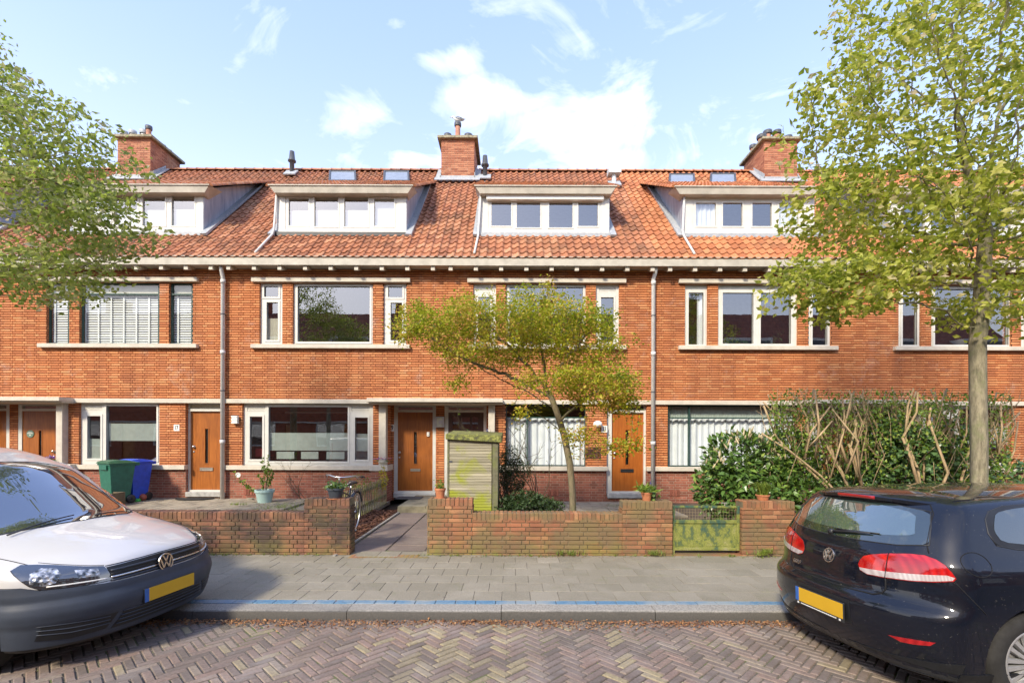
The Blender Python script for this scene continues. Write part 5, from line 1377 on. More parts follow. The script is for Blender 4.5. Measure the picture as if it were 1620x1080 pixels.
def ball(name, c, r_, mat, label, cat):
    b = MB(); b.lathe([(r_*math.sin(math.pi*k/12), -r_*math.cos(math.pi*k/12)) for k in range(13)], c, 20); o = b.build(name, mat, None, True); o['label'] = label; o['category'] = cat; return o
ball('ball', (X(226, 64.5), FP/64.5, tz+.085), .085, M('faded_red_rubber', (.36, .10, .06), .6), 'faded red ball on the paving beside the blue bin', 'ball')
b = MB(); c = Vector((X(217, 65.3), FP/65.3, tz)); b.lathe([(.07, 0), (.08, .04), (.06, .07), (0, .075)], c, 16); b.tube([c+Vector((-.06, 0, .05)), c+Vector((-.12, -.02, .03))], [.02, .03], 8)
tag(b.build('watering_can', M('green_toy_plastic', (.05, .40, .06), .4), None, True), 'small green plastic toy can beside the red ball', 'toy')
b = MB(); c = at(166, 800, 10.9)
holed(b, c.x-.2, c.x+.2, tz, tz+.3, [], 10.85, 10.88); b.box(c.x-.2, c.x-.17, 10.88, 11.2, tz, tz+.3); b.box(c.x+.17, c.x+.2, 10.88, 11.2, tz, tz+.3); b.box(c.x-.2, c.x+.2, 11.2, 11.23, tz, tz+.3); b.box(c.x-.17, c.x+.17, 10.88, 11.2, tz, tz+.24)
tag(b.build('planter_box', wood('grey_planter_wood', (.10, .075, .045), (.22, .17, .10), .8, coat=0), None, False, .004), 'weathered wooden planter box on the terrace beside the green bin', 'planter')

# ------------------------------------------------------------------ pots
m_terra = M('terracotta', (.50, .19, .085), .8, var=.2, bump=.2, scale=14)
m_mint = M('mint_glazed_pot', (.40, .56, .52), .5, var=.06)
m_anth = M('anthracite_plastic', (.045, .055, .07), .5, var=.1)
m_potsoil = M('pot_soil', (.05, .035, .025), .95)
def pot(loc, r0, h, mat, label, saucer=None, name='flower_pot', rim=1.08, group=None):
    root = thing(name, loc, label, 'flower pot', group); b = MB()
    b.lathe([(0, 0), (r0*.70, 0), (r0*.98, h*.82), (r0*rim, h*.82), (r0*rim, h), (r0*.95, h), (r0*.92, h*.86), (0, h*.86)], (0, 0, 0), 28); o = local(b.build('pot', [mat], None, True), root)
    m = o.modifiers.new('e', 'EDGE_SPLIT'); m.split_angle = R(45)
    b = MB(); b.lathe([(0, h*.87), (r0*.93, h*.875)], (0, 0, 0), 20); local(b.build('soil', m_potsoil), root)
    if saucer:
        b = MB(); b.lathe([(0, .001), (r0*.95, .001), (r0*1.12, .02), (r0*1.08, .02), (r0*.8, .006)], (0, 0, -.002), 28); local(b.build('saucer', saucer, None, True), root)
    return root
def foliage(root, name, leafm, n, size, fn, seed, narrow=.55):
    r = random.Random(seed); b = MB()
    for _ in range(n):
        p, d = fn(r); b.cur = r.random(); leaf(b, p, d, size*r.uniform(.6, 1.3), r, None, narrow)
    return local(b.build(name, leafm), root)
wt_ = lambda py: Z(py, WS)
# mint pot with a young currant bush
p = pot((X(419, 65.6), FP/65.6, GZ+.01), .205, .345, m_mint, 'mint green pot with a leggy leafy shrub on the front paving', None)
stems = []; r = random.Random(3)
sp = [((.0, 0), (.08, .0, .95)), ((.02, .02), (.02, .02, .62)), ((-.03, 0), (-.07, .03, .85)), ((.03, -.02), (.15, .0, .60)), ((-.05, .0), (-.72, -.05, .52)), ((-.02, .01), (-.5, -.05, .33)), ((.0, .03), (.18, .05, .45)), ((-.03, .02), (-.15, 0, .42))]
b = MB(); lf = MB()
for (o, t) in sp:
    a = Vector((o[0], o[1], .28)); e = Vector((t[0], t[1], .28 + t[2]*.95)); m = (a+e)/2 + Vector((-.06 if t[0] < -.3 else .03, 0, -.12 if t[0] < -.3 else .02)); pts = [a, (a+m)/2, m, (m+e)/2, e]; b.tube(pts, [.008, .007, .006, .004, .002], 5)
    for k in range(46):
        u = r.uniform(.25, 1)*4; i = min(3, int(u)); q = pts[i].lerp(pts[i+1], u-i); lf.cur = r.random(); leaf(lf, q, Vector((r.gauss(0, 1), r.gauss(0, 1), r.gauss(.3, .8))), .055*r.uniform(.6, 1.4), r, None, .8)
local(b.build('stems', m_bark, None, True), p); local(lf.build('foliage', m_leaf_bright), p)
b = MB(); c = Vector((-.60, -.06, .70))
for k in range(16): a = k*math.pi/8; leaf(b, c, Vector((math.cos(a), -.4, math.sin(a)*.9)), .07, r, Vector((0, -1, 0)), .9)
local(b.build('white_bloom', m_enamel), p)
# pots on the walls
p = pot((wx(527.5), YW+.1, wt_(791)), .115, .16, m_anth, 'dark grey pot of greenery on the wall end in front of the bicycle', m_terra)
foliage(p, 'foliage', m_leaf_ivy, 420, .045, lambda r: (Vector((r.gauss(0, .055), r.gauss(0, .05), .14+abs(r.gauss(0, .035)))), Vector((r.gauss(0, 1), r.gauss(0, 1), r.uniform(0, 1)))), 4, .7)
foliage(p, 'small_flowers', m_enamel, 16, .015, lambda r: (Vector((r.gauss(0, .06), r.gauss(0, .05), .21)), Vector((r.gauss(0, 1), -1, r.uniform(0, 1)))), 5, .9)
p = pot((wx(695), YW+.11, wt_(790)), .075, .15, m_terra, 'small terracotta pot with a sprig on the wall left of the green shed', m_terra)
foliage(p, 'foliage', m_leaf_bright, 130, .04, lambda r: (Vector((r.gauss(0, .025), r.gauss(0, .025), .13+abs(r.gauss(0, .06)))), Vector((r.gauss(0, 1), r.gauss(0, 1), r.uniform(0, 1)))), 6, .5)
p = pot((wx(1026.5), YW+.11, wt_(793)), .078, .13, m_terra, 'terracotta pot with drooping strappy leaves on the wall end left of the gate', None)
foliage(p, 'foliage', m_leaf_bright, 260, .11, lambda r: (Vector((r.gauss(0, .05), r.gauss(0, .05), .13+abs(r.gauss(0, .03)))), Vector((r.gauss(0, 1), r.gauss(0, .7), r.uniform(-.1, .9)))), 7, .16)
foliage(p, 'side_leaves', m_leaf_ivy, 70, .05, lambda r: (Vector((.1+r.gauss(0, .03), r.gauss(0, .03), .04+abs(r.gauss(0, .05)))), Vector((r.gauss(0, 1), r.gauss(0, 1), r.uniform(-1, .4)))), 8, .8)
foliage(p, 'blue_flower', M('blue_petal', (.10, .12, .55), .6), 12, .02, lambda r: (Vector((.045, -.02, .26+r.gauss(0, .02))), Vector((r.gauss(0, 1), -1, r.uniform(0, 1)))), 9, .8)
p = pot((wx(1213), YW+.11, wt_(793)), .09, .10, m_terra, 'terracotta bowl overflowing with long grassy leaves on the wall right of the gate', None)
r = random.Random(10); b = MB()
for _ in range(300):
    a = r.uniform(0, 6.28); d = Vector((math.cos(a), math.sin(a)*.6, 0)); l = r.uniform(.16, .34); q = Vector((r.gauss(0, .03), r.gauss(0, .03), .08)); w = Vector((-d.y, d.x, 0))*.004; b.cur = r.random(); k = r.uniform(.3, 1.0)
    p1 = q + d*l*.35*k + Vector((0, 0, l*.6)); p2 = q + d*l*.9*k + Vector((0, 0, l*(.75-.35*k))); b.add([q-w, q+w, p1+w, p1-w, p2], [(0,1,2,3), (3,2,4)])
local(b.build('foliage', m_grass), p)
lsx = FP/(YF-.12)
for (px, lab, cols, mt, rr) in ((83, 'little white pot of purple pansies on the ledge beside the leftmost white pillar', [(.22, .06, .42), (.60, .50, .70)], m_enamel, .10), (606, 'stone bowl of blue and pink violas on the ledge left of the middle porch', [(.12, .16, .60), (.62, .12, .20)], M('stone_bowl', (.50, .46, .36), .9, var=.3), .115)):
    p = pot((X(px, lsx), YF-.12, Z(737, lsx)+.0), rr, .105, mt, lab, None, rim=1.04)
    foliage(p, 'foliage', m_leaf_ivy, 150, .035, lambda r: (Vector((r.gauss(0, .07), r.gauss(0, .04), .09+abs(r.gauss(0, .03)))), Vector((r.gauss(0, 1), r.gauss(0, 1), r.uniform(0, 1)))), 11, .6)
    for c_ in cols: foliage(p, 'flowers', M('viola_petals', c_, .6), 50, .034, lambda r: (Vector((r.gauss(0, .085), -.02+r.gauss(0, .04), .155+abs(r.gauss(0, .03)))), Vector((r.gauss(0, 1), -1, r.uniform(-.3, 1)))), int(c_[0]*100), 1.0)

# ------------------------------------------------------------------ picket fence
def algae_wood(name, a, c, alg, lo=.45, hi=.6, sc_=(9, 9, 22)):
    t = NT(name); n = t.noise(1, 6, .6, vec=t.pos(sc_)); m = t.noise(3.2, 5, .65); z = t.ramp(t.rnd(), [(0, .75), (1, 1.2)])
    col = t.mix(1.0, t.ramp(n, [(.3, a), (.7, c)]), z, 'MULTIPLY'); col = t.mix(t.ramp(m, [(lo, 0), (hi, .85)]), col, alg); t.bsdf(col, .85, 0, t.bump(n, .3, .006)); return t.m
m_fence = algae_wood('mossy_picket_wood', (.12, .10, .065), (.28, .24, .15), (.26, .28, .06), .42, .66)
fx, fy0, fy1 = -3.09, 8.5, 12.0
root = thing('picket_fence', (fx, (fy0+fy1)/2, GZ), 'low mossy wooden picket fence running from the front wall to the porch', 'fence')
rails = MB(); y = fy0; r = random.Random(2)
rails.box(fx-.045, fx-.012, fy0, fy1, .30, .36); rails.box(fx-.045, fx-.012, fy0, fy1, .60, .66); rails.build('rail', m_fence, root)
while y < fy1:
    q = MB(); q.cur = r.random(); w = .052; zt = .77 + r.gauss(0, .006); q.prism([(fx-.011, y, .12), (fx-.011, y+w, .12), (fx-.011, y+w, zt-.03), (fx-.011, y+w*.5, zt), (fx-.011, y, zt-.03)][::-1], (.012, 0, 0)); q.build('picket', m_fence, root); y += .128

# ------------------------------------------------------------------ garden shed
def shed_mat():
    t = NT('algae_shed_boards'); n = t.noise(1, 6, .6, vec=t.pos((1.2, 9, 30))); m = t.noise(2.6, 5, .6, dist=.4); z = t.n('ShaderNodeSeparateXYZ'); t.l(t.pos(), z.inputs[0])
    col = t.ramp(n, [(.3, (.24, .22, .15)), (.7, (.46, .42, .30))]); col = t.mix(1.0, col, t.ramp(t.rnd(), [(0, .8), (1, 1.15)]), 'MULTIPLY')
    zz = t.ramp(z.outputs[2], [(.3, .30), (.6, .18), (1.0, .02), (1.6, -.14)], 'LINEAR')
    col = t.mix(t.ramp(t.math('ADD', m, t.math('SUBTRACT', .24, t.math('MULTIPLY', z.outputs[2], .27))), [(.42, 0), (.58, .9)]), col, (.30, .33, .015)); t.bsdf(col, .85, 0, t.bump(n, .3, .005)); return t.m
m_shed = shed_mat()
ysh = 8.15; ss = FP/ysh; sx0, sx1 = X(711, ss), X(778, ss); sxr = X(788, ss); zt = Z(696, ss)
root = thing('garden_shed', ((sx0+sxr)/2, ysh, GZ), 'narrow wooden garden shed of thin horizontal boards covered in yellow-green algae', 'shed')
b = MB(); z = GZ; r = random.Random(6)
while z < zt-.01:
    b.cur = r.random(); b.chip((sx0, ysh+.02, z+.002), (sx1-sx0, 0, 0), (0, 0, .043), (0, -.02+r.gauss(0, .001), 0), .004); z += .047
b.box(sx0+.01, sx1, ysh+.02, ysh+.04, GZ, zt-.02); b.build('front_boards', m_shed, root)
m_shed_dk = algae_wood('grey_green_shed_wood', (.10, .095, .06), (.20, .19, .12), (.16, .19, .04), .45, .65)
b = MB(); b.box(sx1+.012, sxr, ysh-.012, ysh+.05, GZ, zt+.01); b.box(sx0-.035, sx0-.004, ysh-.01, ysh+.04, GZ, zt+.05); b.build('corner_post', m_shed_dk, root, bevel=.004)
b = MB(); b.box(sxr-.02, sxr, ysh+.05, ysh+.95, GZ, zt); b.box(sx0-.03, sx0-.01, ysh+.04, ysh+.95, GZ, zt+.04); b.box(sx0-.01, sxr-.02, ysh+.93, ysh+.95, GZ, zt); b.build('side_boards', m_shed_dk, root)
b = MB(); zl, zr = Z(686.5, ss), Z(688.5, ss); a0, a1 = X(705.5, ss), X(794, ss); th = .075
b.add([(a0, ysh-.06, zl-.09), (a1, ysh-.06, zr-.12), (a1, ysh+1.02, zr-.05), (a0, ysh+1.02, zl-.02), (a0, ysh-.06, zl), (a1, ysh-.06, zr), (a1, ysh+1.02, zr+.06), (a0, ysh+1.02, zl+.07)], [(3,2,1,0),(4,5,6,7),(0,1,5,4),(1,2,6,5),(2,3,7,6),(3,0,4,7)])
t = NT('mossy_roofing_felt'); n = t.noise(16, 5, .7, obj=False); t.bsdf(t.ramp(n, [(.35, (.07, .07, .05)), (.5, (.16, .17, .05)), (.62, (.32, .34, .09)), (.75, (.30, .30, .22))]), .95, 0, t.bump(n, .8, .02)); b.build('roof', t.m, root, bevel=.008)
b = MB()
for zz in (1.35, .5): b.box(sx0-.012, sx0+.05, ysh-.006, ysh+.0, zz, zz+.03)
b.build('hinge', m_dkgrey, root)

# ------------------------------------------------------------------ bicycle
root = thing('bicycle', (-2.70, 7.85, GZ), 'black city bicycle parked behind the wall end facing the street', 'bicycle', None)
root.rotation_euler = (0, R(3), R(2))
m_frame = M('bike_frame_paint', (.02, .022, .03), .3, .2, coat=.5); m_rub = M('bike_rubber', (.02, .02, .02), .8); m_alu = M('bike_alloy', (.6, .6, .6), .3, 1)
for yc, lab in ((-.56, 'front'), (.53, 'rear')):
    b = MB(); b.lathe([(.335, -.017), (.35, -.012), (.352, 0), (.35, .012), (.335, .017), (.325, .012), (.325, -.012), (.335, -.017)], (0, yc, .352), 40, 'x'); w = local(b.build('wheel', m_rub, None, True), root)
    b = MB(); b.lathe([(.327, -.013), (.327, .013), (.305, .010), (.305, -.010), (.327, -.013)], (0, yc, .352), 40, 'x'); b.lathe([(.001, -.035), (.022, -.03), (.022, .03), (.001, .035)], (0, yc, .352), 12, 'x')
    for k in range(28):
        g = 2*math.pi*k/28; b.tube([(.02*(-1)**k, yc, .352), (0, yc+math.cos(g)*.31, .352+math.sin(g)*.31)], .0012, 3, False)
    q = b.build('rim', m_alu, None, True); q.parent = w
    b = MB(); pts = []
    for k in range(15):
        g = R(20+ k*11); pts.append((math.cos(g)*.375*(1 if yc > 0 else 1), math.sin(g)*.375))
    vs = []; fs = []
    for i, (a, c) in enumerate(pts): vs += [(-.026, yc + a, .352+c-.008), (0, yc + a, .352+c+.006), (.026, yc + a, .352+c-.008)]
    for i in range(14):
        for k in range(2): fs.append((3*i+k, 3*i+k+1, 3*i+k+4, 3*i+k+3))
    b.add(vs, fs); local(b.build('mudguard', m_frame, None, True), root)
b = MB(); hb = Vector((0, -.40, .92)); hd = Vector((0, -.44, .70)); bb_ = Vector((0, .05, .30)); se = Vector((0, .20, .80))
b.tube([hd+Vector((0, -.02, 0)), hb+Vector((0, .0, 0))], .018, 10); b.tube([hd, bb_], .016, 10); b.tube([hb-Vector((0, -.01, .1)), se-Vector((0, 0.03, .12))], .014, 10); b.tube([bb_, se], .015, 10)
for sx in (-.04, .04): b.tube([(sx*.4, .15, .66), (sx, .53, .352)], .009, 8); b.tube([bb_, (sx, .53, .352)], .009, 8); b.tube([hd, (sx, -.50, .5), (sx, -.56, .352)], .010, 8)
local(b.build('frame', m_frame, None, True), root)
b = MB(); b.tube([hb, (0, -.43, 1.03)], .012, 10); b.tube([(-.27, -.20, 1.03), (-.20, -.33, 1.05), (-.06, -.44, 1.03), (.06, -.44, 1.03), (.20, -.33, 1.05), (.27, -.20, 1.03)], .011, 10); hbz = local(b.build('handlebar', m_alu, None, True), root)
b = MB(); b.tube([se-Vector((0, .0, .1)), se+Vector((0, .02, .08))], .012, 10); local(b.build('seat_post', m_alu, None, True), root)
for sx in (-1, 1):
    b = MB(); b.tube([(sx*.27, -.21, 1.03), (sx*.285, -.09, 1.02)], .017, 10); o = b.build('grip', m_black, None, True); o.parent = hbz
    b = MB(); b.tube([(sx*.22, -.30, 1.04), (sx*.25, -.24, .99), (sx*.28, -.14, .985)], .006, 6); o = b.build('brake_lever', m_alu, None, True); o.parent = hbz
b = MB(); b.lathe([(0, -.035), (.03, -.03), (.04, 0), (.03, .02), (0, .022)], (0, -.53, .86), 14, 'y'); local(b.build('headlight', m_black, None, True), root)
b = MB(); vs = []; fs = []; prof = [(-.14, .02, .0), (-.08, .025, .015), (0, .045, .02), (.07, .09, .03), (.12, .105, .04), (.15, .07, .03)]
for (yy, w_, z_) in prof: vs += [(-w_, se.y+yy, se.z+.06+z_-.03), (-w_*.8, se.y+yy, se.z+.06+z_+.01), (0, se.y+yy, se.z+.06+z_+.015), (w_*.8, se.y+yy, se.z+.06+z_+.01), (w_, se.y+yy, se.z+.06+z_-.03)]
for i in range(5):
    for k in range(4): fs.append((5*i+k, 5*i+k+1, 5*i+k+6, 5*i+k+5))
    fs.append((5*i+4, 5*i, 5*i+5, 5*i+9))
fs += [(0,1,2,3,4), (29,28,27,26,25)]; b.add(vs, fs); local(b.build('saddle', m_black, None, True, sub=1), root)
b = MB(); z_ = .73
for sx in (-.06, 0, .06): b.tube([(sx, .28, z_), (sx, .72, z_)], .005, 6)
for yy in (.3, .5, .7): b.tube([(-.06, yy, z_), (.06, yy, z_)], .005, 6)
for sx in (-.06, .06): b.tube([(sx, .62, z_), (sx, .53, .36)], .005, 6)
local(b.build('carrier', m_frame, None, True), root)
b = MB(); b.lathe([(.09, -.004), (.095, 0), (.09, .004)], (.05, .05, .30), 24, 'x'); b.tube([(.06, .05, .30), (.08, .10, .14)], .008, 6); b.box(.07, .16, .07, .13, .12, .14); b.tube([(-.06, .05, .30), (-.08, 0, .46)], .008, 6); b.box(-.16, -.07, -.03, .03, .455, .475); local(b.build('crank', m_alu, None, True), root)

# ------------------------------------------------------------------ lamps, numbers, plates, mats
def box_lamp(px, py, w, h, s, y, label, steel=False):
    x, z = X(px, s), Z(py, s); root = thing('wall_lamp', (x, y, z), label, 'wall lamp', 'outdoor wall lamps')
    W, H = w/s/2, h/s/2; b = MB(); b.box(-W*.7, W*.7, -.03, 0, -H*.6, H*.6); local(b.build('mount', m_steel, None, False, .004), root)
    b = MB()
    if steel:
        b.box(-W, -W*.72, -.12, -.03, -H, H); b.box(W*.72, W, -.12, -.03, -H, H); b.box(-W*.72, W*.72, -.12, -.03, H*.86, H); b.box(-W*.72, W*.72, -.12, -.03, -H, -H*.86); b.box(-W*.15, W*.72, -.125, -.115, -H*.35, H*.3); local(b.build('cage', m_steel, None, False, .003), root)
        b = MB(); b.box(-W*.7, W*.7, -.105, -.035, -H*.84, H*.84)
    else:
        for k in range(5): b.box(-W+.01*(k % 2), W-.01*(k % 2), -.12+.008*(k % 2), -.03, -H+2*H*k/5, -H+2*H*(k+.92)/5)
    local(b.build('lamp_glass', m_enamel if not steel else M('lamp_opal', (.66, .64, .5), .3), None, False, .006), root)
box_lamp(368, 664.8, 10, 12.5, 63, YF, 'small white ribbed box lamp beside the downpipe, left of the wide window')
box_lamp(694.8, 667.5, 13.5, 17, 61, YF+.40, 'steel framed box lamp on the brick pier between the two porch doors', True)
c = Vector((X(944.5, FS), YF, Z(670.5+.0, FS))); root = thing('wall_lamp', c, 'round white globe lamp left of door number 23', 'wall lamp', 'outdoor wall lamps')
b = MB(); b.lathe([(.115*math.sin(math.pi*k/14), -.09*math.cos(math.pi*k/14)) for k in range(15)], (0, -.10, 0), 26); local(b.build('globe', m_enamel, None, True), root); b = MB(); b.box(-.05, .05, -.05, 0, -.03, .03); local(b.build('mount', m_black), root)

def text_mesh(name, cu):
    q = bpy.data.objects.new('tmp', cu); COL.objects.link(q); bpy.context.view_layer.update()
    me = bpy.data.meshes.new_from_object(q.evaluated_get(bpy.context.evaluated_depsgraph_get())); me.name = name
    bpy.data.objects.remove(q); o = bpy.data.objects.new(name, me); COL.objects.link(o); return o
def number(txt, px, py, w, h, s, y, label, plate=True):
    x, z = X(px, s), Z(py, s); root = thing('house_number', (x, y, z), label, 'house number')
    W, H = w/s/2, h/s/2; b = MB(); b.box(-W, W, -.012, 0, -H, H); local(b.build('plate', m_enamel, None, False, .003), root)
    cu = bpy.data.curves.new('digits', 'FONT'); cu.body = txt; cu.size = H*1.75; cu.align_x = 'CENTER'; cu.align_y = 'CENTER'; cu.extrude = .002; cu.offset = .0022; cu.space_character = .86
    cu.materials.append(m_ink); o = text_mesh('digits', cu); o.parent = root; o.location = (0, -.0135, 0); o.rotation_euler = (R(90), 0, 0); o.scale = (.72, 1, 1)
number('17', 279.6, 676.5+1.7, 9, 10, FS, YF, 'white number 17 plate left of the second door from the left')
number('19', 617.8, 677.2, 8.4, 11, 60.6, YF+.40, 'white number 19 plate beside the wooden porch door')
number('23', 956, 678.0, 9.4, 10.5, FS, YF, 'white number 23 plate under the globe lamp')
b = MB(); s_ = 60.6; x, z = X(771, s_), Z(680, s_); root = thing('door_sign', (x, YF+.40, z), 'small blue and white enamel plate right of the brown door', 'sign'); b.box(-.03, .03, -.01, 0, -.035, .035); local(b.build('plate', M('blue_enamel', (.12, .2, .5), .3)), root); b = MB(); b.box(-.02, .02, -.012, -.01, -.008, .012); local(b.build('plate_mark', m_enamel), root)
s_ = FP/(YF+.43); c = Vector((X(48.5, s_), YF+.425, Z(688.5, s_))); root = thing('door_plate', c, 'round grey-green plate on the leftmost full door', 'sign')
b = MB(); b.lathe([(0, -.012), (.094, -.012), (.10, -.006), (.10, 0)], (0, 0, 0), 32, 'y'); local(b.build('disc', M('grey_green_enamel', (.14, .22, .17), .5)), root)
b = MB()
for (zz, w_) in ((.045, .045), (.018, .075), (.006, .07)): b.box(-w_, w_, -.014, -.012, zz, zz+.008)
b.prism([(-.02, -.014, -.02), (.0, -.014, -.06), (.02, -.014, -.02)], (0, .002, 0)); local(b.build('plate_lettering', m_enamel), root)
s_ = FS; x0, x1, z0, z1 = X(928, s_), X(949.5, s_), Z(723.5, s_), Z(707, s_); root = thing('wall_plaque', ((x0+x1)/2, YF, (z0+z1)/2), 'dark rusted openwork plaque on the brick pier under the globe lamp', 'plaque')
b = MB(); W, H = (x1-x0)/2, (z1-z0)/2
for k in range(6):
    zz = -H + 2*H*k/5; b.box(-W, W, -.02, -.008, zz-.012, zz+.012)
for k in range(5): xx = -W + 2*W*k/4; b.box(xx-.012, xx+.012, -.022, -.006, -H, H)
r = random.Random(3)
for k in range(26): xx, zz = r.uniform(-W, W-.05), r.uniform(-H, H-.03); b.box(xx, xx+r.uniform(.02, .05), -.024, -.008, zz, zz+r.uniform(.015, .035))
local(b.build('plate', M('rusted_iron', (.09, .04, .03), .85, var=.4, bump=.5)), root)
sdr = FP/(YF+.42); x, z = X(677.5, sdr), Z(687, sdr); root = thing('door_bell', (x, YF+.42, z), 'white doorbell cover on the number 19 door', 'doorbell'); b = MB(); b.box(-.035, .035, -.03, 0, -.06, .06); local(b.build('cover', m_enamel, None, False, .01), root); b = MB(); b.lathe([(0, -.035), (.012, -.034), (.012, -.028)], (0, 0, -.02), 12, 'y'); local(b.build('button', m_black), root)
x, z = X(290.5, FS), Z(689.2, FS); root = thing('door_bell', (x, YF+.09, z), 'tiny black bell push on the number 17 door frame', 'doorbell'); b = MB(); b.box(-.014, .014, -.02, 0, -.03, .03); local(b.build('cover', m_black, None, False, .004), root); b = MB(); b.lathe([(0, -.024), (.007, -.023), (.007, -.018)], (0, 0, 0), 10, 'y'); local(b.build('button', m_enamel), root)
m_mat = M('black_rubber_mat', (.018, .018, .018), .85, bump=.6, bscale=120)
cx, cy = X(307.5, 63), 12.30; b = MB(); pts = [(cx + .47*math.cos(math.pi+math.pi*k/20), cy + .36*math.sin(math.pi+math.pi*k/20), tz+.012) for k in range(21)]; b.prism(pts, (0, 0, .018)); tag(b.build('door_mat', m_mat, None, False, .003), 'black half-round rubber mat in front of door number 17', 'doormat')
b = MB(); a0, a1 = X(630, 62.8), X(669.5, 62.8); b.box(a0, a1, 11.85, 12.35, zs+.003, zs+.018); tag(b.build('door_mat', M('grey_bristle_mat', (.06, .06, .06), .95, bump=.8, bscale=150), None, False, .004), 'dark rectangular mat on the porch step at door number 19', 'doormat')
for (px, Y, w_, lab) in ((1215/1215*968, 11.6, .5, 'broken grey stone slab lying before the orange door number 23'), (394, 12.1, .22, 'grey stone lying at the plinth left of the mint pot'), (470, 12.1, .26, 'grey stone at the plinth right of the mint pot')):
    s_ = FP/Y; b = MB(); r = random.Random(int(px)); n = 7; c = Vector((X(px, s_), Y, GZ))
    for q in range(3):
        o = c + Vector((r.gauss(0, w_*.4), r.gauss(0, .08), 0)); pts = [o + Vector((math.cos(6.28*k/n)*w_*.5*r.uniform(.7, 1.1), math.sin(6.28*k/n)*w_*.35*r.uniform(.7, 1.1), 0)) for k in range(n)]; b.prism(pts, (.02, .01, .05+q*.02))
    tag(b.build('loose_stone', m_slab, None, False, .008), lab, 'stone')

# ------------------------------------------------------------------ gull on the middle chimney
sg = 45.8; c = Vector((X(722, sg), FP/sg, Z(195.3, sg))); root = thing('gull', c, 'gull with white head and grey wings perched on the tallest flue of the middle chimney', 'bird')
b = MB(); body = [(-.215, 0, .205, .004), (-.19, 0, .205, .014), (-.17, 0, .21, .032), (-.14, 0, .205, .036), (-.11, 0, .18, .034), (-.07, 0, .145, .055), (0, 0, .12, .072), (.08, 0, .115, .062), (.15, 0, .12, .036), (.24, 0, .125, .014)]
b.tube([q[:3] for q in body], [q[3] for q in body], 12); m_gull = M('gull_plumage', (.72, .72, .70), .7); local(b.build('body', m_gull, None, True), root)
b = MB()
for sy in (-1, 1):
    pts = [(-.08, .055*sy, .165), (0, .075*sy, .175), (.1, .07*sy, .16), (.2, .035*sy, .14), (.30, .012*sy, .135), (.18, .06*sy, .11), (.05, .078*sy, .10), (-.06, .06*sy, .13)]
    b.prism(pts, (0, .01*sy, .004))
local(b.build('wings', M('gull_grey', (.30, .32, .35), .7)), root)
b = MB(); b.tube([(-.205, 0, .205), (-.25, 0, .198), (-.262, 0, .188)], [.010, .007, .002], 6); local(b.build('beak', M('gull_beak', (.55, .38, .08), .5)), root)
b = MB()
for sy in (-.025, .025): b.tube([(.01, sy, .07), (.0, sy, .005), (-.03, sy, .003)], .006, 5)
local(b.build('legs', M('gull_legs', (.5, .3, .2), .6)), root)
# ------------------------------------------------------------------ cars
def pchip(xs, ys):
    xs, ys = np.array(xs, float), np.array(ys, float); h = np.diff(xs); d = np.diff(ys)/h; m = np.zeros(len(xs)); m[0], m[-1] = d[0], d[-1]
    for i in range(1, len(xs)-1):
        if d[i-1]*d[i] > 0: w1, w2 = 2*h[i]+h[i-1], h[i]+2*h[i-1]; m[i] = (w1+w2)/(w1/d[i-1]+w2/d[i])
    def f(x):
        x = np.clip(x, xs[0], xs[-1]); i = np.clip(np.searchsorted(xs, x)-1, 0, len(h)-1); t = (x-xs[i])/h[i]
        return (2*t**3-3*t**2+1)*ys[i] + (t**3-2*t**2+t)*h[i]*m[i] + (-2*t**3+3*t**2)*ys[i+1] + (t**3-t**2)*h[i]*m[i+1]
    return f
def smax(a, b_, k): h = np.clip(.5+.5*(a-b_)/k, 0, 1); return b_*(1-h)+a*h + k*h*(1-h)

def shell(F, lo, hi, core, step):
    """surface of F=0 by rays from a core box to a finely divided outer box"""
    V = []; Fc = []; idx = {}
    n = [max(4, int((hi[i]-lo[i])/step)) for i in range(3)]
    def vid(i, j, k):
        q = (i, j, k)
        if q not in idx: idx[q] = len(V); V.append([lo[0]+(hi[0]-lo[0])*i/n[0], lo[1]+(hi[1]-lo[1])*j/n[1], lo[2]+(hi[2]-lo[2])*k/n[2]])
        return idx[q]
    for i in range(n[0]):
        for j in range(n[1]):
            Fc.append((vid(i,j,0), vid(i,j+1,0), vid(i+1,j+1,0), vid(i+1,j,0))); Fc.append((vid(i,j,n[2]), vid(i+1,j,n[2]), vid(i+1,j+1,n[2]), vid(i,j+1,n[2])))
    for i in range(n[0]):
        for k in range(n[2]):
            Fc.append((vid(i,0,k), vid(i+1,0,k), vid(i+1,0,k+1), vid(i,0,k+1))); Fc.append((vid(i,n[1],k), vid(i,n[1],k+1), vid(i+1,n[1],k+1), vid(i+1,n[1],k)))
    for j in range(n[1]):
        for k in range(n[2]):
            Fc.append((vid(0,j,k), vid(0,j,k+1), vid(0,j+1,k+1), vid(0,j+1,k))); Fc.append((vid(n[0],j,k), vid(n[0],j+1,k), vid(n[0],j+1,k+1), vid(n[0],j,k+1)))
    Pn = np.array(V); Q = np.clip(Pn, core[0], core[1]); D = Pn-Q
    a = np.zeros(len(Pn)); c = np.ones(len(Pn))*1.05
    for _ in range(26):
        m = (a+c)/2; v = F(Q+D*m[:, None]); a = np.where(v < 0, m, a); c = np.where(v < 0, c, m)
    return Q + D*a[:, None], Fc

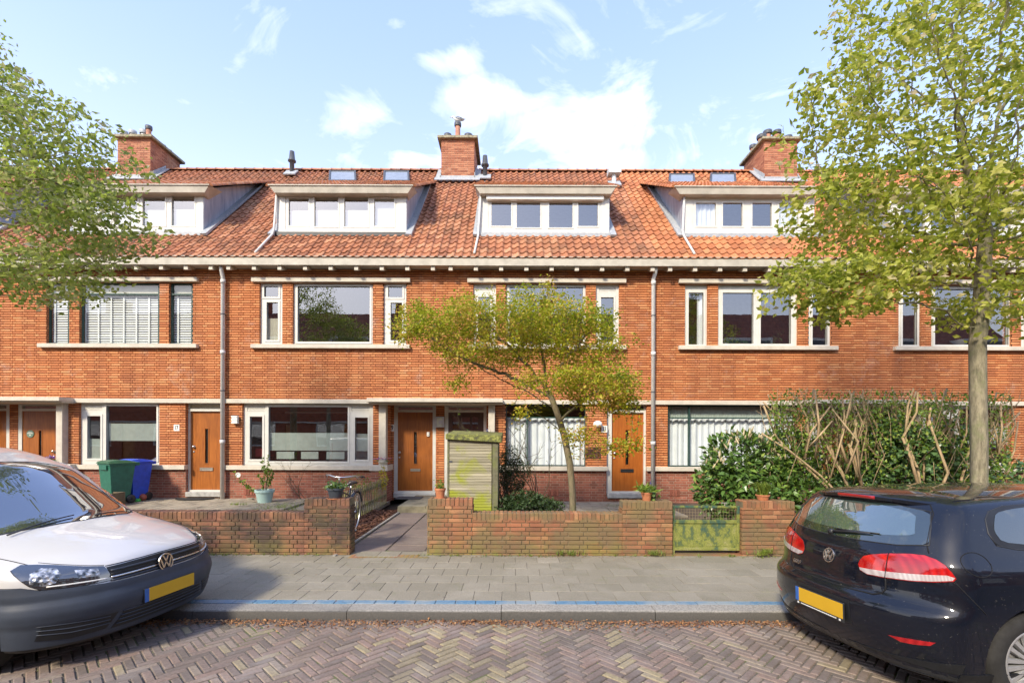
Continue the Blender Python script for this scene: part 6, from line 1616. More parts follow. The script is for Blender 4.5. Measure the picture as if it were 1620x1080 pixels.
class Car:
    def __init__(s, name, loc, rotz, label, F, lo, hi, core, step, paint, arches, r_arch, cx):
        s.root = thing(name, loc, label, 'car' if 'hatch' in name else 'van', None, rotz); s.cx = cx
        V, Fc = shell(F, lo, hi, core, step)
        me = bpy.data.meshes.new('body'); me.from_pydata(V.tolist(), [], Fc); me.materials.append(paint); me.materials.append(m_black)
        o = bpy.data.objects.new('body', me); COL.objects.link(o)
        s.bvh = BVHTree.FromPolygons([tuple(v) for v in V], Fc)
        cut = MB()
        for xa in arches:
            for sy in (-1, 1):
                n = 64; vs = [(xa+r_arch*math.cos(2*math.pi*k/n), sy*1.2, .33+r_arch*math.sin(2*math.pi*k/n)) for k in range(n)] + [(xa+r_arch*math.cos(2*math.pi*k/n), sy*.56, .33+r_arch*math.sin(2*math.pi*k/n)) for k in range(n)]
                cut.add(vs, [tuple(range(n)), tuple(range(n, 2*n))[::-1]] + [(k, n+k, n+(k+1) % n, (k+1) % n) for k in range(n)])
        co = cut.build('cut', m_black, recalc=True)
        md = o.modifiers.new('b', 'BOOLEAN'); md.operation = 'DIFFERENCE'; md.object = co; md.solver = 'EXACT'
        bpy.context.view_layer.update(); dg = bpy.context.evaluated_depsgraph_get()
        nm = bpy.data.meshes.new_from_object(o.evaluated_get(dg)); o.modifiers.clear(); o.data = nm; nm.name = 'body'
        bpy.data.objects.remove(co)
        for p in nm.polygons: p.use_smooth = True
        for p in nm.polygons:
            c = p.center
            for xa in arches:
                if math.hypot(c.x-xa, c.z-.33) < r_arch+.002 and abs(c.y) > .5: p.material_index = min(1, len(nm.materials)-1)
        for p in nm.polygons:
            if p.center.z < .235: p.material_index = min(1, len(nm.materials)-1)
        e = o.modifiers.new('split', 'EDGE_SPLIT'); e.split_angle = R(50)
        o.parent = s.root; s.body = o
    def ray(s, mode, p):
        a, c = p
        if mode == 'cyl': o = Vector((s.cx+math.cos(a)*7, math.sin(a)*7, c)); d = Vector((-math.cos(a), -math.sin(a), 0))
        elif mode == 'side': o = Vector((a, -3, c)); d = Vector((0, 1, 0))
        elif mode == 'far': o = Vector((a, 3, c)); d = Vector((0, -1, 0))
        elif mode == 'top': o = Vector((a, c, 4)); d = Vector((0, 0, -1))
        elif mode == 'front': o = Vector((6, a, c)); d = Vector((-1, 0, 0))
        elif mode == 'rear': o = Vector((-6, a, c)); d = Vector((1, 0, 0))
        h = s.bvh.ray_cast(o, d)
        return (h[0], h[1]) if h[0] is not None else None
    def to(s, mode, q):
        if mode == 'cyl': return (math.atan2(q[1], q[0]-s.cx), q[2])
        return q
    def panel(s, name, mode, pts, mat, off=.004, thick=.012, grid=.03, parent=None, smooth_poly=0, pts3=True, shapef=None, label=None):
        """a piece lying on the body: outline points, lifted by off"""
        P2 = [s.to(mode, q) for q in pts]
        kx = .85 if mode == 'cyl' else 1.0
        for _ in range(smooth_poly):
            n = []
            for i in range(len(P2)):
                a, c = Vector(P2[i]), Vector(P2[(i+1) % len(P2)]); n += [tuple(a*.8+c*.2), tuple(a*.2+c*.8)]
            P2 = n
        bd = []
        for i in range(len(P2)):
            a, c = Vector(P2[i]), Vector(P2[(i+1) % len(P2)]); k = max(1, int(((c-a)*kx).length/grid)); bd += [a.lerp(c, j/k) for j in range(k)]
        xs = [v.x for v in bd]; ys = [v.y for v in bd]; pts2 = list(bd); gx = grid/kx
        x = min(xs)+gx*.5
        while x < max(xs):
            y = min(ys)+grid*.5
            while y < max(ys):
                q = Vector((x, y)); inside = False; j = len(bd)-1; near = False
                for i in range(len(bd)):
                    if (bd[i]-q).length < grid*.45: near = True; break
                    if (bd[i].y > y) != (bd[j].y > y) and x < (bd[j].x-bd[i].x)*(y-bd[i].y)/(bd[j].y-bd[i].y)+bd[i].x: inside = not inside
                    j = i
                if inside and not near: pts2.append(q)
                y += grid
            x += gx
        nb = len(bd); ed = [(i, (i+1) % nb) for i in range(nb)]
        vo, eo, fo, ov, oe, of = delaunay_2d_cdt(pts2, ed, [], 1, 1e-6)
        h = [s.ray(mode, (v.x, v.y)) for v in vo]
        good = [q for q in h if q]; 
        h = [q if q else good[0] for q in h]
        top = []; bot = []
        for k, (q, v) in enumerate(zip(h, vo)):
            e = off + (shapef(v.x, v.y) if shapef else 0); top.append(q[0]+q[1]*e); bot.append(q[0]-q[1]*thick)
        b = MB(); b.add(top, [tuple(f) for f in fo]); 
        bi = [i for i in range(len(vo)) if ov[i] and any(o_ < nb for o_ in ov[i])]
        first = {}
        for i in range(len(vo)):
            for o_ in ov[i]: first[o_] = i
        ring = [first[i] for i in range(nb) if i in first]
        n = len(ring); b.add([top[i] for i in ring]+[bot[i] for i in ring], [(i, (i+1) % n, n+(i+1) % n, n+i) for i in range(n)])
        o = b.build(name, mat, None, recalc=False)
        bm = bmesh.new(); bm.from_mesh(o.data); bmesh.ops.remove_doubles(bm, verts=bm.verts, dist=1e-5); bmesh.ops.recalc_face_normals(bm, faces=bm.faces)
        # make sure the outer skin faces outwards
        c = Vector((s.cx, 0, .7)); sc_ = sum(1 if f.normal.dot(f.calc_center_median()-c) > 0 else -1 for f in bm.faces)
        if sc_ < 0: bmesh.ops.reverse_faces(bm, faces=bm.faces)
        bm.to_mesh(o.data); bm.free()
        for p in o.data.polygons: p.use_smooth = True
        e = o.modifiers.new('split', 'EDGE_SPLIT'); e.split_angle = R(40)
        o.parent = parent or s.root
        if label: o['label'] = label
        return o
    def seam(s, name, mode, pts, r=.0028, mat=None, off=0.0, parent=None, fine=.03, closed=False):
        P2 = [Vector(s.to(mode, q)) for q in pts]
        if closed: P2.append(P2[0])
        out = []
        for a, c in zip(P2[:-1], P2[1:]):
            k = max(1, int((c-a).length/fine)); out += [a.lerp(c, j/k) for j in range(k)]
        out.append(P2[-1]); q = [s.ray(mode, (v.x, v.y)) for v in out]; q = [x[0]+x[1]*off for x in q if x]
        b = MB(); b.tube(q, r, 6); o = b.build(name, mat or m_seam, None, True); o.parent = parent or s.root; return o
def mir(pts): return [(q[0], -q[1], q[2]) for q in pts]

m_seam = M('panel_gap', (.004, .004, .005), .8)
def paint(name, col, rough=.3, coat=1.0, metal=0.0, dirt=.0):
    t = NT(name); n = t.noise(3, 4, .6, obj=True); f = t.noise(55, 3, .7, obj=True)
    c = t.mix(t.ramp(f, [(.66, 0), (.74, dirt*4)]), col, (.35, .33, .28)) if dirt else t.ramp(n, [(0, tuple(x*.93 for x in col)), (1, col)])
    q = t.bsdf(c, rough, metal, coat=coat, spec=(.5 if col[0] > .1 else .12)); return t.m
m_blue = paint('dark_blue_paint', (.003, .0045, .010), .45, 1.0, 0.0, .06)
m_vwhite = paint('white_van_paint', (.60, .585, .56), .32, .8)
m_bgrey = M('unpainted_bumper_plastic', (.036, .046, .066), .55, var=.12, bump=.15, bscale=200, scale=5)
m_bdark = M('grille_black_plastic', (.010, .011, .013), .45, var=.2)
m_chrome = M('chrome', (.72, .72, .73), .26, 1.0, var=.03)
m_tyre = M('tyre_rubber', (.022, .021, .02), .8, var=.25, bump=.3, bscale=80)
m_rim = M('silver_wheel_cover', (.50, .50, .50), .35, .6, var=.08)
def cglass(name, base, refl, tint=(.012, .016, .016)):
    t = NT(name); d = t.n('ShaderNodeBsdfDiffuse'); d.inputs[0].default_value = (*tint, 1); g = t.n('ShaderNodeBsdfGlossy'); g.inputs['Roughness'].default_value = .01; g.inputs[0].default_value = (refl, refl, refl*1.02, 1)
    lw = t.n('ShaderNodeLayerWeight'); f = t.math('ADD', t.math('POWER', lw.outputs['Facing'], 3.0), base, clamp=True); mx = t.n('ShaderNodeMixShader'); t.l(f, mx.inputs[0]); t.l(d.outputs[0], mx.inputs[1]); t.l(g.outputs[0], mx.inputs[2]); t.l(mx.outputs[0], t.out.inputs[0]); return t.m
m_cglass = cglass('car_window_glass', .16, .9, (.018, .03, .026))
m_ws = cglass('windscreen_glass', .30, .9, (.035, .045, .05))
def lens(name, c1, c2, sc_=130):
    t = NT(name); w = t.n('ShaderNodeTexWave'); w.inputs['Scale'].default_value = sc_/10; w.inputs['Distortion'].default_value = .5; t.l(t.pos(obj=True), w.inputs[0]); n = t.noise(9, 3, .5, obj=True)
    c = t.mix(t.math('MULTIPLY', w.outputs['Fac'], t.ramp(n, [(.3, .2), (.6, 1)])), c1, c2); q = t.bsdf(c, .12, 0, coat=1.0); return t.m
m_red = lens('red_lamp_lens', (.34, .003, .004), (.58, .016, .012)); m_red_dk = lens('deep_red_lens', (.28, .004, .006), (.42, .01, .012)); m_clear = lens('clear_lamp_lens', (.40, .34, .33), (.56, .50, .48), 300)
m_plate = M('yellow_plate', (.62, .36, .015), .5, var=.05, scale=3); m_plateblue = M('plate_blue_band', (.03, .12, .40), .5)

def facet(name):
    t = NT(name); n = t.noise(26, 2, .5, obj=True); v = t.n('ShaderNodeTexVoronoi'); v.inputs['Scale'].default_value = 38; t.l(t.pos(obj=True), v.inputs[0])
    c = t.ramp(n, [(.38, (.06, .07, .08)), (.55, (.50, .50, .50)), (.66, (.85, .84, .82))]); t.bsdf(c, .16, .55, t.bump(v.outputs[0], .8, .01), coat=1.0); return t.m
m_facet = facet('headlamp_facets')
def wheel(car, x, sy, y_out, r=.317, rim=.205, mat=m_rim, spokes=9, w=.19, face=True):
    b = MB(); c = (x, sy*(y_out-w/2), r); b.lathe([(rim-.01, -w*.38), (rim+.01, -w*.46), (r-.045, -w*.52), (r-.012, -w*.40), (r, -w*.25), (r, w*.25), (r-.012, w*.40), (r-.045, w*.52), (rim+.01, w*.46), (rim-.01, w*.38)], c, 56, 'y')
    t = local(b.build('wheel', m_tyre, None, True), car.root)
    yf = sy*(y_out-.012); b = MB()
    prof = [(rim+.006, 0), (rim, .004), (rim-.012, .001), (rim-.018, -.03)]
    b.lathe([(p, 0*sy + q*sy) for p, q in prof], (x, yf, r), 48, 'y'); b.lathe([(.062, .004*sy), (.055, .012*sy), (0, .014*sy)], (x, yf, r), 32, 'y')
    b.lathe([(rim-.012, -.032*sy), (0.03, -.036*sy)], (x, yf, r), 40, 'y')
    rm = b.build('rim', [mat], None, True); rm.parent = t
    b = MB()
    for k in range(spokes):
        g = 2*math.pi*(k+.5)/spokes; e = Vector((math.cos(g), 0, math.sin(g))); s_ = Vector((-math.sin(g), 0, math.cos(g))); o = Vector((x, yf, r)); up = Vector((0, sy*1.0, 0))
        for dd in (-.021, .021):
            a, c_ = o + e*.05 + s_*dd*.6, o + e*(rim-.006) + s_*dd*1.35; w0, w1 = .013, .019
            b.add([a-s_*w0-up*.02, a+s_*w0-up*.02, c_+s_*w1-up*.02, c_-s_*w1-up*.02, a-s_*w0*.6+up*.008, a+s_*w0*.6+up*.008, c_+s_*w1*.7+up*.001, c_-s_*w1*.7+up*.001], [(0,1,5,4),(1,2,6,5),(2,3,7,6),(3,0,4,7),(4,5,6,7)])
    b_ = b.build('wheel_cover_spokes', mat, None, recalc=True); b_.parent = t
    b = MB(); b.lathe([(rim-.014, -.034*sy), (.02, -.038*sy)], (x, yf, r), 32, 'y'); q = b.build('brake_shadow_disc', m_black, None); q.parent = t
    emblem(b_, Vector((x, yf+sy*.017, r)), Vector((0, sy, 0)), .05, t, dark=True)
    return t

def emblem(_, c, n, R_, parent, dark=False, name='emblem', back=True):
    """round badge: ring with the two stacked letters"""
    n = n.normalized(); u = Vector((0, 0, 1)).cross(n)
    if u.length < .1: u = Vector((0, 1, 0))
    u.normalize(); v = n.cross(u); b = MB()
    def P3(x, y, h): return c + u*x*R_ + v*y*R_ + n*h
    k = 40; vs = []; fs = []
    for i in range(k):
        g = 2*math.pi*i/k; cs, sn = math.cos(g), math.sin(g); vs += [P3(cs, sn, 0), P3(cs*.98, sn*.98, R_*.10), P3(cs*.86, sn*.86, R_*.10), P3(cs*.84, sn*.84, 0)]
    for i in range(k):
        j = (i+1) % k
        for q in range(3): fs.append((4*i+q, 4*j+q, 4*j+q+1, 4*i+q+1))
    b.add(vs, fs)
    def stroke(p, q, w=.085):
        p, q = Vector(p), Vector(q); s_ = Vector((w, 0)); b.prism([P3(*(p-s_), .001), P3(*(p+s_), .001), P3(*(q+s_), .001), P3(*(q-s_), .001)], n*R_*.09)
    stroke((-.34, .74), (-.0, .08), .09); stroke((.34, .74), (.0, .08), .09)
    stroke((-.70, .46), (-.36, -.62), .09); stroke((-.36, -.62), (-.02, .02), .075); stroke((.02, .02), (.36, -.62), .075); stroke((.36, -.62), (.70, .46), .09)
    o = b.build(name, m_chrome if not dark else M('badge_grey', (.28, .28, .29), .4, .6), None, recalc=True); o.parent = parent
    if back:
        b = MB(); b.add([P3(math.cos(2*math.pi*i/k)*.98, math.sin(2*math.pi*i/k)*.98, .0006) for i in range(k)], [tuple(range(k))]); q = b.build('emblem_back', m_bdark, None); q.parent = parent
    return o

# --- dark blue hatchback, seen from behind
gXr = pchip([.10, .20, .28, .38, .48, .57, .62, .655, .70, .82, .92, .96, 1.0, 1.10, 1.25, 1.38, 1.47, 1.6], [.16, .09, .05, .015, .0, .0, .015, .055, .072, .085, .105, .125, .150, .215, .335, .46, .57, .75])
gZt = pchip([0, .3, .45, .7, 1.0, 1.5, 2.0, 2.4, 2.65, 2.9, 3.15, 3.3, 3.5, 3.8, 4.05, 4.2, 4.4], [1.30, 1.345, 1.36, 1.38, 1.396, 1.405, 1.396, 1.36, 1.30, 1.20, 1.07, 1.01, .97, .90, .81, .70, .5])
gW = pchip([.1, .2, .35, .5, .65, .80, .88, .93, .97, 1.1, 1.25, 1.38, 1.5], [.80, .845, .872, .884, .89, .888, .878, .858, .838, .786, .722, .655, .56])
gXf = pchip([.1, .3, .5, .65, .8, 1.0], [4.08, 4.19, 4.2, 4.17, 4.08, 3.9])
def gF(p):
    x, y, z = p[:, 0], p[:, 1], p[:, 2]; a = np.abs(y)
    tap = 1 - .05*np.clip((.9-x)/.9, 0, 1)**2 - .10*np.clip((x-3.4)/.9, 0, 1)**2 - .05*np.clip((.9-x)/.9, 0, 1)**1.5*np.clip((z-.95)/.4, 0, 1)
    side = a - gW(z)*tap
    rear = gXr(z) + .25*(a/.88)**3.2 - x
    front = x - gXf(z) + .36*(a/.85)**3
    top = (z - gZt(x) + .055*(a/.65)**2.4)*.9
    bot = .19 - z
    f = smax(side, rear, .09); f = smax(f, front, .1); f = smax(f, top, .055); return smax(f, bot, .03)
GY = R(6.0)
golf = Car('hatchback_car', (2.455, 3.85, 0), GY, 'dark blue hatchback parked at the right with red tail lamps and a yellow plate', gF, (-.1, -.95, .12), (4.3, .95, 1.56), ((1.0, -.35, .45), (3.2, .35, .85)), .022, m_blue, (.79, 3.35), .352, .95)

# --- white van, nose towards the middle of the picture
vXf = pchip([.1, .2, .28, .38, .48, .56, .605, .64, .72, .78, .84, .95], [-.16, -.07, -.035, -.008, 0, -.006, -.022, -.035, -.05, -.075, -.14, -.3])
vZt = pchip([-4.6, -4.35, -3.3, -2.6, -2.2, -1.95, -1.7, -1.4, -1.12, -.98, -.88, -.6, -.35, -.15, -.03, .1], [1.62, 1.70, 1.715, 1.69, 1.63, 1.565, 1.50, 1.32, 1.13, 1.045, 1.01, .955, .895, .82, .765, .6])
vW = pchip([.1, .2, .35, .5, .7, .85, .95, 1.05, 1.2, 1.45, 1.65, 1.82], [.82, .858, .885, .894, .895, .886, .868, .842, .81, .755, .69, .60])
def vF(p):
    x, y, z = p[:, 0], p[:, 1], p[:, 2]; a = np.abs(y)
    tap = 1 - .06*np.clip((x+.9)/.9, 0, 1)**2
    side = a - vW(z)*tap
    front = x - vXf(z) + .43*(a/.89)**3.3
    top = (z - vZt(x + .22*(a/.8)**2*np.clip((x+3)/1.2, 0, 1)) + .05*(a/.7)**2.6)*.9
    rear = -4.4 + .1*(a/.85)**4 - x
    f = smax(side, front, .07); f = smax(f, rear, .1); f = smax(f, top, .045); return smax(f, .19 - z, .03)
VY = -R(8.5)
van = Car('delivery_van', (-3.05, 4.315, 0), VY, 'white van with a dark grey bumper parked at the left, nose pointing right', vF, (-4.5, -.95, .12), (.1, .95, 1.88), ((-3.6, -.35, .45), (-.95, .35, .75)), .022, m_vwhite, (-.88, -3.56), .365, -1.0)
# --- hatchback parts
golf.root.rotation_euler = (R(-2.2), 0, GY); golf.root.location.z = .012
lampR = [(.092,-.285,.837),(.097,-.295,.868),(.105,-.318,.900),(.120,-.37,.922),(.145,-.48,.949),(.188,-.605,.970),(.222,-.685,.974),(.243,-.745,.958),(.258,-.788,.932),(.270,-.822,.892),(.282,-.838,.856),(.270,-.832,.838),(.204,-.755,.815),(.151,-.642,.798),(.106,-.478,.784),(.091,-.363,.779),(.086,-.305,.797)]
split = [(.089,-.30,.812),(.093,-.36,.815),(.112,-.488,.824),(.147,-.617,.838),(.189,-.716,.850),(.253,-.812,.866)]
for sy in (1, -1):
    f = (lambda q: q) if sy > 0 else mir
    o = golf.panel('tail_lamp', 'cyl', f(lampR), m_red, off=.006, thick=.02, grid=.02)
    low = [split[0]] + split[1:] + [(.282,-.838,.856),(.270,-.832,.838),(.204,-.755,.815),(.151,-.642,.798),(.106,-.478,.784),(.091,-.363,.779),(.086,-.308,.797)]
    low = [(a, b_*.985+(-.003), c*.5+.5*c+(.004 if i < 6 else .004)) for i, (a, b_, c) in enumerate(low)]
    q = golf.panel('reversing_lens', 'cyl', f(low), m_clear, off=.009, thick=.004, grid=.02, parent=o)
    q = golf.panel('brake_lens', 'cyl', f([(.15,-.50,.84),(.15,-.50,.935),(.17,-.56,.948),(.20,-.65,.945),(.22,-.705,.925),(.22,-.72,.888),(.20,-.69,.862),(.17,-.6,.845)]), m_red_dk, off=.0095, thick=.004, grid=.02, parent=o, smooth_poly=1)
    golf.seam('lamp_gap', 'cyl', f([(.146,-.487,.95),(.109,-.491,.786)]), .003, parent=o, off=.008)
    golf.seam('lamp_surround', 'cyl', f(lampR), .004, parent=o, closed=True, off=.001)
    golf.panel('rear_reflector', 'cyl', f([(.054,-.560,.418),(.10,-.69,.434),(.154,-.805,.448),(.139,-.780,.420),(.10,-.70,.402),(.076,-.631,.396)]), m_red_dk, off=.004, thick=.004, grid=.02)
gl = [(.14,.665,1.04),(.15,.50,1.014),(.15,.25,1.003),(.15,0,.998),(.15,-.25,1.003),(.15,-.50,1.014),(.15,-.665,1.04),(.3,-.625,1.15),(.4,-.57,1.25),(.4,-.3,1.28),(.4,0,1.29),(.4,.3,1.28),(.4,.57,1.25),(.3,.625,1.15)]
tr = lambda pts: [(q[1], q[2]) for q in pts]
golf.to_ = None
g_ = golf.panel('rear_window', 'rear', tr(gl), m_cglass, off=.003, thick=.01, grid=.05, smooth_poly=1)
inner = [(y*.86, 1.055 + (z-1.0)*.88) if z < 1.1 else (y*.88, z-.02) for (_, y, z) in gl]
golf.panel('clear_glass', 'rear', inner, cglass('tinted_clear_glass', .26, .95, (.05, .085, .075)), off=.0045, thick=.003, grid=.05, smooth_poly=1, parent=g_)
golf.seam('window_seal', 'rear', tr(gl), .005, m_black, closed=True, parent=g_)
# roof spoiler with high brake lamp
b = MB(); vs = []; n = 28
for i in range(n+1):
    y = -.60 + 1.2*i/n; t = abs(y)/.60; xt = .325 + .15*t**3; zt = 1.332 - .035*t**2.5; h = golf.ray('top', (.72, y)); z0 = h[0].z+.003; hm = golf.ray('top', (.56, y)); h3 = golf.ray('rear', (y, zt-.055)); xi = h3[0].x+.03 if h3 else xt+.1
    vs += [(.72, y, z0-.012), (.70, y, z0), (.56, y, hm[0].z+.006), ((.56+xt)/2, y, (hm[0].z+.006+zt)/2+.006), (xt+.01, y, zt+.002), (xt, y, zt-.006), (xt+.004, y, zt-.030), (xt+.02, y, zt-.036), (xi+.02, y, zt-.060)]
k = 9; fs = [(k*i+j, k*i+j+1, k*(i+1)+j+1, k*(i+1)+j) for i in range(n) for j in range(k-1)]
b.add(vs, fs); b.add([vs[j] for j in range(k)], [tuple(range(k))]); b.add([vs[k*n+j] for j in range(k)], [tuple(range(k))[::-1]])
sp_ = b.build('roof_spoiler', m_blue, None, recalc=True); sp_.parent = golf.root
for p in sp_.data.polygons: p.use_smooth = True
e = sp_.modifiers.new('s', 'EDGE_SPLIT'); e.split_angle = R(45)
b = MB(); vs = []; n = 14
for i in range(n+1):
    y = -.185+.37*i/n; xt = .325 + .15*(abs(y)/.6)**3; e = 0 if i in (0, n) else .006; zt = 1.332-.035*(abs(y)/.6)**2.5; vs += [(xt+.003-e, y, zt-.004), (xt-.001-e, y, zt-.007), (xt+.001-e, y, zt-.027), (xt+.006, y, zt-.031)]
b.add(vs, [(4*i+j, 4*i+j+1, 4*i+j+5, 4*i+j+4) for i in range(n) for j in range(3)]); o = b.build('high_brake_lamp', m_red_dk, None, True, recalc=True); o.parent = sp_
# plate, emblem, lettering
rc = golf.panel('plate_recess', 'rear', [(-.30, .405), (-.285, .575), (.285, .575), (.30, .405)], m_bdark, off=.002, thick=.004, grid=.05)
b = MB(); b.box(-.020, -.008, -.262, .262, .400, .545); pf = b.build('number_plate', [m_black], None, False, .003); pf.parent = golf.root
b = MB(); b.box(-.023, -.020, -.255, .215, .428, .538); o = b.build('plate_face', m_plate, None, False, .001); o.parent = pf
b = MB(); b.box(-.023, -.020, .215, .255, .428, .538); o = b.build('plate_band', m_plateblue, None, False, .001); o.parent = pf
b = MB(); r = random.Random(5); y = -.19
while y < .19:
    w = r.uniform(.006, .016); b.box(-.022, -.020, y, y+w, .411, .418); y += w+.004
for yy in (-.225, .225): b.box(-.022, -.020, yy-.008, yy+.008, .407, .421)
o = b.build('frame_lettering', m_enamel, None); o.parent = pf
h = golf.ray('rear', (0, .845)); emblem(None, h[0]+h[1]*.002, h[1], .058, golf.root)
cu = bpy.data.curves.new('lettering', 'FONT'); cu.body = 'GOLF'; cu.size = .045; cu.extrude = .0015; cu.offset = .0008; cu.space_character = 1.15; cu.materials.append(m_chrome)
o = text_mesh('lettering', cu); o.parent = golf.root; h = golf.ray('rear', (.44, .70)); nrm = h[1]; u = Vector((0, -1, 0)); u = (u - nrm*u.dot(nrm)).normalized(); v = nrm.cross(u); mt = Matrix((u, v, nrm)).transposed().to_4x4(); mt.translation = h[0]+nrm*.002; o.matrix_local = mt
gt = [(.115,-.485,.782),(.101,-.491,.709),(.089,-.472,.676),(.055,-.42,.655),(.05,-.25,.648),(.05,0,.645),(.05,.25,.648),(.055,.42,.655),(.089,.472,.676),(.101,.491,.709),(.115,.485,.782)]
golf.seam('tailgate_gap', 'rear', tr(gt), .006)
for sy in (1, -1):
    f = (lambda q: q) if sy > 0 else mir
    golf.seam('tailgate_gap', 'cyl', f([(.464,-.50,1.30),(.41,-.575,1.24),(.333,-.625,1.17),(.242,-.68,1.045),(.235,-.70,.99)]), .004)
    golf.seam('bumper_gap', 'cyl', f([(.273,-.836,.835),(.34,-.86,.75),(.43,-.88,.645)]), .003)
    md = 'side' if sy > 0 else 'far'
    wo = [(.62,1.055),(.60,1.13),(.625,1.215),(.675,1.265),(.80,1.296),(1.1,1.316),(1.6,1.325),(2.05,1.305),(2.35,1.26),(2.6,1.19),(2.95,1.05),(2.6,1.005),(1.8,1.0),(1.1,1.01),(.75,1.03)]
    sw = golf.panel('side_window', md, wo, m_bdark, off=.003, thick=.01, grid=.06, smooth_poly=2)
    for nm, po in (('door_glass', [(.90,1.045),(.93,1.15),(.99,1.225),(1.08,1.296),(1.60,1.304),(1.60,1.03),(1.1,1.035)]), ('quarter_glass', [(.665,1.075),(.645,1.14),(.67,1.19),(.715,1.253),(.83,1.276),(1.02,1.293),(.93,1.19),(.87,1.13),(.86,1.055)]), ('front_door_glass', [(1.70,1.03),(1.70,1.304),(2.0,1.29),(2.3,1.24),(2.55,1.17),(2.85,1.06),(2.5,1.03)])):
        golf.panel(nm, md, po, m_cglass, off=.0045, thick=.003, grid=.06, parent=sw, smooth_poly=1)
    for po in ([(1.66,1.0),(1.67,.6),(1.66,.27)], [(.98,1.01),(.99,.92),(1.05,.80),(1.13,.72)], [(2.72,1.0),(2.74,.3)]): golf.seam('door_gap', md, po, .003)
    golf.seam('window_seal', md, wo, .004, m_black, closed=True, parent=sw)
    b = MB(); b.box(1.25, 1.42, sy*-.885-.012, sy*-.885+.012, .835, .86); o = b.build('door_handle', m_blue, None, False, .008, 2); o.parent = golf.root
    b = MB(); b.obox((2.66, sy*-.93, 1.02), (.05, 0, 0), (0, .085, 0), (0, 0, .055)); o = b.build('door_mirror', m_blue, None, False, .03, 3); o.parent = golf.root
    golf.panel('headlight', 'cyl', f([(4.0,-.72,.72),(4.08,-.55,.75),(4.12,-.45,.70),(4.14,-.5,.62),(4.05,-.68,.62)]), m_clear, off=.004, thick=.006, grid=.04)
    wheel(golf, .79, -sy, .868); wheel(golf, 3.35, -sy, .868)
golf.seam('fuel_flap', 'side', [(.345+.085+.088*math.cos(g), .945+.072*math.sin(g)) for g in [2*math.pi*k/24 for k in range(24)]], .003, closed=True)
golf.panel('windscreen', 'top', [(3.28, .0), (3.22, .4), (3.08, .68), (2.62, .57), (2.5, .3), (2.48, 0), (2.5, -.3), (2.62, -.57), (3.08, -.68), (3.22, -.4)], m_cglass, off=.003, thick=.008, grid=.08)
golf.panel('bumper_lower_strip', 'cyl', [(.25,-.86,.215),(.30,-.86,.33),(.10,-.55,.285),(.05,-.2,.262),(.05,0,.26),(.05,.2,.262),(.10,.55,.285),(.30,.86,.33),(.25,.86,.215),(.1,.5,.20),(.05,0,.195),(.1,-.5,.20)], m_bdark, off=.005, thick=.01, grid=.035)
h1, h2 = golf.ray('rear', (.05, 1.02)), golf.ray('rear', (-.30, 1.055)); b = MB(); b.tube([h1[0]+h1[1]*.012, h1[0].lerp(h2[0], .5)+h1[1]*.024, h2[0]+h2[1]*.018], [.010, .008, .005], 8); b.lathe([(.0, -.02), (.022, -.018), (.022, .01)], h1[0]+h1[1]*.008, 16, 'x'); q = [golf.ray('rear', (.02-.38*t, 1.045+.02*t)) for t in (0, .3, .6, 1)]; b.tube([x[0]+x[1]*.012 for x in q], .0045, 6); o = b.build('rear_wiper', m_black, None, True); o.parent = golf.root
b = MB(); h = golf.ray('top', (.75, 0)); b.tube([h[0], h[0]+Vector((-.10, 0, .16))], [.006, .003], 6) if False else None

# --- van parts
tv = [(-.77,-.893,.68),(-.549,-.885,.68),(-.40,-.845,.675),(-.308,-.783,.645),(-.165,-.614,.637),(-.08,-.436,.622),(-.05,-.25,.618),(-.03,0,.618)]
bot = [(-.03,0,.215),(-.06,-.3,.22),(-.14,-.55,.225),(-.28,-.78,.225),(-.40,-.85,.225),(-.535,-.865,.225),(-.515,-.885,.33),(-.545,-.885,.47),(-.62,-.89,.585)]
outl = tv + [(a, -b_, c) for a, b_, c in tv[::-1][1:]] + [(a, -b_, c) for a, b_, c in bot[::-1]] + bot[1:]
def bshape(th, z):
    e = .012 if .40 < z < .555 else 0; return e + (.010 if z > .59 else 0) + .012*max(0, 1-abs(z-.475)/.07)
vb = van.panel('front_bumper', 'cyl', outl, m_bgrey, off=.010, thick=.02, grid=.022, shapef=bshape)
van.seam('bumper_gap', 'cyl', tv[:4], .004)
hl = [(-.503,-.839,.794),(-.489,-.796,.82),(-.40,-.745,.812),(-.321,-.679,.799),(-.22,-.58,.775),(-.131,-.468,.752),(-.105,-.452,.71),(-.08,-.436,.640),(-.165,-.614,.640),(-.308,-.783,.650),(-.357,-.819,.683),(-.425,-.846,.745)]
m_hl = cglass('headlamp_lens', .18, .85, (.03, .035, .04))
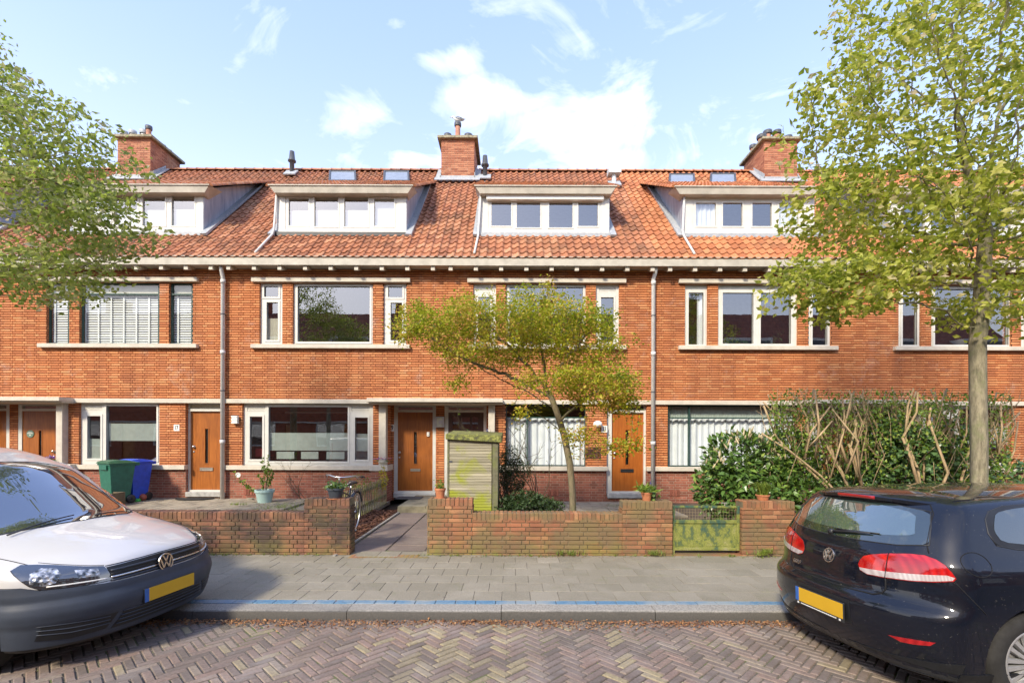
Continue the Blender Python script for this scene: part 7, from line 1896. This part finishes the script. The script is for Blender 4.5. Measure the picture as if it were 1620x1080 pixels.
for sy in (1, -1):
    f = (lambda q: q) if sy > 0 else mir
    o = van.panel('headlight', 'cyl', f(hl), m_hl, off=.006, thick=.02, grid=.02)
    van.panel('reflector', 'cyl', f([(-.385,-.80,.762),(-.36,-.75,.788),(-.30,-.68,.778),(-.275,-.66,.74),(-.275,-.70,.69),(-.31,-.755,.672),(-.37,-.805,.70)]), m_facet, off=.008, thick=.003, grid=.02, parent=o)
    van.panel('reflector', 'cyl', f([(-.24,-.60,.755),(-.15,-.50,.742),(-.13,-.49,.70),(-.20,-.60,.695)]), m_facet, off=.008, thick=.003, grid=.02, parent=o)
    van.seam('light_strip', 'cyl', f([(-.30,-.745,.668),(-.17,-.60,.664),(-.10,-.46,.66)]), .006, m_enamel, off=.008, parent=o)
    van.seam('lamp_surround', 'cyl', f(hl), .004, parent=o, closed=True)
    van.seam('bonnet_gap', 'top', [(q[0], q[1]) for q in f([(-1.02,-.80,0),(-.90,-.79,0),(-.707,-.775,0),(-.546,-.752,0),(-.42,-.728,0)])], .0035)
    van.seam('bonnet_gap', 'cyl', f([(-.42,-.728,.825),(-.321,-.672,.805),(-.131,-.462,.758)]), .003)
    md = 'side' if sy > 0 else 'far'
    fog = [(-.335,-.80,.285),(-.27,-.775,.43),(-.20,-.70,.432),(-.12,-.60,.425),(-.05,-.41,.40),(-.10,-.48,.275),(-.20,-.65,.262)]
    fg = van.panel('fog_lamp_grille', 'cyl', f(fog), m_bdark, off=.014, thick=.01, grid=.02, parent=vb)
    for t in (.25, .5, .75):
        a = [Vector(q) for q in f([(-.32,-.795,.30+.12*t),(-.20,-.66,.275+.14*t),(-.085,-.46,.285+.11*t)])]; van.seam('grille_slat', 'cyl', a, .0042, m_bgrey, off=.014, parent=fg)
    cabw = [(-1.30,1.02),(-1.30,1.10),(-1.62,1.30),(-1.80,1.43),(-2.0,1.49),(-2.28,1.51),(-2.30,1.02)]
    sw = van.panel('side_window', md, cabw, m_ws, off=.003, thick=.01, grid=.05)
    for po in ([(-1.22,1.0),(-1.26,.5),(-1.3,.25)], [(-2.36,1.6),(-2.36,.25)], [(-2.42,1.2),(-4.1,1.2)]): van.seam('door_gap', md, po, .003)
    b = MB(); b.obox((-1.36, -sy*1.0, 1.14), (.045, 0, 0), (0, .09, 0), (0, 0, .11)); 
    if sy > 0: o = b.build('door_mirror', m_bgrey, None, False, .03, 3); o.parent = van.root
    wheel(van, -.88, -sy, .872, spokes=8, rim=.20); wheel(van, -3.56, -sy, .872, spokes=8, rim=.20)
    van.panel('tail_lamp', 'far' if sy < 0 else 'side', [(-4.33,.8),(-4.30,1.5),(-4.22,1.5),(-4.22,.8)], m_red, off=.004, thick=.004, grid=.08)
low = [(-.075,-.455,.262),(-.03,-.375,.395),(-.01,-.16,.392),(0,0,.390),(-.01,.16,.392),(-.03,.375,.395),(-.075,.455,.262),(-.03,.2,.258),(-.02,0,.257),(-.03,-.2,.258)]
lg = van.panel('lower_grille', 'cyl', low, m_bdark, off=.012, thick=.012, grid=.022, parent=vb)
for t in (.22, .45, .68, .9): van.seam('grille_slat', 'cyl', [(-.06,-.44+.06*t,.262+.135*t),(-.01,-.2,.258+.135*t),(0,0,.257+.135*t),(-.01,.2,.258+.135*t),(-.06,.44-.06*t,.262+.135*t)], .0045, m_bgrey, off=.016, parent=lg)
gr = [(-.120,-.455,.742),(-.09,-.25,.750),(-.08,0,.755),(-.09,.25,.750),(-.120,.455,.742),(-.07,.43,.630),(-.05,.2,.626),(-.03,0,.625),(-.05,-.2,.626),(-.07,-.43,.630)]
gg = van.panel('radiator_grille', 'cyl', gr, m_bdark, off=.004, thick=.01, grid=.022)
for z_, mm, rr_ in ((.715, m_bgrey, .009), (.688, m_bdark, .006), (.665, m_chrome, .008), (.640, m_bgrey, .008)):
    for sy in (1, -1): van.seam('grille_slat', 'cyl', [(-.10,-.44*sy,z_-.002),(-.06,-.22*sy,z_),(-.05,-.075*sy,z_)], rr_, mm, off=.010, parent=gg)
h = van.ray('cyl', (0, .672)); emblem(None, h[0]+h[1]*.022, (h[1]+Vector((0, 0, -.05))), .076, van.root)
b = MB(); h = van.ray('cyl', (0, .455)); xx = h[0].x+.034; zz = .455; b.box(xx-.02, xx, -.262, .262, zz-.060, zz+.060); pf = b.build('number_plate', m_black, None, False, .003); pf.parent = van.root
b = MB(); b.box(xx, xx+.003, -.218, .257, zz-.055, zz+.055); o = b.build('plate_face', m_plate, None, False, .001); o.parent = pf
b = MB(); b.box(xx, xx+.003, -.257, -.218, zz-.055, zz+.055); o = b.build('plate_band', m_plateblue, None, False, .001); o.parent = pf
van.seam('bonnet_edge', 'cyl', [(-.131,-.455,.752),(-.09,-.25,.758),(-.08,0,.762),(-.09,.25,.758),(-.131,.455,.752)], .004)
ws = [(-.895,0),(-.92,.3),(-1.0,.55),(-1.13,.73),(-1.45,.66),(-1.72,.60),(-1.80,.3),(-1.82,0),(-1.80,-.3),(-1.72,-.60),(-1.45,-.66),(-1.13,-.73),(-1.0,-.55),(-.92,-.3)]
van.panel('windscreen', 'top', ws, m_ws, off=.003, thick=.012, grid=.05, smooth_poly=1); van.seam('windscreen_seal', 'top', ws, .007, m_black, closed=True)
for (a, c) in (((-.93, .15), (-1.02, .62)), ((-.93, -.55), (-.98, .0))):
    q = [van.ray('top', (a[0]+(c[0]-a[0])*t, a[1]+(c[1]-a[1])*t)) for t in (0, .33, .66, 1)]; b = MB(); b.tube([x[0]+x[1]*.02 for x in q], [.007, .007, .006, .005], 6); o = b.build('wiper', m_black, None, True); o.parent = van.root
